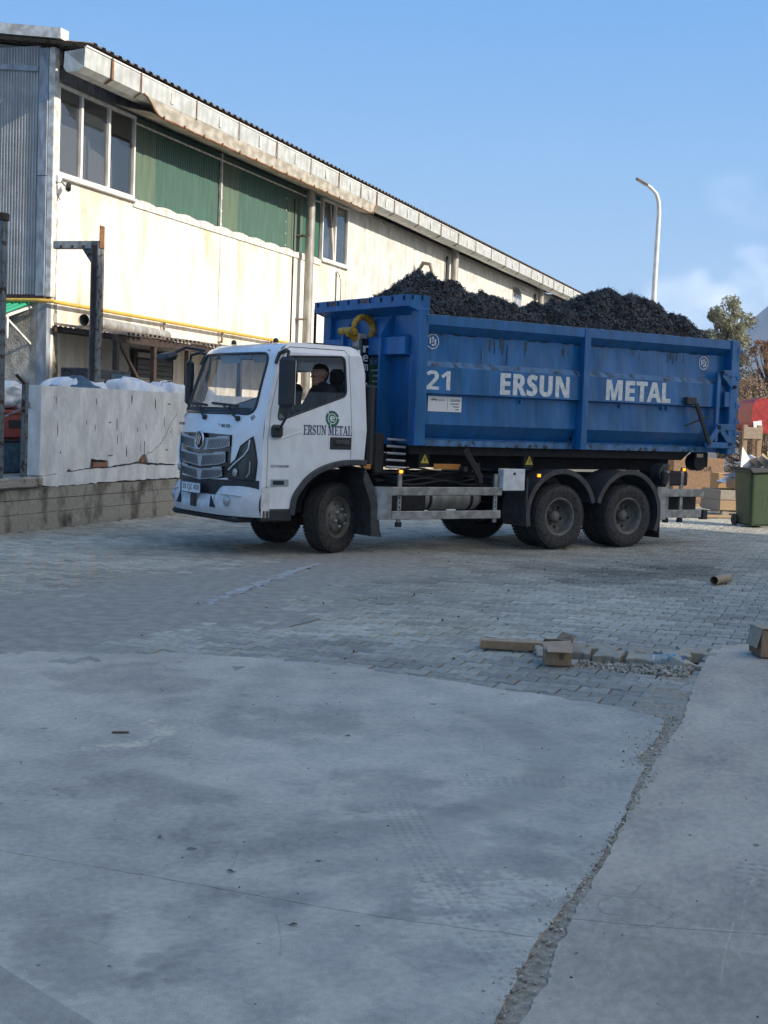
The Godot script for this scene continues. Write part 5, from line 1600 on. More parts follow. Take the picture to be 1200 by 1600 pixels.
		for sg in [-1.0, 1.0]:
			for j in 18:
				var uu: float = sg * lerpf(0.05, wd * 0.94, j / 17.0)
				if k == 0 and absf(uu) < 0.16: continue
				fin.bar(face(uu, lo.call(uu) + 0.01, 0.027), face(uu + sg * 0.03, hi.call(uu) - 0.012, 0.027), 0.0065, 0.006, 0.0, Vector3(0, 0, 1))
		put(fin, "fin_pattern", mats.rim_grey, bar)
	# oval badge with slashes
	var lg := MB.new()
	var lx := face(0.0, 1.315, 0.045)
	var el := []
	for k in 32: el.append(lx + Vector3(0, sin(TAU * k / 32.0) * 0.105, cos(TAU * k / 32.0) * 0.10))
	lg.tube(el, 0.012, 8, false, true)
	var badge := put(lg, "badge_ring", mats.chrome, t)
	var bd := MB.new()
	bd.lathe([Vector2(0, 0.0), Vector2(0.098, 0.0), Vector2(0.09, 0.012), Vector2(0, 0.016)], 32, Transform3D(Basis(Vector3.BACK, PI / 2), lx + Vector3(0.004, 0, 0)))
	put(bd, "badge_disc", mats.black_gloss, badge)
	var bs := MB.new()
	for e in [-0.045, 0.0, 0.042]:
		var hh := 0.068 if e == 0.0 else 0.05
		bs.bar(lx + Vector3(-0.016, -hh, e - 0.03), lx + Vector3(-0.016, hh, e + 0.022), 0.022, 0.006, 0.0, Vector3(0, 0, 1))
	put(bs, "badge_slash", mats.chrome, badge)
	words("lettering", "ATLAS 3D", mats.print_black, t, ti(Vector3(0, 0, 1), Vector3(0.10, 1, 0).normalized(), face(0.40, 1.50, 0.004)), 0.36, 0.036)
	words("lettering", "OTOKAR", mats.print_black, t, ti(Vector3(-0.06, 0, 1).normalized(), Vector3(0.10, 1, 0).normalized(), face(-0.72, 1.50, 0.012)), 0.24, 0.034)
	# headlamps
	for sg in [-1.0, 1.0]:
		var hp := [Vector2(0.90, 1.385), Vector2(0.955, 1.10), Vector2(0.94, 0.885), Vector2(0.60, 0.885), Vector2(0.575, 0.96), Vector2(0.60, 1.03), Vector2(0.70, 1.11), Vector2(0.755, 1.27)]
		var hm := MB.new()
		var poly := PackedVector2Array(hp)
		var cells := cut_cells(poly, PackedVector2Array(), [0.5, 0.7, 0.8, 0.88, 1.0], [0.8, 3.0])
		for c in cells: hm.flat(c, func(p: Vector2) -> Vector3: return face(sg * p.x, p.y, 0.008), Vector3(-1, 0, 0))
		var rimp := []
		for i in hp.size():
			for k in 4:
				var q: Vector2 = hp[i].lerp(hp[(i + 1) % hp.size()], k / 4.0)
				rimp.append(face(sg * q.x, q.y, 0.006))
		var hl := put(hm, "headlamp", mats.headlamp, t)
		var hr := MB.new()
		hr.tube(rimp, 0.010, 6, false, true)
		put(hr, "lamp_rim", mats.black_gloss, hl)
		var ld := MB.new()
		var lp := []
		for q in [Vector2(0.875, 1.35), Vector2(0.865, 1.25), Vector2(0.82, 1.17), Vector2(0.70, 1.07), Vector2(0.61, 0.99)]: lp.append(face(sg * q.x, q.y, 0.016))
		ld.tube(lp, 0.013, 8)
		put(ld, "light_strip", mats.chrome, hl)
		var l2 := MB.new()
		l2.tube([face(sg * 0.89, 1.10, 0.015), face(sg * 0.885, 0.97, 0.015), face(sg * 0.85, 0.915, 0.015)], 0.008, 6)
		l2.lathe([Vector2(0.05, 0), Vector2(0.048, 0.012), Vector2(0.03, 0.018), Vector2(0, 0.02)], 18, Transform3D(Basis(Vector3.BACK, PI / 2), face(sg * 0.70, 0.965, 0.008)))
		put(l2, "lens", mats.silver, hl)
	# black band under the grille
	var bl := MB.new()
	on_face(bl, -0.98, 0.98, func(u): return 0.70, func(u): return 0.885 - 0.03 * (1.0 - absf(u)), 0.004, 30, 2)
	put(bl, "lower_band", mats.black_plastic, t)
	# bumper
	var bm := MB.new()
	var bump := func(u: float, y: float, o: float) -> Vector3:
		return Vector3(-5.43 + 0.29 * pow(absf(u), 4.0) - o, y, MID + u * 1.04)
	var topy := func(u: float) -> float: return 0.685 + 0.115 * smoothstep(0.34, 0.50, absf(u)) + 0.02 * smoothstep(0.5, 1.0, absf(u))
	bm.grid(48, 10, func(u: float, v: float) -> Vector3:
		var uu := u * 2.0 - 1.0
		var y := lerpf(0.46, topy.call(uu), v)
		return bump.call(uu, y, 0.03 * sin(PI * clampf(v * 1.25, 0.0, 1.0)) - 0.05 * pow(v, 8.0)), Vector3(-1, 0, 0))
	bm.grid(48, 1, func(u: float, v: float) -> Vector3:
		var uu := u * 2.0 - 1.0
		return bump.call(uu, topy.call(uu), -0.05 - 0.12 * v), Vector3.UP)
	bm.grid(48, 1, func(u: float, v: float) -> Vector3: return bump.call(u * 2.0 - 1.0, 0.46, -0.2 * v), Vector3.DOWN)
	for sg in [-1.0, 1.0]:
		bm.grid(4, 6, func(u: float, v: float) -> Vector3: return Vector3(lerpf(-5.14, -5.03, u), lerpf(0.46, 0.80, v), MID + sg * 1.04), Vector3(0, 0, sg))
	var bumper := put(bm, "bumper", mats.bumper_white, t)
	bx("bumper_lip", mats.black_plastic, t, Vector3(-5.24, 0.425, MID), Vector3(0.26, 0.075, 1.66), 0.03)
	for sg in [-1.0, 1.0]:
		var fg := MB.new()
		fg.lathe([Vector2(0.062, 0), Vector2(0.062, 0.014), Vector2(0.045, 0.024), Vector2(0, 0.026)], 20, Transform3D(Basis(Vector3.BACK, PI / 2 - 0.2 * sg * 0.0), bump.call(sg * 0.66, 0.63, 0.022)))
		put(fg, "fog_lamp", mats.silver, bumper)
		var ds := MB.new()
		ds.bar(bump.call(sg * 0.54, 0.715, 0.02), bump.call(sg * 0.84, 0.70, 0.02), 0.012, 0.05, 0.004)
		put(ds, "lamp_brow", mats.bumper_white, bumper)
		var vt := MB.new()
		vt.prism(PackedVector2Array([Vector2(MID + sg * 0.40, 0.68), Vector2(MID + sg * 0.50, 0.545), Vector2(MID + sg * 0.38, 0.545)]), Transform3D(Basis(Vector3(0, 0, 1), Vector3.UP, Vector3(-1, 0, 0)), Vector3(-5.452, 0, 0)), 0.012)
		put(vt, "air_slot", mats.seam, bumper)
	bx("tow_cover", mats.black_plastic, bumper, Vector3(-5.468, 0.60, MID - 0.03), Vector3(0.02, 0.15, 0.14), 0.006)
	var plate := bx("number_plate", mats.navy_print, t, Vector3(-5.472, 0.745, MID - 0.10), Vector3(0.016, 0.135, 0.54), 0.006)
	bx("plate_face", mats.paper_white, plate, Vector3(-5.482, 0.745, MID - 0.08), Vector3(0.006, 0.112, 0.475), 0.001)
	words("lettering", "35 CJC 458", mats.print_black, plate, ti(Vector3(0, 0, 1), Vector3.UP, Vector3(-5.484, 0.745, MID - 0.075)) * Transform3D(Basis(), Vector3()), 0.43, 0.082)
	# roof bits
	for z in [-0.55, -1.6]:
		var bc := MB.new()
		bc.lathe([Vector2(0, 0), Vector2(0.035, 0), Vector2(0.03, 0.04), Vector2(0.012, 0.055), Vector2(0, 0.058)], 12, Transform3D(Basis(), Vector3(-4.72, 2.50, z)))
		put(bc, "roof_marker", mats.black_plastic, t)
	# --- inside the cab
	bx("dashboard", mats.dash_grey, t, Vector3(-4.98, 1.56, MID), Vector3(0.44, 0.20, 1.84), 0.05)
	bx("papers", mats.orange_papers, t, Vector3(-5.12, 1.668, MID - 0.35), Vector3(0.10, 0.016, 0.75), 0.002, Basis(Vector3.BACK, -0.05))
	for z in [-0.52, -1.62]:
		var st := Node3D.new()
		st.name = "seat"
		t.add_child(st, true)
		bx("cushion", mats.seat_cloth, st, Vector3(-4.17, 1.36, z), Vector3(0.50, 0.16, 0.50), 0.05)
		bx("backrest", mats.seat_cloth, st, Vector3(-3.90, 1.72, z), Vector3(0.14, 0.66, 0.48), 0.05, Basis(Vector3.BACK, -0.1))
		bx("headrest", mats.seat_cloth, st, Vector3(-3.87, 2.13, z), Vector3(0.10, 0.20, 0.26), 0.045)
		bx("base", mats.seam, st, Vector3(-4.15, 1.20, z), Vector3(0.40, 0.18, 0.40), 0.02)
	bx("headliner", mats.cab_lining, t, Vector3(-4.32, 2.455, MID), Vector3(0.9, 0.02, 1.74), 0.004)
	for z in [-0.55, -1.35]:
		bx("sun_visor", mats.dash_grey, t, Vector3(-4.90, 2.33, z), Vector3(0.02, 0.16, 0.50), 0.008, Basis(Vector3.BACK, 0.45))
	var swm := MB.new()
	var swc := Vector3(-4.60, 1.72, -0.52)
	var sr := []
	var sb := Basis(Vector3.BACK, -0.95)
	for k in 28: sr.append(swc + sb * Vector3(cos(TAU * k / 28.0) * 0.205, 0, sin(TAU * k / 28.0) * 0.205))
	swm.tube(sr, 0.016, 8, false, true)
	for k in 3: swm.bar(swc, swc + sb * Vector3(cos(TAU * k / 3.0 + 0.5) * 0.2, 0, sin(TAU * k / 3.0 + 0.5) * 0.2), 0.02, 0.05)
	swm.tube([swc, Vector3(-4.85, 1.48, -0.52)], 0.03, 8)
	put(swm, "steering_wheel", mats.black_plastic, t)
	var gh := MB.new()
	gh.tube([face(-0.80, 1.78, -0.10), face(-0.80, 1.80, -0.16), face(-0.80, 1.95, -0.16), face(-0.80, 2.0, -0.10)], 0.016, 8)
	put(gh, "grab_handle", mats.dash_grey, t)
	bx("rear_glass", mats.side_glass, t, Vector3(-3.755, 2.0, MID), Vector3(0.006, 0.42, 1.26))
	# --- chassis
	for z in [-0.68, -1.48]: bx("frame_rail", mats.chassis, t, Vector3(-1.45, 0.86, z), Vector3(7.0, 0.22, 0.08), 0.01)
	for x in [-4.6, -3.1, -2.2, -1.2, 0.0, 1.6]: bx("cross_member", mats.chassis, t, Vector3(x, 0.86, MID), Vector3(0.10, 0.18, 0.72), 0.008)
	for z in [-0.72, -1.44]: bx("hook_frame", mats.chassis, t, Vector3(-0.6, 1.12, z), Vector3(5.2, 0.16, 0.14), 0.01)
	bx("engine", mats.chassis, t, Vector3(-4.3, 0.82, MID), Vector3(1.1, 0.5, 0.7), 0.06)
	bx("front_axle", mats.chassis, t, Vector3(-3.95, 0.43, MID), Vector3(0.14, 0.12, 1.5), 0.02)
	for x in [-0.62, 0.62]:
		var ax := MB.new()
		ax.tube([Vector3(x, 0.43, -0.3), Vector3(x, 0.43, -1.86)], 0.07, 10)
		ax.lathe([Vector2(0, -0.18), Vector2(0.13, -0.15), Vector2(0.18, 0), Vector2(0.13, 0.15), Vector2(0, 0.18)], 16, Transform3D(Basis(Vector3.BACK, PI / 2), Vector3(x, 0.45, MID)))
		put(ax, "rear_axle", mats.chassis, t)
		for z in [-0.6, -1.56]:
			bx("leaf_spring", mats.chassis, t, Vector3(x, 0.60, z), Vector3(1.0, 0.09, 0.08), 0.02)
	# wheels
	wheel(t, Vector3(-3.95, 0.43, -0.42), deg_to_rad(22), false, "wheel")
	wheel(t, Vector3(-3.95, 0.43, -1.74), deg_to_rad(20), false, "wheel", true)
	for x in [-0.62, 0.62]:
		wheel(t, Vector3(x, 0.43, -0.125), 0.0, true)
		wheel(t, Vector3(x, 0.43, -0.415), 0.0, true)
		wheel(t, Vector3(x, 0.43, -2.035), 0.0, true, "wheel", true)
		wheel(t, Vector3(x, 0.43, -1.745), 0.0, true, "wheel", true)
	# rear fenders: black half-rings with a rib
	for sg in [1.0, -1.0]:
		var z0 := 0.02 if sg > 0 else -2.18
		var z1 := -0.50 if sg > 0 else -1.66
		for x in [-0.62, 0.60]:
			var fm := MB.new()
			var a_lo := -0.12 if x > 0 else 0.30
			var prof := func(u: float, rr: float, z: float) -> Vector3:
				var a := lerpf(PI + 0.28, 0.26, u) if x < 0 else lerpf(PI - 0.26, -0.45, u)
				return Vector3(x - cos(PI - a) * rr * 1.02, 0.47 + sin(a) * rr, z)
			fm.grid(30, 1, func(u: float, v: float) -> Vector3: return prof.call(u, 0.585, lerpf(z0, z1, v)), Vector3.UP)
			fm.grid(30, 1, func(u: float, v: float) -> Vector3: return prof.call(u, 0.555, lerpf(z0, z1, v)), Vector3.DOWN)
			fm.grid(30, 1, func(u: float, v: float) -> Vector3: return prof.call(u, lerpf(0.535, 0.60, v), z0), Vector3(0, 0, sg))
			fm.grid(30, 1, func(u: float, v: float) -> Vector3: return prof.call(u, lerpf(0.535, 0.60, v), z0 - 0.02 * sg), Vector3(0, 0, -sg))
			fm.grid(30, 1, func(u: float, v: float) -> Vector3: return prof.call(u, 0.60, z0 - 0.02 * sg * v), Vector3.UP)
			var fe := put(fm, "rear_fender", mats.fender, t)
			if sg > 0 and x < 0: lamp_amber(fe, Vector3(x - 0.44, 0.98, z0 + 0.012))
		bx("mudflap", mats.black_plastic, t, Vector3(1.22, 0.30, (z0 + z1) / 2), Vector3(0.02, 0.36, absf(z1 - z0) - 0.04), 0.004)
		# filler plate at the front of the first fender
		bx("fender_plate", mats.fender, t, Vector3(-1.22, 0.74, z0 - 0.03 * sg), Vector3(0.03, 0.40, 0.05), 0.008)
	# side guard: wrapped aluminium band and rails
	for sg in [1.0, -1.0]:
		var z := 0.0 if sg > 0 else -2.15
		var sgm := Node3D.new()
		sgm.name = "side_guard"
		t.add_child(sgm, true)
		bx("guard_rail", mats.alu, sgm, Vector3(-2.50, 0.77, z), Vector3(1.72, 0.105, 0.035), 0.008)
		bx("guard_rail", mats.alu, sgm, Vector3(-2.50, 0.475, z), Vector3(1.70, 0.105, 0.035), 0.008)
		var fw := MB.new()
		fw.grid(10, 1, func(u: float, v: float) -> Vector3:
			var a := u * PI * 0.5
			return Vector3(-3.36 - 0.22 * sin(a), lerpf(0.42, 0.825, v), z + sg * 0.018 - sg * 0.22 * (1.0 - cos(a))), Vector3(-1, 0, sg))
		fw.grid(10, 1, func(u: float, v: float) -> Vector3:
			var a := u * PI * 0.5
			return Vector3(-3.36 - 0.20 * sin(a), lerpf(0.42, 0.825, v), z - sg * 0.012 - sg * 0.20 * (1.0 - cos(a))), Vector3(1, 0, -sg))
		put(fw, "guard_nose", mats.alu, sgm)
		for x in [-3.22, -1.72]:
			var pm := MB.new()
			pm.box(Vector3(x, 0.68, z - 0.03 * sg), Vector3(0.055, 0.62, 0.03), 0.004)
			put(pm, "guard_post", mats.alu, sgm)
			for k in 5: bx("post_slot", mats.seam, sgm, Vector3(x, 0.50 + 0.055 * k + 0.02, z - 0.0145 * sg), Vector3(0.016, 0.03, 0.002))
		bx("frame_arm", mats.chassis, sgm, Vector3(-3.22, 0.90, z - 0.36 * sg), Vector3(0.08, 0.10, 0.64), 0.01)
		bx("frame_arm", mats.chassis, sgm, Vector3(-1.72, 0.90, z - 0.36 * sg), Vector3(0.08, 0.10, 0.64), 0.01)
		if sg > 0:
			bx("foot_rubber", mats.seam, sgm, Vector3(-3.22, 0.36, z - 0.03), Vector3(0.08, 0.06, 0.05), 0.008)
			lamp_amber(sgm, Vector3(-3.22, 1.01, z - 0.02))
			bx("reflector", mats.trim_white, sgm, Vector3(-2.45, 0.538, z + 0.002), Vector3(0.14, 0.02, 0.03), 0.003)
	# control box, tank and hoses between the axles
	bx("control_box", mats.white_paint, t, Vector3(-1.47, 0.92, -0.02), Vector3(0.36, 0.28, 0.12), 0.008)
	bx("box_catch", mats.print_black, t, Vector3(-1.47, 1.00, 0.042), Vector3(0.04, 0.03, 0.006), 0.002)
	var tk := MB.new()
	tk.lathe([Vector2(0, -0.50), Vector2(0.10, -0.48), Vector2(0.145, -0.40), Vector2(0.145, 0.40), Vector2(0.10, 0.48), Vector2(0, 0.50)], 20, Transform3D(Basis(Vector3.BACK, PI / 2), Vector3(-2.25, 0.66, -0.36)))
	var tank := put(tk, "air_tank", mats.drain_pipe, t)
	for x in [-2.6, -1.95]:
		var tb2 := MB.new()
		tb2.tube([Vector3(x - 0.02, 0.66, -0.36), Vector3(x + 0.02, 0.66, -0.36)], 0.152, 20)
		put(tb2, "tank_strap", mats.chassis, tank)
	bx("battery_box", mats.chassis, t, Vector3(-2.95, 0.66, -0.38), Vector3(0.55, 0.30, 0.34), 0.02)
	bx("amber_plate", mats.amber_plate, t, Vector3(-2.38, 1.07, -0.20), Vector3(0.42, 0.07, 0.012), 0.004)
	for w in [[-2.72, 1.16, -0.22, 0.0], [-1.98, 1.06, -0.12, 0.0], [-1.02, 1.16, -0.22, 0.0]]:
		var tr := MB.new()
		tr.prism(PackedVector2Array([Vector2(w[0] - 0.065, w[1] - 0.05), Vector2(w[0] + 0.065, w[1] - 0.05), Vector2(w[0], w[1] + 0.065)]), Transform3D(Basis(), Vector3(0, 0, w[2])), 0.006)
		var tri := put(tr, "warning_sign", mats.warn_yellow, t)
		bx("warning_mark", mats.print_black, tri, Vector3(w[0], w[1] - 0.004, w[2] + 0.008), Vector3(0.012, 0.05, 0.003))
		bx("sign_bracket", mats.chassis, t, Vector3(w[0], w[1] - 0.02, w[2] - 0.10), Vector3(0.16, 0.16, 0.19), 0.01)
	var lv := MB.new()
	lv.bar(Vector3(-2.18, 1.30, -0.10), Vector3(-1.92, 0.92, -0.08), 0.09, 0.03, 0.01)
	lv.tube([Vector3(-2.2, 1.05, -0.14), Vector3(-2.2, 1.05, -0.04)], 0.035, 10)
	lv.tube([Vector3(-1.95, 0.90, -0.14), Vector3(-1.95, 0.90, -0.04)], 0.035, 10)
	put(lv, "lock_lever", mats.chassis, t)
	var hs := MB.new()
	for k in 6:
		var y := 0.86 + 0.03 * k
		var pts := []
		for j in 14: pts.append(Vector3(-3.5 + j * 0.13, y + 0.03 * sin(j * 0.9 + k * 1.7), -0.30 - 0.03 * k + 0.03 * cos(j * 0.7 + k)))
		hs.tube(pts, 0.014, 6)
	put(hs, "hose_bundle", mats.black_plastic, t)
	# valve bank behind the cab
	var vb := bx("valve_bank", mats.chassis, t, Vector3(-3.42, 1.22, -0.35), Vector3(0.16, 0.50, 0.30), 0.02)
	for k in 5:
		var vl := MB.new()
		vl.tube([Vector3(-3.33, 1.06 + k * 0.085, -0.18), Vector3(-3.05, 1.05 + k * 0.085, -0.18)], 0.016, 8)
		put(vl, "valve_lever", mats.silver, vb)
	bx("intake_duct", mats.black_plastic, t, Vector3(-3.60, 1.55, -0.22), Vector3(0.10, 1.0, 0.22), 0.03)
	bx("side_lamp", mats.amber_plate, t, Vector3(-3.66, 1.06, -0.12), Vector3(0.12, 0.06, 0.05), 0.01)
	# hook arm
	var mast := bx("hook_mast", mats.black_gloss, t, Vector3(-3.18, 1.88, MID + 0.02), Vector3(0.16, 1.55, 0.22), 0.02)
	mast_letters(mast)
	bx("mast_head", mats.drain_pipe, t, Vector3(-3.20, 2.62, MID + 0.02), Vector3(0.16, 0.20, 0.16), 0.03)
	var hk := MB.new()
	var hpnts := []
	for k in 15:
		var a := lerpf(-0.9, 3.4, k / 14.0)
		hpnts.append(Vector3(-3.16 + cos(a) * 0.15, 2.78 + sin(a) * 0.15, MID + 0.03))
	hk.tube(hpnts, [0.04, 0.044, 0.046, 0.046, 0.046, 0.046, 0.046, 0.046, 0.044, 0.042, 0.04, 0.038, 0.036, 0.032, 0.026], 10)
	hk.bar(Vector3(-3.10, 2.58, MID + 0.03), Vector3(-3.40, 2.74, MID + 0.03), 0.12, 0.10, 0.03)
	hk.tube([Vector3(-3.38, 2.74, MID - 0.16), Vector3(-3.38, 2.74, MID + 0.16)], 0.05, 10)
	put(hk, "hook", mats.hook_yellow, t)
	# roller, rear guard, tail
	var rlm := MB.new()
	rlm.tube([Vector3(1.40, 1.02, -0.10), Vector3(1.40, 1.02, -0.28)], 0.135, 20)
	var roll := put(rlm, "rear_roller", mats.fender, t)
	var rl2 := MB.new()
	rl2.tube([Vector3(1.40, 1.02, -0.075), Vector3(1.40, 1.02, -0.10)], 0.05, 12)
	put(rl2, "roller_hub", mats.silver, roll)
	var rg := Node3D.new()
	rg.name = "rear_guard"
	t.add_child(rg)
	bx("guard_plate", mats.alu, rg, Vector3(1.26, 0.60, -0.03), Vector3(0.18, 0.46, 0.03), 0.006)
	bx("guard_rail", mats.alu, rg, Vector3(1.72, 0.75, -0.03), Vector3(0.76, 0.11, 0.04), 0.006)
	bx("guard_rail", mats.alu, rg, Vector3(1.70, 0.455, -0.03), Vector3(0.72, 0.11, 0.04), 0.006)
	for x in [1.40, 1.68]:
		bx("guard_post", mats.alu, rg, Vector3(x, 0.72, -0.065), Vector3(0.06, 0.70, 0.03), 0.004)
		bx("foot_rubber", mats.seam, rg, Vector3(x - 0.02, 0.36, -0.05), Vector3(0.09, 0.06, 0.05), 0.008)
	bx("tail_box", mats.chassis, rg, Vector3(1.75, 0.60, -0.30), Vector3(0.66, 0.34, 0.34), 0.02)
	bx("tail_block", mats.black_plastic, rg, Vector3(2.13, 0.44, -0.05), Vector3(0.10, 0.14, 0.10), 0.01)
	bx("hanger", mats.chassis, rg, Vector3(1.55, 0.95, -0.30), Vector3(0.5, 0.20, 0.5), 0.02)
	lamp_amber(rg, Vector3(1.70, 1.08, -0.055))
	bx("side_marker", mats.amber_plate, rg, Vector3(1.42, 1.09, -0.05), Vector3(0.07, 0.05, 0.04), 0.008)
	build_driver()

func mast_letters(mast: Node) -> Node:
	var k := 0
	for ch in ["r", "e", "m", "i", "n"]:
		words("lettering", ch, mats.stencil, mast, ti(Vector3.RIGHT, Vector3.UP, Vector3(-3.18, 2.52 - 0.115 * k, MID + 0.131)), 0.085 if ch != "i" else 0.03, 0.085)
		k += 1
	return mast

func lamp_amber(parent: Node, at: Vector3) -> Node:
	# a lit side marker: housing, glowing lens and its small light
	var h := bx("marker_lamp", mats.black_plastic, parent, at, Vector3(0.11, 0.055, 0.02), 0.006)
	if not mats.has("amber_lit"): glow("amber_lit", Color(1.0, 0.50, 0.10), 2.2)
	bx("lens", mats.amber_lit, h, at + Vector3(0, 0, 0.014), Vector3(0.05, 0.035, 0.010), 0.004)
	var l := OmniLight3D.new()
	l.name = "marker_light"
	l.light_color = Color(1.0, 0.5, 0.1)
	l.light_energy = 0.0008
	l.light_size = 0.02
	l.omni_range = 3.0
	l.omni_attenuation = 2.0
	l.shadow_enabled = true
	l.position = at + Vector3(0, 0, 0.05)
	h.add_child(l)
	return h

# ---- the driver: one skin meshed from a field of tapered bones
func build_driver() -> void:
	var z := -0.52
	var d := base("person", truck_xf, "driver in a dark jacket at the wheel, looking ahead", "person")
	var J := [  # a, ra, b, rb
		[Vector3(-4.10, 1.50, z), 0.15, Vector3(-4.07, 1.72, z), 0.15], [Vector3(-4.07, 1.72, z), 0.155, Vector3(-4.06, 1.92, z), 0.13],
		[Vector3(-4.06, 1.94, z - 0.13), 0.085, Vector3(-4.06, 1.94, z + 0.13), 0.085],
		[Vector3(-4.06, 1.95, z), 0.075, Vector3(-4.10, 2.06, z), 0.056],
		[Vector3(-4.06, 1.93, z + 0.19), 0.075, Vector3(-4.20, 1.68, z + 0.24), 0.055], [Vector3(-4.20, 1.68, z + 0.24), 0.052, Vector3(-4.46, 1.72, z + 0.17), 0.036],
		[Vector3(-4.06, 1.93, z - 0.19), 0.075, Vector3(-4.20, 1.68, z - 0.24), 0.055], [Vector3(-4.20, 1.68, z - 0.24), 0.052, Vector3(-4.46, 1.72, z - 0.17), 0.036],
		[Vector3(-4.10, 1.50, z + 0.09), 0.10, Vector3(-4.48, 1.50, z + 0.13), 0.075], [Vector3(-4.48, 1.50, z + 0.13), 0.07, Vector3(-4.60, 1.20, z + 0.12), 0.05],
		[Vector3(-4.10, 1.50, z - 0.09), 0.10, Vector3(-4.48, 1.50, z - 0.13), 0.075], [Vector3(-4.48, 1.50, z - 0.13), 0.07, Vector3(-4.60, 1.20, z - 0.12), 0.05]]
	var body := field_mesh(J, AABB(Vector3(-4.72, 1.13, z - 0.36), Vector3(0.88, 0.98, 0.72)), 0.024, 0.05)
	# hands: palm and five bent fingers closing on the wheel rim
	for sg in [-1.0, 1.0]:
		var w := Vector3(-4.47, 1.725, z + sg * 0.17)
		body.tube([w + Vector3(0.03, 0, 0), w, w + Vector3(-0.05, 0.01, 0), w + Vector3(-0.085, 0.012, 0)], [0.034, 0.036, 0.042, 0.03], 10)
		for k in 4:
			var off := Vector3(0, 0, (k - 1.5) * 0.021)
			var L: float = [0.9, 1.0, 0.95, 0.75][k]
			var b0 := w + Vector3(-0.08, 0.018, 0) + off
			body.tube([b0, b0 + Vector3(-0.035, 0.012, 0) * L, b0 + Vector3(-0.05, -0.018, 0) * L, b0 + Vector3(-0.03, -0.04, 0) * L], [0.010, 0.0095, 0.009, 0.0075], 7)
		body.tube([w + Vector3(-0.03, -0.005, -sg * 0.03), w + Vector3(-0.06, -0.012, -sg * 0.055), w + Vector3(-0.085, -0.02, -sg * 0.05)], [0.013, 0.011, 0.009], 7)
	put(body, "body", mats.dark_cloth, d)
	# head: skull, jaw, nose, brow, ears
	var c := Vector3(-4.12, 2.14, z)
	var H := [[c + Vector3(0.02, 0.03, 0), 0.092, c + Vector3(-0.005, 0.03, 0), 0.09], [c + Vector3(-0.02, -0.05, 0), 0.062, c + Vector3(-0.05, -0.085, 0), 0.042],
		[c + Vector3(-0.088, 0.015, 0), 0.012, c + Vector3(-0.112, -0.022, 0), 0.014], [c + Vector3(-0.083, 0.03, -0.035), 0.014, c + Vector3(-0.083, 0.03, 0.035), 0.014],
		[c + Vector3(-0.086, -0.052, -0.02), 0.011, c + Vector3(-0.086, -0.052, 0.02), 0.011], [c + Vector3(0.01, 0.0, 0.088), 0.016, c + Vector3(0.012, 0.035, 0.094), 0.018],
		[c + Vector3(0.01, 0.0, -0.088), 0.016, c + Vector3(0.012, 0.035, -0.094), 0.018], [c + Vector3(0.02, -0.05, 0), 0.055, c + Vector3(0.03, -0.12, 0), 0.055]]
	var hm := field_mesh(H, AABB(c - Vector3(0.16, 0.2, 0.14), Vector3(0.32, 0.36, 0.28)), 0.011, 0.016)
	put(hm, "head", mats.skin, d)
	var hair := field_mesh([[c + Vector3(0.035, 0.055, 0), 0.086, c + Vector3(-0.01, 0.068, 0), 0.076], [c + Vector3(0.055, 0.0, 0), 0.07, c + Vector3(0.05, -0.03, 0), 0.06]], AABB(c - Vector3(0.14, 0.14, 0.14), Vector3(0.32, 0.34, 0.28)), 0.013, 0.02)
	put(hair, "hair", mats.hair, d)
	for sg in [-1.0, 1.0]:
		var e := MB.new()
		e.lathe([Vector2(0, -0.010), Vector2(0.008, -0.006), Vector2(0.0105, 0), Vector2(0.008, 0.006), Vector2(0, 0.010)], 10, Transform3D(Basis(), c + Vector3(-0.082, 0.01, sg * 0.033)))
		put(e, "eye", mats.paper_white, d)

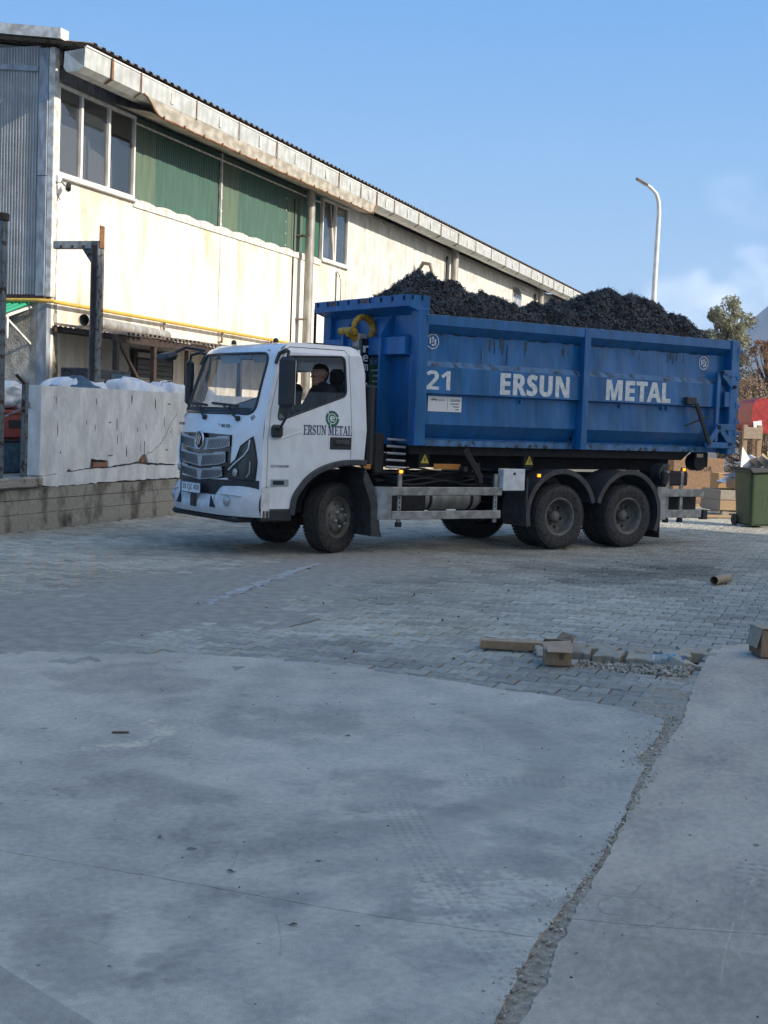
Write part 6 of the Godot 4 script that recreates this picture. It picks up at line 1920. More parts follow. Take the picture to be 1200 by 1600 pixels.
func field_mesh(J: Array, box: AABB, h: float, k: float) -> MB:   # surface nets over a smooth union of tapered capsules
	var n := Vector3i((box.size / h).ceil()) + Vector3i.ONE
	var F := PackedFloat32Array()
	F.resize(n.x * n.y * n.z)
	F.fill(1.0)
	for j in J:
		var a: Vector3 = j[0]
		var b: Vector3 = j[2]
		var m: float = maxf(j[1], j[3]) + k + h * 2.0
		var lo := Vector3i(((Vector3(minf(a.x, b.x), minf(a.y, b.y), minf(a.z, b.z)) - Vector3.ONE * m - box.position) / h).floor()).max(Vector3i.ZERO)
		var hi := Vector3i(((Vector3(maxf(a.x, b.x), maxf(a.y, b.y), maxf(a.z, b.z)) + Vector3.ONE * m - box.position) / h).ceil()).min(n - Vector3i.ONE)
		var ab := b - a
		var l2 := maxf(ab.length_squared(), 1e-9)
		for z in range(lo.z, hi.z + 1):
			for y in range(lo.y, hi.y + 1):
				for x in range(lo.x, hi.x + 1):
					var p := box.position + Vector3(x, y, z) * h
					var t := clampf((p - a).dot(ab) / l2, 0.0, 1.0)
					var d: float = (p - a - ab * t).length() - lerpf(j[1], j[3], t)
					var ix := (z * n.y + y) * n.x + x
					var o := F[ix]
					var q := maxf(k - absf(o - d), 0.0) / k
					F[ix] = minf(o, d) - q * q * k * 0.25
	var V := {}
	var out := MB.new()
	var sx := 1
	var sy := n.x
	var sz := n.x * n.y
	var cs := [0, sx, sy, sx + sy, sz, sx + sz, sy + sz, sx + sy + sz]
	var co := [Vector3(0, 0, 0), Vector3(1, 0, 0), Vector3(0, 1, 0), Vector3(1, 1, 0), Vector3(0, 0, 1), Vector3(1, 0, 1), Vector3(0, 1, 1), Vector3(1, 1, 1)]
	var ed := [[0, 1], [2, 3], [4, 5], [6, 7], [0, 2], [1, 3], [4, 6], [5, 7], [0, 4], [1, 5], [2, 6], [3, 7]]
	for z in n.z - 1:
		for y in n.y - 1:
			for x in n.x - 1:
				var i0 := (z * n.y + y) * n.x + x
				var inside := 0
				for q in 8:
					if F[i0 + cs[q]] < 0.0: inside += 1
				if inside == 0 or inside == 8: continue
				var s := Vector3.ZERO
				var cnt := 0
				for e in ed:
					var fa := F[i0 + cs[e[0]]]
					var fb := F[i0 + cs[e[1]]]
					if (fa < 0.0) != (fb < 0.0):
						s += co[e[0]].lerp(co[e[1]], fa / (fa - fb))
						cnt += 1
				var g := Vector3(F[i0 + sx] - F[i0], F[i0 + sy] - F[i0], F[i0 + sz] - F[i0]) + Vector3(F[i0 + cs[7]] - F[i0 + cs[6]], F[i0 + cs[7]] - F[i0 + cs[5]], F[i0 + cs[7]] - F[i0 + cs[3]])
				V[i0] = [box.position + (Vector3(x, y, z) + s / cnt) * h, g.normalized()]
	for i0 in V:
		for ax in [[sx, sy, sz], [sy, sz, sx], [sz, sx, sy]]:
			var fa := F[i0]
			var fb := F[i0 + ax[0]]
			if (fa < 0.0) == (fb < 0.0): continue
			var q := [i0, i0 - ax[1], i0 - ax[1] - ax[2], i0 - ax[2]]
			if not (V.has(q[1]) and V.has(q[2]) and V.has(q[3])): continue
			var A = V[q[0]]
			var B = V[q[1]]
			var C = V[q[2]]
			var D = V[q[3]]
			if fa < 0.0:
				out.trin(A[0], B[0], C[0], A[1], B[1], C[1]); out.trin(A[0], C[0], D[0], A[1], C[1], D[1])
			else:
				out.trin(A[0], C[0], B[0], A[1], C[1], B[1]); out.trin(A[0], D[0], C[0], A[1], D[1], C[1])
	return out

# ---- roll-off container on the truck, and its load
func build_container() -> void:
	var c := base("roll_off_container", truck_xf, "blue steel roll-off container lettered in white stencil, on the truck", "container")
	var X0 := -2.97
	var X1 := 2.44
	var Z0 := -2.17
	var Z1 := 0.05
	# side section, from the top down: z measured in from the outer face
	var prof := [[2.93, 0.0], [2.82, 0.0], [2.72, 0.11], [2.38, 0.11], [2.31, 0.045], [1.985, 0.045], [1.965, 0.11], [1.60, 0.11], [1.42, 0.26], [1.405, 0.17], [1.33, 0.17]]
	for sg in [1.0, -1.0]:
		for bay in [[X0 + 0.02, -0.375], [-0.265, X1]]:
			var node := Node3D.new()
			node.name = "side_bay"
			c.add_child(node, true)
			for k in prof.size() - 1:
				var b := MB.new()
				var za: float = (Z1 - prof[k][1]) if sg > 0 else (Z0 + prof[k][1])
				var zb: float = (Z1 - prof[k + 1][1]) if sg > 0 else (Z0 + prof[k + 1][1])
				var nx := 24
				b.grid(nx, 3, func(u: float, v: float) -> Vector3:
					var dent := 0.0
					if k == 2 or k == 4 or k == 6: dent = 0.004 * (1.0 + sin(u * 17.0 + k * 2.0 + bay[0])) * sin(PI * v)
					return Vector3(lerpf(bay[0], bay[1], u), lerpf(prof[k][0], prof[k + 1][0], v), lerpf(za, zb, v) - dent * sg), Vector3(0, 0.01, sg))
				var called: String = ["top_rail", "rail_fold", "side_panel", "ledge", "side_panel", "ledge", "side_panel", "floor_chamfer", "rail_fold", "bottom_rail"][k]
				put(b, called, mats.box_blue_pale_rusty if k in [3, 9] else mats.box_blue, node)
		var zc := Z1 if sg > 0 else Z0
		# top of rail and inside skin
		bx("rail_cap", mats.box_blue_pale_rusty, c, Vector3((X0 + X1) / 2, 2.935, zc - sg * 0.07), Vector3(X1 - X0, 0.014, 0.14), 0.002)
		bx("inner_skin", mats.box_blue, c, Vector3((X0 + X1) / 2, 2.15, zc - sg * 0.30), Vector3(X1 - X0, 1.55, 0.02))
		bx("rib", mats.box_blue, c, Vector3(-0.32, 2.13, zc - sg * 0.085), Vector3(0.105, 1.60, 0.19), 0.006)
		# weld beads
		if sg > 0:
			for k in 26:
				if k % 3 == 1: continue
				bx("weld_bead", mats.seam, c, Vector3(-2.8 + k * 0.2 + rng.randf_range(-0.03, 0.03), 2.716, zc - 0.105), Vector3(rng.randf_range(0.08, 0.18), 0.007, 0.012))
			for s in [[-2.0, 0.42], [-0.75, 0.3], [0.55, 0.45], [1.25, 0.4], [-1.4, 0.25]]:   # runs of rusty water under the rail
				for j in 6:
					var h := rng.randf_range(0.04, 0.20)
					bx("rust_run", mats.stain_brown, c, Vector3(s[0] + rng.randf_range(0, s[1]), 2.70 - h / 2, zc - 0.1125), Vector3(rng.randf_range(0.008, 0.03), h, 0.004))
			bx("scrape", mats.box_blue_pale_rusty, c, Vector3(-2.0, 2.45, zc - 0.108), Vector3(0.01, 0.24, 0.006))
			for x in [-1.35, 0.4, 1.2, 1.3]: bx("lug", mats.box_blue, c, Vector3(x, 1.93, zc - 0.095), Vector3(0.03, 0.05, 0.03), 0.008)
			bx("panel_split", mats.seam, c, Vector3(-1.60, 2.50, zc - 0.112), Vector3(0.012, 0.30, 0.006), 0.001, Basis(Vector3.BACK, -0.05))
	# floor and understructure
	bx("floor", mats.box_blue, c, Vector3((X0 + X1) / 2, 1.40, MID + 0.02), Vector3(X1 - X0, 0.05, 1.75))
	for z in [-0.50, -1.62]:
		var sk := MB.new()
		sk.prism(PackedVector2Array([Vector2(-3.0, 1.20), Vector2(-3.0, 1.375), Vector2(2.30, 1.375), Vector2(2.05, 1.20)]), Transform3D(Basis(), Vector3(0, 0, z - 0.05)), 0.10)
		put(sk, "skid", mats.chassis, c)
	var bel := MB.new()
	bel.prism(PackedVector2Array([Vector2(-2.95, 1.22), Vector2(-2.95, 1.33), Vector2(2.0, 1.33), Vector2(1.78, 1.22)]), Transform3D(Basis(), Vector3(0, 0, -0.34)), 0.10)
	put(bel, "under_beam", mats.chassis, c)
	for x in [-2.9, 2.2]:
		for z in [-0.22, -1.80]:
			var rm := MB.new()
			rm.tube([Vector3(x, 1.18, z), Vector3(x, 1.18, z - 0.18)], 0.12, 18)
			if x > 0: put(rm, "ground_roller", mats.chassis, c)
	bx("roller_bracket", mats.seam, c, Vector3(2.26, 1.22, -0.30), Vector3(0.30, 0.22, 0.10), 0.02)
	bx("tail_reflector", mats.cardboard_pale, c, Vector3(1.98, 1.285, -0.02), Vector3(0.13, 0.055, 0.012), 0.003)
	# front wall with posts, ribs, beam and overhanging lip
	var fx := X0
	bx("front_wall", mats.box_blue, c, Vector3(fx - 0.0, 2.18, -1.06), Vector3(0.05, 1.68, 2.17), 0.005)
	for z in [-0.04, -2.08]: bx("corner_post", mats.box_blue, c, Vector3(fx - 0.025, 2.17, z), Vector3(0.16, 1.68, 0.17), 0.012)
	for z in [-0.62, -1.50]:
		var rb := MB.new()
		rb.prism(PackedVector2Array([Vector2(fx - 0.01, 1.33), Vector2(fx - 0.22, 1.33), Vector2(fx - 0.22, 2.70), Vector2(fx - 0.02, 2.98), Vector2(fx - 0.01, 2.98)]), Transform3D(Basis(), Vector3(0, 0, z - 0.02)), 0.04)
		put(rb, "front_rib", mats.box_blue, c)
	for zz in [[-0.60, -0.14], [-1.48, -0.64], [-2.02, -1.52]]:
		var bm := MB.new()
		bm.prism(PackedVector2Array([Vector2(fx - 0.03, 2.42), Vector2(fx - 0.17, 2.45), Vector2(fx - 0.17, 2.66), Vector2(fx - 0.03, 2.70)]), Transform3D(Basis(), Vector3(0, 0, zz[0])), zz[1] - zz[0])
		put(bm, "front_beam", mats.box_blue, c)
	var lip := MB.new()
	# a sloped tray: top sheet, front fascia, underside
	lip.box(Vector3(fx - 0.25, 3.09, -1.06), Vector3(0.02, 0.14, 2.19), 0.004)
	lip.quado(Vector3(fx - 0.24, 3.03, -2.145), Vector3(fx - 0.24, 3.03, 0.035), Vector3(fx - 0.01, 2.93, 0.035), Vector3(fx - 0.01, 2.93, -2.145), Vector3(-0.2, -1, 0))
	lip.quado(Vector3(fx - 0.24, 3.15, -2.145), Vector3(fx - 0.24, 3.15, 0.035), Vector3(fx + 0.05, 3.15, 0.035), Vector3(fx + 0.05, 3.15, -2.145), Vector3.UP)
	for z in [0.036, -2.146]:
		lip.quado(Vector3(fx - 0.255, 3.02, z), Vector3(fx - 0.255, 3.16, z), Vector3(fx + 0.06, 3.16, z), Vector3(fx + 0.06, 2.92, z), Vector3(0, 0, signf(z + 0.9)))
	put(lip, "front_lip", mats.box_blue, c)
	for k in 9:
		var z := -2.06 + k * 0.25
		bx("tie_hook", mats.seam, c, Vector3(fx - 0.27, 3.12, z), Vector3(0.02, 0.06, 0.016), 0.005)
		if k in [1, 4]: bx("scuff", mats.rust, c, Vector3(fx - 0.263, 3.12, z + 0.12), Vector3(0.006, 0.05, 0.12), 0.001)
	for k in 2: bx("tie_hook", mats.seam, c, Vector3(fx - 0.2 + k * 0.14, 3.13, 0.045), Vector3(0.016, 0.06, 0.02), 0.005)
	bx("side_ladder", mats.chassis, c, Vector3(fx - 0.22, 2.2, -2.19), Vector3(0.03, 1.75, 0.03), 0.004)
	bx("ladder_stay", mats.chassis, c, Vector3(fx - 0.1, 2.62, -2.19), Vector3(0.24, 0.025, 0.03), 0.004)
	# green notice and ring emblem on the front wall
	var gs := bx("notice", mats.green_sign, c, Vector3(fx - 0.032, 2.17, -0.98), Vector3(0.008, 0.32, 0.28), 0.002)
	for k in 4: bx("print_line", mats.stencil, gs, Vector3(fx - 0.0375, 2.26 - k * 0.07, -0.98 + 0.02 * (k % 2)), Vector3(0.003, 0.022, 0.18 - 0.03 * k))
	ring_mark(c, Vector3(fx - 0.03, 2.46, -0.98), Vector3(0, 0, 1), 0.085)
	# writing on the near side
	var zt := Z1 - 0.045
	words("lettering", "21", mats.stencil, c, ti(Vector3.RIGHT, Vector3.UP, Vector3(-2.72, 2.145, zt)), 0.37, 0.235)
	words("lettering", "ERSUN", mats.stencil, c, ti(Vector3.RIGHT, Vector3.UP, Vector3(-1.155, 2.145, zt)), 1.17, 0.275, "Droid Sans", 700, 0.003, 0.7)
	words("lettering", "METAL", mats.stencil, c, ti(Vector3.RIGHT, Vector3.UP, Vector3(0.70, 2.145, zt)), 1.22, 0.275, "Droid Sans", 700, 0.003, 0.7)
	ring_mark(c, Vector3(-2.78, 2.62, Z1 - 0.109), Vector3.RIGHT, 0.095)
	ring_mark(c, Vector3(2.00, 2.60, Z1 - 0.109), Vector3.RIGHT, 0.095)
	var st := bx("sticker", mats.paper_white, c, Vector3(-2.56, 1.855, Z1 - 0.107), Vector3(0.52, 0.19, 0.006), 0.001)
	words("lettering", "ÇEVRE", mats.print_black, st, ti(Vector3.RIGHT, Vector3.UP, Vector3(-2.40, 1.90, Z1 - 0.104)), 0.15, 0.035)
	for k in 3: bx("print_line", mats.print_black, st, Vector3(-2.41 + 0.02 * k, 1.86 - 0.035 * k, Z1 - 0.1035), Vector3(0.13 - 0.04 * k, 0.010, 0.002))
	bx("print_line", mats.print_black, st, Vector3(-2.52, 1.855, Z1 - 0.1035), Vector3(0.003, 0.15, 0.002))
	for k in 3: bx("print_mark", mats.print_black, st, Vector3(-2.76 + 0.03 * k, 1.905 + 0.008 * (k % 2), Z1 - 0.1035), Vector3(0.022, 0.02, 0.002))
	bx("print_line", mats.silver, st, Vector3(-2.62, 1.905, Z1 - 0.1035), Vector3(0.11, 0.02, 0.002))
	# tail: corner post, door edge, hinges, lever
	for sg in [1.0, -1.0]:
		var z := Z1 - 0.06 if sg > 0 else Z0 + 0.06
		bx("tail_post", mats.box_blue, c, Vector3(2.50, 2.13, z), Vector3(0.13, 1.64, 0.17), 0.01)
		bx("tail_plate", mats.box_blue, c, Vector3(2.22, 1.98, z + sg * 0.04), Vector3(0.07, 0.98, 0.05), 0.006)
	var door := MB.new()
	door.box(Vector3(2.61, 2.13, -1.06), Vector3(0.08, 1.60, 2.19), 0.008)
	var dr := put(door, "tail_door", mats.box_blue, c)
	for y in [1.55, 2.0, 2.5]: bx("door_beam", mats.box_blue, dr, Vector3(2.68, y, -1.06), Vector3(0.07, 0.10, 2.1), 0.008)
	for y in [2.80, 2.42, 2.02, 1.78, 1.62]:
		var hm := MB.new()
		hm.tube([Vector3(2.565, y - 0.045, Z1 + 0.012), Vector3(2.565, y + 0.045, Z1 + 0.012)], 0.026, 10)
		hm.box(Vector3(2.61, y, Z1 - 0.01), Vector3(0.15, 0.05, 0.03), 0.008)
		put(hm, "hinge", mats.box_blue, c)
	var tri := MB.new()
	var zx := Transform3D(Basis(), Vector3(0, 0, Z1 + 0.005))
	for q in [[Vector2(1.98, 1.42), Vector2(2.24, 1.70)], [Vector2(2.24, 1.70), Vector2(2.48, 1.46)], [Vector2(1.98, 1.44), Vector2(2.50, 1.44)]]:
		tri.bar(Vector3(q[0].x, q[0].y, Z1 + 0.03), Vector3(q[1].x, q[1].y, Z1 + 0.03), 0.085, 0.03, 0.006)
	tri.box(Vector3(2.38, 1.70, Z1 + 0.018), Vector3(0.36, 0.09, 0.03), 0.006)
	put(tri, "lock_bracket", mats.box_blue, c)
	var up := MB.new()
	up.bar(Vector3(2.28, 2.46, Z1 + 0.02), Vector3(2.50, 2.27, Z1 + 0.02), 0.09, 0.03, 0.006)
	up.box(Vector3(2.42, 2.47, Z1 + 0.02), Vector3(0.32, 0.09, 0.03), 0.006)
	up.box(Vector3(2.44, 2.10, Z1 + 0.0), Vector3(0.20, 0.22, 0.03), 0.006)
	put(up, "lock_bracket", mats.box_blue, c)
	for q in [[2.24, 2.48], [2.50, 2.28], [2.22, 1.70], [2.46, 1.46]]:
		var bl := MB.new()
		bl.tube([Vector3(q[0], q[1], Z1 + 0.03), Vector3(q[0], q[1], Z1 + 0.06)], 0.028, 10)
		put(bl, "pivot_bolt", mats.seam, c)
	var lv := MB.new()
	lv.bar(Vector3(1.76, 2.02, Z1 + 0.02), Vector3(2.02, 1.45, Z1 + 0.06), 0.065, 0.035, 0.01)
	lv.box(Vector3(1.68, 2.05, Z1 - 0.03), Vector3(0.20, 0.11, 0.09), 0.012)
	lv.tube([Vector3(1.62, 1.70, Z1 - 0.04), Vector3(1.86, 1.80, Z1 + 0.03), Vector3(1.98, 1.84, Z1 + 0.03)], 0.012, 6)
	put(lv, "locking_lever", mats.black_plastic, c)
	build_heap()

func ring_mark(parent: Node, at: Vector3, right: Vector3, r: float) -> void:
	# stencilled recycling mark: ring and a broken monogram
	var o := right.cross(Vector3.UP)
	var b := MB.new()
	for k in 28:
		var a0 := TAU * k / 28.0
		var a1 := TAU * (k + 1) / 28.0
		var p := func(a: float, rr: float) -> Vector3: return at + right * cos(a) * rr + Vector3.UP * sin(a) * rr + o * 0.003
		b.quado(p.call(a0, r), p.call(a1, r), p.call(a1, r * 0.88), p.call(a0, r * 0.88), o)
	for q in [[-0.42, 0.10, 0.24, 0.75], [0.40, -0.10, 0.24, 0.75], [0.02, 0.42, 0.26, 0.34], [0.02, -0.45, 0.34, 0.22], [0.0, 0.0, 0.22, 0.2]]:
		b.box(at + right * q[0] * r + Vector3.UP * q[1] * r + o * 0.002, Vector3.ONE * 0.002 + Vector3.UP * q[3] * r + right.abs() * q[2] * r, 0.0)
	put(b, "ring_mark", mats.stencil, parent)

var cells := FastNoiseLite.new()
func heap_height(x: float, z: float, f: FastNoiseLite) -> float:
	var ridge := [[-3.0, 3.0], [-2.78, 3.20], [-2.58, 3.34], [-2.39, 3.42], [-2.26, 3.50], [-2.10, 3.48], [-1.86, 3.42], [-1.66, 3.28], [-1.48, 3.25], [-1.15, 3.23], [-0.70, 3.19], [-0.36, 3.22], [-0.06, 3.20], [0.22, 3.36], [0.52, 3.46], [0.88, 3.54], [1.07, 3.53], [1.26, 3.47], [1.47, 3.52], [1.71, 3.46], [1.97, 3.38], [2.2, 3.24], [2.36, 3.10], [2.5, 2.95]]
	var top := lerp_table(ridge, x)
	var e := clampf((absf(z + 1.06) - 0.12) / 0.9, 0.0, 1.0)
	var h := lerpf(top, 2.90, pow(e, 1.4))
	var lump := 0.5 - cells.get_noise_2d(x, z)
	return h - 0.12 + 0.11 * lump * (1.0 - pow(e, 4.0)) + 0.14 * f.get_noise_2d(x * 2.0, z * 2.0) * (1.0 - pow(e, 4.0)) + 0.10 * f.get_noise_2d(x * 6.0, z * 6.0)

func build_heap() -> void:
	var f := FastNoiseLite.new()
	f.seed = 6
	f.frequency = 0.6
	f.fractal_octaves = 4
	var r := base("steel_turnings", truck_xf, "dark tangled heap of curly steel turnings piled in the blue container", "scrap", "", "stuff")
	cells.noise_type = FastNoiseLite.TYPE_CELLULAR
	cells.frequency = 1.6
	cells.seed = 3
	cells.fractal_octaves = 2
	cells.domain_warp_enabled = true
	cells.domain_warp_amplitude = 0.3
	cells.domain_warp_frequency = 1.0
	var core := MB.new()
	core.grid(110, 48, func(u: float, v: float) -> Vector3:
		var x := lerpf(-2.93, 2.46, u)
		var z := lerpf(-2.05, -0.09, v)
		return Vector3(x, heap_height(x, z, f) - 0.05, z), Vector3.UP)
	put(core, "heap_core", mats.turnings_core, r)
	# a few coil shapes, scattered by the thousand
	var rr := RandomNumberGenerator.new()
	rr.seed = 11
	for kind in 3:
		var b := MB.new()
		var turns: float = [2.2, 3.2, 1.4][kind]
		var n := int(turns * 7)
		var R: float = [0.020, 0.013, 0.034][kind]
		var L: float = [0.05, 0.09, 0.07][kind]
		for i in n:
			var q := []
			for e in 2:
				var t := float(i + e) / n
				var a := t * turns * TAU
				var ax := Vector3(L * (t - 0.5), cos(a) * R, sin(a) * R * (1.0 + 0.4 * sin(t * 5.0)))
				q.append(ax)
				q.append(ax + Vector3(0.010, 0.0, 0.0) + Vector3(0, cos(a), sin(a)) * 0.002)
			b.quad(q[0], q[1], q[3], q[2])
		var mm := MultiMesh.new()
		mm.transform_format = MultiMesh.TRANSFORM_3D
		mm.mesh = b.mesh()
		var cnt: int = [42000, 46000, 16000][kind]
		mm.instance_count = cnt
		for i in cnt:
			var x := rr.randf_range(-2.95, 2.46)
			var z := rr.randf_range(-2.06, -0.06)
			if rr.randf() < 0.35: z = rr.randf_range(-1.3, -0.06)
			var y := heap_height(x, z, f) + rr.randf_range(-0.05, 0.015) + (0.03 * rr.randf() if rr.randf() < 0.1 else 0.0)
			var bs := Basis(Vector3(rr.randfn(), rr.randfn(), rr.randfn()).normalized(), rr.randf() * TAU) * Basis.from_scale(Vector3.ONE * rr.randf_range(0.35, 1.0))
			mm.set_instance_transform(i, Transform3D(bs, Vector3(x, y, z)))
		var mi := MultiMeshInstance3D.new()
		mi.multimesh = mm
		mi.material_override = mats.turnings
		mi.name = "coils"
		r.add_child(mi, true)
	# long springy strands standing out of the tangle
	var w := MB.new()
	for i in 420:
		var x := rr.randf_range(-2.85, 2.4)
		var z := rr.randf_range(-1.9, -0.1)
		var p := Vector3(x, heap_height(x, z, f) - 0.02, z)
		var d := Vector3(rr.randfn(), absf(rr.randfn()) * 0.6, rr.randfn()).normalized()
		var ax := d.cross(Vector3.UP).normalized()
		var pts := []
		var n := rr.randi_range(8, 18)
		for k in n:
			p += d * 0.014
			d = d.rotated(ax, rr.randf_range(0.1, 0.5)).rotated(Vector3.UP, rr.randf_range(-0.3, 0.3))
			pts.append(p)
		w.tube(pts, 0.0022, 4, false)
	put(w, "strands", mats.turnings, r)

# ---- what stands beyond the truck
func at_world(p: Vector3, turn := 0.0) -> Transform3D:
	return Transform3D(Basis(Vector3.UP, turn), p)

func leaf_cloud(parent: Node, called: String, clumps: Array, count: int, leaf: float, m: Material, sd: int) -> void:
	var r := RandomNumberGenerator.new()
	r.seed = sd
	var b := MB.new()
	for i in count:
		var c = clumps[r.randi() % clumps.size()]
		var d := Vector3(r.randfn(), r.randfn(), r.randfn()).normalized() * pow(r.randf(), 0.4)
		var p: Vector3 = c[0] + d * c[1]
		var bs := Basis(Vector3(r.randfn(), r.randfn(), r.randfn()).normalized(), r.randf() * TAU) * Basis.from_scale(Vector3.ONE * leaf * r.randf_range(0.6, 1.4))
		b.quad(p + bs * Vector3(-0.5, 0, 0), p + bs * Vector3(0, -0.22, 0.06), p + bs * Vector3(0.5, 0, 0), p + bs * Vector3(0, 0.22, 0.06))
	put(b, called, m, parent)

func tree(called: String, at: Vector3, h: float, w: float, m: Material, label: String, sd: int, count: int, leaf: float, lean := 0.0, low := 0.25) -> void:
	var r := RandomNumberGenerator.new()
	r.seed = sd
	var t := base(called, at_world(at), label, "tree" if called.ends_with("tree") else "bush", "trees beyond the yard")
	var tr := MB.new()
	var top := Vector3(lean, h * 0.8, 0)
	tr.tube([Vector3(0, -0.15, 0), Vector3(lean * 0.2, h * 0.25, 0.05), Vector3(lean * 0.6, h * 0.55, -0.05), top], [h * 0.022, h * 0.017, h * 0.011, h * 0.004], 8)
	var clumps := []
	for i in 80:
		var y := lerpf(low, 0.95, pow(r.randf(), 0.8))
		var rad := w * 0.5 * sqrt(maxf(0.05, 1.0 - pow((y - 0.5) / 0.55, 2.0)))
		var a := r.randf() * TAU
		var tip := Vector3(lean * y + cos(a) * rad * r.randf_range(0.3, 1.0), h * y, sin(a) * rad * r.randf_range(0.3, 1.0))
		var from := Vector3(lean * y * 0.8, h * (y * 0.75), 0)
		tr.tube([from, from.lerp(tip, 0.6) + Vector3(0, -0.1, 0), tip], [h * 0.007, h * 0.004, h * 0.0015], 5)
		clumps.append([tip, w * r.randf_range(0.06, 0.15)])
	put(tr, "trunk", mats.bark, t)
	leaf_cloud(t, "crown", clumps, count, leaf, m, sd + 1)

func build_background() -> void:
	# hills far off to the right
	var hills := MB.new()
	var f := FastNoiseLite.new()
	f.seed = 5
	f.frequency = 0.0016
	f.fractal_octaves = 5
	hills.grid(160, 16, func(u: float, v: float) -> Vector3:
		var x := lerpf(-1500.0, 2600.0, u)
		var prof := lerp_table([[-1500.0, 60.0], [200.0, 110.0], [420.0, 150.0], [500.0, 185.0], [560.0, 196.0], [640.0, 188.0], [690.0, 235.0], [760.0, 300.0], [900.0, 330.0], [1400.0, 260.0], [2600.0, 180.0]], x)
		var y := (prof + 60.0 * f.get_noise_2d(x, 50.0) * 0.5) * pow(sin(v * PI * 0.5), 1.3) + 14.0 * f.get_noise_2d(x * 4.0, v * 900.0) * v
		return Vector3(x, y - 2.0, -2350.0 - v * 300.0), Vector3(0, 0.6, 1))
	var ho := put(hills, "hills", mats.hill, self)
	tag(ho, "pale blue mountain ridge far beyond the yard", "mountain", "", "structure")
	# street lamp
	var L := base("street_lamp", at_world(Vector3(8.25, -0.17, -45.0)), "tall white lamp post with a bent arm above the load", "street lamp")
	var lm := MB.new()
	lm.tube([Vector3(-0.05, 0, 0), Vector3(0.0, 3.0, 0), Vector3(0.05, 6.0, 0), Vector3(0.085, 8.6, 0), Vector3(0.06, 8.95, 0), Vector3(-0.03, 9.2, 0.0), Vector3(-0.2, 9.37, 0.0), Vector3(-0.36, 9.48, 0)], [0.12, 0.10, 0.085, 0.07, 0.065, 0.06, 0.055, 0.05], 12)
	put(lm, "pole", mats.pole_white, L)
	var rs := MB.new()
	rs.tube([Vector3(-0.05, 0.0, 0), Vector3(0.045, 5.7, 0)], [0.124, 0.092], 12, false)
	put(rs, "rusty_foot", mats.rusty_steel, L)
	bx("lamp_head", mats.lamp_grey, L, Vector3(-0.50, 9.56, 0), Vector3(0.44, 0.09, 0.20), 0.035, Basis(Vector3.BACK, -0.48))
	bx("lamp_lens", mats.trim_white, L, Vector3(-0.515, 9.518, 0), Vector3(0.30, 0.02, 0.15), 0.008, Basis(Vector3.BACK, -0.48))
	# trees and scrub
	tree("olive_tree", Vector3(9.95, -0.1, -42.0), 5.8, 2.0, mats.leaf_olive, "pale grey-green tree standing behind the container tail", 3, 15000, 0.085)
	tree("rusty_bush", Vector3(10.7, -0.1, -40.0), 4.5, 1.7, mats.leaf_rust, "russet-leaved bush beside the red tank", 8, 8000, 0.075, 0.0, 0.15)
	tree("rusty_bush", Vector3(11.9, -0.1, -41.0), 4.9, 2.2, mats.leaf_rust, "tall russet bush at the end of the fence", 9, 7000, 0.08, 0.0, 0.15)
	tree("dry_bush", Vector3(9.8, -0.1, -39.0), 3.4, 1.5, mats.leaf_tan, "dry tan bush under the pale tree", 13, 7000, 0.07, 0.0, 0.1)
	tree("dry_bush", Vector3(10.6, -0.1, -38.3), 2.9, 1.5, mats.leaf_tan, "low dry bush behind the red tank", 14, 5000, 0.07, 0.0, 0.1)
	tree("bare_tree", Vector3(9.3, -0.1, -52.0), 6.0, 1.5, mats.leaf_tan, "nearly bare thin tree behind the load", 17, 260, 0.06)
	tree("bare_tree", Vector3(8.4, -0.1, -60.0), 6.6, 2.0, mats.leaf_tan, "bare twiggy tree farther off behind the load", 18, 260, 0.06)
	# thin white pole
	var tp := base("pole", at_world(Vector3(10.55, -0.17, -37.0)), "slim white pole beside the red tank", "pole")
	var pm := MB.new()
	pm.tube([Vector3(0, 0, 0), Vector3(0.0, 3.4, 0)], [0.04, 0.03], 10)
	put(pm, "shaft", mats.pole_white, tp)
	bx("foot", mats.trim_white, tp, Vector3(0, 0.04, 0), Vector3(0.2, 0.08, 0.2), 0.01)
	# red tank on its stand
	var rt := base("red_tank", at_world(Vector3(9.34, -0.1, -35.2), 0.1), "rounded red tank standing behind the brown fence", "tank")
	var rm := MB.new()
	rm.prism(rounded([Vector2(-0.45, 1.72), Vector2(0.50, 1.72), Vector2(0.50, 2.58), Vector2(-0.45, 2.58)], 0.28, 6), Transform3D(Basis(), Vector3(0, 0, -0.5)), 1.0)
	put(rm, "body", mats.red_paint, rt)
	for x in [-0.35, 0.4]:
		for z in [-0.4, 0.4]: bx("leg", mats.fence_brown, rt, Vector3(x, 0.87, z), Vector3(0.08, 1.74, 0.08), 0.008)
	bx("rail", mats.timber, rt, Vector3(0.12, 2.25, 0.53), Vector3(0.05, 0.85, 0.04), 0.005)
	bx("paper", mats.paper_white, rt, Vector3(-0.30, 1.92, 0.512), Vector3(0.22, 0.2, 0.012), 0.004, Basis(Vector3.BACK, 0.15))
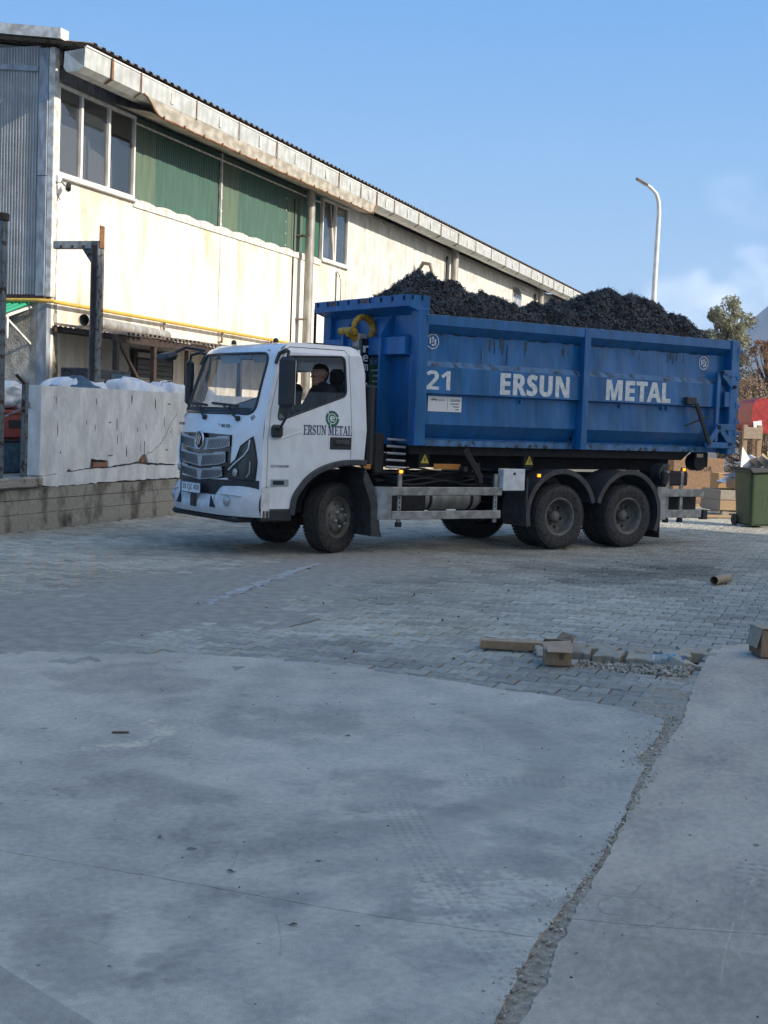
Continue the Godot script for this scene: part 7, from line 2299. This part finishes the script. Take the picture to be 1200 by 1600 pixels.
	# brown fence frames: posts, rails and boards one by one
	for k in 2:
		var fn := base("fence_panel", at_world(Vector3(8.95 + k * 1.35, -0.1, -32.6 + k * 0.2), -0.12), "brown timber fence panel in front of the red tank" if k == 0 else "brown timber fence panel joined beyond the first one", "fence")
		for x in [0.0, 0.65, 1.3]: bx("post", mats.fence_brown, fn, Vector3(x, 0.98, 0), Vector3(0.08, 1.96, 0.08), 0.008)
		for y in [0.75, 1.9]: bx("rail", mats.timber, fn, Vector3(0.65, y, 0.06), Vector3(1.34, 0.09, 0.04), 0.006)
		for j in 9: bx("board", mats.crate_brown, fn, Vector3(0.1 + j * 0.14, 0.40, 0.06), Vector3(0.12, 0.62, 0.025), 0.004)
		bx("brace", mats.dark_brown_steel, fn, Vector3(0.65, 1.25, 0.10), Vector3(1.45, 0.05, 0.03), 0.004, Basis(Vector3.BACK, 0.35))
	# rack of long timbers near the tail
	var st := base("timber_stand", at_world(Vector3(8.15, -0.1, -31.5), 0.0), "upright timber stand with a pale board beside the container tail", "stand")
	for x in [-0.16, 0.16]: bx("post", mats.timber, st, Vector3(x, 0.95, 0), Vector3(0.10, 1.9, 0.10), 0.008)
	bx("board", mats.cardboard_pale, st, Vector3(0.0, 1.72, 0.07), Vector3(0.42, 0.26, 0.03), 0.005)
	bx("shelf", mats.timber_grey, st, Vector3(0.0, 1.0, 0.0), Vector3(0.5, 0.05, 0.3), 0.005)
	# brown lettered crate under the container
	var cr := base("machine_crate", at_world(Vector3(6.72, -0.05, -31.0), 0.15), "brown cardboard machine crate on a pallet, seen under the container", "crate")
	bx("carton", mats.crate_brown, cr, Vector3(0, 0.62, 0), Vector3(1.15, 0.94, 0.9), 0.01)
	words("lettering", "MOTOR", mats.print_black, cr, ti(Vector3.RIGHT, Vector3.UP, Vector3(0.05, 0.86, 0.451)), 0.5, 0.11)
	for x in [-0.5, 0.0, 0.5]: bx("pallet_block", mats.timber, cr, Vector3(x, 0.07, 0.0), Vector3(0.14, 0.10, 0.9), 0.005)
	bx("pallet_deck", mats.timber_grey, cr, Vector3(0, 0.134, 0), Vector3(1.2, 0.022, 0.95), 0.003)
	# chipboard case
	var ch := base("chipboard_case", at_world(Vector3(7.05, -0.05, -28.9), 0.1), "orange chipboard case behind the low pallet box", "case")
	bx("body", mats.chipboard, ch, Vector3(0, 0.52, 0), Vector3(0.62, 0.64, 0.5), 0.008)
	for x in [-0.22, 0.22]: bx("foot", mats.timber, ch, Vector3(x, 0.1, 0), Vector3(0.1, 0.2, 0.5), 0.005)
	# low pallet box with things on it
	var pb := base("pallet_box", at_world(Vector3(6.98, -0.02, -27.6), 0.18), "low pale timber pallet box behind the truck tail", "crate")
	for k in 2:
		bx("plank", mats.timber if k == 0 else mats.timber_grey, pb, Vector3(0, 0.24 + k * 0.20, 0.45), Vector3(1.25, 0.19, 0.025), 0.005)
		bx("plank", mats.timber, pb, Vector3(0, 0.24 + k * 0.20, -0.45), Vector3(1.25, 0.19, 0.025), 0.005)
		for x in [-0.61, 0.61]: bx("plank", mats.timber_grey, pb, Vector3(x, 0.24 + k * 0.20, 0), Vector3(0.025, 0.19, 0.87), 0.005)
	for x in [-0.5, 0.0, 0.5]: bx("pallet_block", mats.timber_grey, pb, Vector3(x, 0.07, 0.40), Vector3(0.14, 0.10, 0.12), 0.005)
	bx("deck", mats.timber_grey, pb, Vector3(0, 0.135, 0), Vector3(1.22, 0.02, 0.86), 0.003)
	var ca := base("flat_carton", at_world(Vector3(7.15, 0.535, -27.6), 0.1), "flat brown carton lying on the pallet box", "carton")
	bx("body", mats.cardboard, ca, Vector3(0, 0.09, 0), Vector3(0.75, 0.18, 0.6), 0.006)
	bx("tape", mats.cardboard_pale, ca, Vector3(0, 0.181, 0), Vector3(0.06, 0.002, 0.6))
	var bl := base("blue_case", at_world(Vector3(7.18, 0.72, -27.65), 0.1), "small blue case on top of the flat carton", "case")
	bx("body", mats.blue_sheet, bl, Vector3(0, 0.10, 0), Vector3(0.55, 0.19, 0.45), 0.01)
	bx("lid_line", mats.navy_print, bl, Vector3(0, 0.15, 0.002), Vector3(0.552, 0.006, 0.45))
	var rb := base("rubbish_sack", at_world(Vector3(7.1, 0.53, -28.1), 0.4), "pile of grey and white wrapping behind the bin", "rubbish")
	for k in 5:
		bx("sheet", [mats.paper_white, mats.lamp_grey, mats.cardboard_pale, mats.paper_white, mats.sack_white][k], rb, Vector3(-0.15 + 0.1 * k, 0.18 + 0.09 * k, 0.05 * k - 0.1), Vector3(0.5, 0.02, 0.34), 0.004, Basis(Vector3(0.3, 0.2, 1).normalized(), 0.35 - 0.2 * k))
	# long planks on the lit paving
	var lp := base("pale_plank", at_world(Vector3(6.2, 0.0, -26.6), 0.2), "pale sawn plank lying on the sunlit paving", "plank")
	bx("board", mats.timber, lp, Vector3(0, 0.03, 0), Vector3(1.3, 0.05, 0.16), 0.006)
	bx("end_mark", mats.red_paint, lp, Vector3(-0.652, 0.03, 0), Vector3(0.004, 0.04, 0.14))
	# wheeled bin
	var b := base("wheeled_bin", at_world(Vector3(6.50, 0.0, -24.62), 0.25), "green wheeled bin overflowing with cardboard and white board", "bin")
	var bm := MB.new()
	bm.grid(64, 10, func(u: float, v: float) -> Vector3:
		var a := u * TAU + PI / 4
		var d := Vector2(cos(a), sin(a))
		var k := 1.0 / pow(pow(absf(d.x), 14.0) + pow(absf(d.y), 14.0), 1.0 / 14.0)
		var s := lerpf(0.235, 0.29, v)
		return Vector3(d.x * k * s, 0.06 + v * 0.90, d.y * k * s * 1.12), Vector3.ZERO)
	put(bm, "body", mats.bin_green, b)
	var rim := MB.new()
	rim.box(Vector3(0, 0.97, 0), Vector3(0.66, 0.06, 0.74), 0.02)
	rim.prism(PackedVector2Array([Vector2(-0.36, 1.03), Vector2(0.36, 1.03), Vector2(0.32, 0.985), Vector2(-0.29, 0.95)]), Transform3D(Basis(), Vector3(0, 0, -0.39)), 0.78)
	put(rim, "rim", mats.bin_lid, b)
	bx("base", mats.bin_green, b, Vector3(0, 0.05, 0), Vector3(0.44, 0.06, 0.5), 0.02)
	for x in [-0.25, 0.25]:
		var wm := MB.new()
		wm.tube([Vector3(x - 0.025, 0.10, -0.26), Vector3(x + 0.025, 0.10, -0.26)], 0.10, 18)
		put(wm, "wheel", mats.tyre, b)
	var stk := MB.new()
	stk.prism(ragged([Vector2(-0.05, 0.66), Vector2(0.05, 0.68), Vector2(0.07, 0.56), Vector2(0.03, 0.5), Vector2(0.07, 0.44), Vector2(0.05, 0.38), Vector2(0.0, 0.42), Vector2(-0.03, 0.36), Vector2(-0.03, 0.5), Vector2(-0.06, 0.58)], 0.02, 0.03, 3), Transform3D(Basis(Vector3.RIGHT, 0.066), Vector3(0.02, -0.0, 0.272)), 0.004)
	put(stk, "torn_label", mats.paper_white, b)
	var wb := base("white_board", at_world(Vector3(6.32, 0.98, -24.62), 0.25), "sharp white board sticking out of the bin", "board")
	var wbm := MB.new()
	wbm.prism(PackedVector2Array([Vector2(-0.16, 0.0), Vector2(0.20, 0.0), Vector2(0.02, 0.16), Vector2(-0.14, 0.36)]), Transform3D(Basis(Vector3.UP, 0.2), Vector3(0, 0.05, 0)), 0.012)
	put(wbm, "sheet", mats.paper_white, wb)
	for k in 4:
		var cs := base("waste_card", at_world(Vector3(6.45 + 0.07 * k, 1.02 + 0.02 * k, -24.7 + 0.08 * k), 0.5 * k), ["torn tan card on top of the bin", "folded yellow card in the bin", "curled card edge in the bin", "crumpled pale card heaped in the bin"][k], "card")
		bx("sheet", [mats.cardboard_pale, mats.cardboard, mats.cardboard_pale, mats.warn_yellow][k], cs, Vector3(0, 0.09, 0), Vector3(0.26, 0.012, 0.22), 0.003, Basis(Vector3(1, 0.2, 0.5).normalized(), 0.5 + 0.25 * k))

# ---- litter and small things on the ground
func carton(called: String, xf: Transform3D, s: Vector3, label: String, m: Material, flaps := true) -> Node3D:
	var r := base(called, xf, label, "carton")
	var t := 0.006
	bx("bottom", m, r, Vector3(0, t / 2, 0), Vector3(s.x, t, s.z))
	for e in [-1, 1]:
		bx("wall", m, r, Vector3(0, s.y / 2 + t, e * (s.z - t) / 2), Vector3(s.x, s.y, t), 0.001)
		bx("wall", m, r, Vector3(e * (s.x - t) / 2, s.y / 2 + t, 0), Vector3(t, s.y, s.z - 2 * t - 0.001), 0.001)
	if flaps:
		for e in [-1, 1]:
			bx("flap", mats.cardboard_pale, r, Vector3(0, s.y + 0.03, e * (s.z / 2 + 0.03)), Vector3(s.x * 0.96, 0.005, 0.10), 0.001, Basis(Vector3.RIGHT, e * 0.6))
	return r

func stone_mesh(sd: int) -> ArrayMesh:
	var r := RandomNumberGenerator.new()
	r.seed = sd
	var pts := []
	for i in 10: pts.append(Vector3(r.randfn(), r.randfn() * 0.7, r.randfn()).normalized() * Vector3(1.0, 0.6, 0.8) * r.randf_range(0.75, 1.1))
	# hull by brute force: each triple with all points behind it
	var b := MB.new()
	for i in 10:
		for j in range(i + 1, 10):
			for k in range(j + 1, 10):
				var n: Vector3 = (pts[j] - pts[i]).cross(pts[k] - pts[i])
				var pos := 0
				var neg := 0
				for q in 10:
					var d: float = n.dot(pts[q] - pts[i])
					if d > 1e-5: pos += 1
					elif d < -1e-5: neg += 1
				if pos == 0 or neg == 0: b.trio(pts[i], pts[j], pts[k], n if pos == 0 else -n)
	return b.mesh()

func pebbles(called: String, label: String, spots: Array, m: Material, sd: int, parent: Node = null) -> void:
	var r := base(called, yard_xf, label, "gravel", "", "stuff")
	for kind in 2:
		var mm := MultiMesh.new()
		mm.transform_format = MultiMesh.TRANSFORM_3D
		mm.use_colors = true
		mm.mesh = stone_mesh(sd + kind)
		mm.instance_count = spots.size() / 2
		for i in mm.instance_count:
			var s = spots[i * 2 + kind]
			mm.set_instance_transform(i, Transform3D(Basis(Vector3(rng.randfn(), rng.randfn(), rng.randfn()).normalized(), rng.randf() * TAU) * Basis.from_scale(Vector3.ONE * s[1]), s[0]))
			var t := rng.randf_range(0.5, 1.15)
			mm.set_instance_color(i, Color(t, t * rng.randf_range(0.94, 1.0), t * rng.randf_range(0.85, 1.0)))
		var mi := MultiMeshInstance3D.new()
		mi.multimesh = mm
		mi.material_override = m
		mi.name = "stones"
		r.add_child(mi, true)

func build_litter() -> void:
	var peb := StandardMaterial3D.new()
	peb.albedo_color = lin(0.44, 0.40, 0.33)
	peb.vertex_color_use_as_albedo = true
	peb.roughness = 0.95
	# rubble along the joint
	var sp := []
	for i in 4200:
		var s := rng.randf_range(-13.0, -7.4)
		var wide := 0.02
		var mid := 9.575
		if s < -10.6: wide = 0.055; mid = 9.56
		elif s > -8.8: wide = 0.07; mid = 9.47
		var z := mid + rng.randfn() * wide * (0.5 if rng.randf() < 0.8 else 1.1)
		sp.append([Vector3(s, -0.006 + rng.randf_range(0, 0.008), z), 0.0015 + 0.009 * pow(rng.randf(), 5.0) + (0.008 if rng.randf() < 0.02 else 0.0)])
	pebbles("joint_rubble", "crumbled concrete crumbs along the broken joint", sp, peb, 3)
	# gravel in the hole
	sp = []
	for i in 1600:
		var s := rng.randf_range(-6.05, -5.45)
		var z := rng.randf_range(8.45, 9.42)
		var y := -0.055 + 0.05 * smoothstep(8.6, 9.2, z) * smoothstep(-5.4, -5.8, s)
		sp.append([Vector3(s, y + rng.randf_range(0, 0.02), z), 0.008 + 0.02 * pow(rng.randf(), 2.0)])
	pebbles("hole_gravel", "loose pale gravel in the hole in the paving", sp, peb, 9)
	# grit blown over the slab and apron
	sp = []
	for i in 420:
		sp.append([Vector3(rng.randf_range(-12.6, -7.4), 0.001, rng.randf_range(6.5, 11.0)), 0.0015 + 0.005 * pow(rng.randf(), 4.0)])
	for i in 200:
		sp.append([Vector3(rng.randf_range(-7.0, 2.0), 0.004, rng.randf_range(4.5, 11.0)), 0.004 + 0.012 * pow(rng.randf(), 3.0)])
	var dark := peb.duplicate()
	dark.albedo_color = lin(0.10, 0.09, 0.08)
	pebbles("loose_grit", "specks of dark grit strewn over the concrete", sp, dark, 14)
	# displaced pavers round the hole
	var k := 0
	var names := ["loose paver tipped on edge at the rim of the hole", "loose paver leaning into the hole", "loose paver standing beside the gravel", "loose paver tilted by the bottle", "loose paver lying askew on the far rim", "loose paver lifted out beside the torn carton", "loose paver turned on the far rim by the apron", "loose paver half sunk at the apron corner", "loose paver behind the small carton", "loose paver flat on the far rim past the carton", "loose paver at the tip of the flattened carton"]
	for q in [[-5.44, 8.56, 0.10, 0.25, 0.05], [-5.50, 8.80, -0.08, 0.30, 0.0], [-5.51, 9.03, 0.06, 0.28, 0.05], [-5.22, 9.24, 0.35, 0.35, -0.1], [-5.22, 8.98, 0.08, 0.2, 0.1], [-5.24, 8.72, -0.1, 0.2, 0.1], [-5.02, 9.34, 0.5, 0.25, 0.1], [-5.52, 9.33, 1.0, 0.5, 0.25], [-5.66, 8.40, 0.35, 0.5, 0.1], [-5.24, 8.48, -0.15, 0.25, 0.12], [-5.30, 8.26, 0.3, 0.3, 0.1]]:
		var o := base("loose_paver", yard_xf * Transform3D(Basis(Vector3.UP, q[2]) * Basis(Vector3.BACK, q[3] * 0.5) * Basis(Vector3.RIGHT, q[4]), Vector3(q[0], 0.030, q[1])), names[k], "paver", "loose pavers round the hole")
		var pm: StandardMaterial3D = mats.paver.duplicate()
		pm.vertex_color_use_as_albedo = false
		var t := 0.34 + 0.03 * (k % 4)
		pm.albedo_color = lin(t * 1.14, t, t * 0.76)
		put_mesh(paver_meshes[k % 4], "block", pm, o)
		k += 1
	# torn cartons by the hole
	var c1 := carton("torn_carton", yard_xf * Transform3D(Basis(Vector3.UP, -1.25), Vector3(-5.98, 0.002, 8.52)), Vector3(0.18, 0.10, 0.17), "small open brown carton lying at the edge of the hole", mats.cardboard)
	bx("crumpled_lid", mats.cardboard_pale, c1, Vector3(0.0, 0.128, 0.0), Vector3(0.20, 0.006, 0.15), 0.002, Basis(Vector3(1, 0, 0.4).normalized(), 0.22))
	bx("label", mats.cardboard_in, c1, Vector3(0.02, 0.06, 0.087), Vector3(0.03, 0.04, 0.002))
	var fl := base("flattened_carton", yard_xf * Transform3D(Basis(Vector3.UP, -1.35), Vector3(-5.55, 0.02, 8.12)), "long flattened carton strip lying beside the hole", "cardboard")
	bx("strip", mats.cardboard_pale, fl, Vector3(0.0, 0.03, 0.0), Vector3(0.52, 0.008, 0.13), 0.002, Basis(Vector3.RIGHT, 0.35))
	bx("strip", mats.cardboard, fl, Vector3(0.0, 0.02, 0.07), Vector3(0.50, 0.06, 0.008), 0.002, Basis(Vector3.RIGHT, 0.15))
	bx("torn_flap", mats.paper_white, fl, Vector3(-0.1, 0.04, -0.10), Vector3(0.26, 0.006, 0.10), 0.002, Basis(Vector3(1, 0, 0.3).normalized(), -0.3))
	bx("torn_flap", mats.cardboard_in, fl, Vector3(0.34, 0.05, 0.0), Vector3(0.16, 0.008, 0.14), 0.002, Basis(Vector3(0.5, 0, 1).normalized(), 0.5))
	var f2 := base("cardboard_scrap", yard_xf * Transform3D(Basis(Vector3.UP, 0.7), Vector3(-5.30, 0.03, 8.36)), "folded pale cardboard scrap on the rim of the hole", "cardboard")
	bx("panel", mats.cardboard_pale, f2, Vector3(0, 0.02, 0), Vector3(0.24, 0.006, 0.14), 0.002, Basis(Vector3.RIGHT, 0.3))
	bx("panel", mats.cardboard, f2, Vector3(0, 0.035, 0.09), Vector3(0.22, 0.006, 0.10), 0.002, Basis(Vector3.RIGHT, -0.8))
	# bottle
	var bt := base("plastic_bottle", yard_xf * Transform3D(Basis(Vector3.UP, 0.35), Vector3(-5.56, 0.0, 9.22)), "crushed water bottle with a blue label in the gravel", "bottle")
	var bm := MB.new()
	bm.tube([Vector3(0, 0.03, -0.11), Vector3(0, 0.032, -0.08), Vector3(0.005, 0.035, 0.02), Vector3(0.0, 0.034, 0.06), Vector3(0, 0.034, 0.09), Vector3(0, 0.034, 0.105)], [0.028, 0.033, 0.028, 0.033, 0.014, 0.013], 14)
	put(bm, "bottle", mats.bottle, bt)
	var lb := MB.new()
	lb.tube([Vector3(0.004, 0.034, 0.0), Vector3(0.002, 0.0345, 0.055)], [0.0315, 0.0345], 14, false)
	put(lb, "label", mats.bottle_label, bt)
	var cp := MB.new()
	cp.tube([Vector3(0, 0.034, 0.104), Vector3(0, 0.034, 0.12)], 0.016, 12)
	put(cp, "cap", mats.blue_sheet, bt)
	# cardboard tube
	var tb := base("cardboard_tube", yard_xf * Transform3D(Basis(Vector3.UP, deg_to_rad(-18.0)), Vector3(-0.03, 0.052, 9.08)), "brown cardboard tube lying on the pavers", "tube")
	var tm := MB.new()
	tm.tube([Vector3(-0.19, 0, 0), Vector3(0.19, 0, 0)], 0.048, 20, false)
	put(tm, "tube_outside", mats.cardboard_pale, tb)
	var ti2 := MB.new()
	ti2.tube([Vector3(-0.191, 0, 0), Vector3(0.191, 0, 0)], 0.042, 20, false)
	put(ti2, "tube_inside", mats.cardboard_in, tb)
	for e in [-0.1905, 0.1905]:
		var rg := MB.new()
		for j in 20:
			var a0 := TAU * j / 20.0
			var a1 := TAU * (j + 1) / 20.0
			rg.quado(Vector3(e, cos(a0) * 0.048, sin(a0) * 0.048), Vector3(e, cos(a1) * 0.048, sin(a1) * 0.048), Vector3(e, cos(a1) * 0.042, sin(a1) * 0.042), Vector3(e, cos(a0) * 0.042, sin(a0) * 0.042), Vector3(e, 0, 0))
		put(rg, "tube_rim", mats.cardboard, tb)
	# shipping box on the apron
	var sb := base("shipping_box", yard_xf * Transform3D(Basis(Vector3.UP, deg_to_rad(-69.0)), Vector3(-4.80, 0.0, 9.92)), "brown shipping box with a white label on the apron", "carton")
	bx("body", mats.cardboard, sb, Vector3(0.05, 0.11, 0), Vector3(0.42, 0.20, 0.30), 0.006)
	bx("lid_flap", mats.cardboard_pale, sb, Vector3(0.05, 0.216, 0.0), Vector3(0.43, 0.008, 0.31), 0.002, Basis(Vector3.RIGHT, -0.04))
	bx("side_flap", mats.cardboard_pale, sb, Vector3(-0.175, 0.15, 0.02), Vector3(0.006, 0.15, 0.26), 0.002, Basis(Vector3.BACK, -0.28))
	bx("painted_shadow_gap", mats.cardboard_in, sb, Vector3(-0.161, 0.10, 0), Vector3(0.004, 0.17, 0.26))  # dark cardboard sheet standing in for the shade behind the side flap
	var lab := bx("label", mats.paper_white, sb, Vector3(-0.01, 0.12, 0.1515), Vector3(0.095, 0.13, 0.003), 0.0005)
	for j in 3: bx("print_line", mats.print_black, lab, Vector3(-0.01, 0.155 - 0.02 * j, 0.1535), Vector3(0.07 - 0.012 * j, 0.005, 0.001))
	bx("print_mark", mats.print_black, lab, Vector3(-0.025, 0.085, 0.1535), Vector3(0.03, 0.035, 0.001))
	bx("tape_band", mats.print_black, sb, Vector3(0.20, 0.11, 0.1515), Vector3(0.07, 0.16, 0.002))
	# small things on the slab
	var sk := base("wood_chip", yard_xf * Transform3D(Basis(Vector3.UP, -1.1), Vector3(-9.23, 0.001, 6.94)), "splinter of brown wood on the smooth slab", "wood")
	bx("splinter", mats.timber, sk, Vector3(0, 0.006, 0), Vector3(0.09, 0.010, 0.014), 0.003)
	bx("bark_edge", mats.bark, sk, Vector3(0.0, 0.007, 0.0085), Vector3(0.08, 0.008, 0.003), 0.001)
	var lf := [["dry_leaf", -10.98, 8.37, "curled dry leaf lying just beyond the slab crack"], ["dry_leaf", -11.38, 8.78, "crumpled dry leaf on the near side of the slab crack"], ["dry_leaf", -10.72, 7.95, "dark dry leaf alone on the slab"], ["dry_leaf", -8.75, 8.0, "small dry leaf on the slab near the pavers"]]
	for q in lf:
		var o := base(q[0], yard_xf * Transform3D(Basis(Vector3.UP, q[1] * 7.0), Vector3(q[1], 0.002, q[2])), q[3], "leaf")
		var m := MB.new()
		m.grid(6, 4, func(u: float, v: float) -> Vector3:
			var w := sin(PI * u) * 0.008
			return Vector3((u - 0.5) * 0.032, 0.002 + 0.005 * absf(v - 0.5) * 2.0 * sin(PI * u) + 0.001 * sin(u * 6.0), (v - 0.5) * 2.0 * w), Vector3.UP)
		put(m, "blade", mats.bark, o)
		var s2 := MB.new()
		s2.tube([Vector3(0.014, 0.002, 0), Vector3(0.024, 0.003, 0.003)], 0.0008, 5)
		put(s2, "stalk", mats.bark, o)
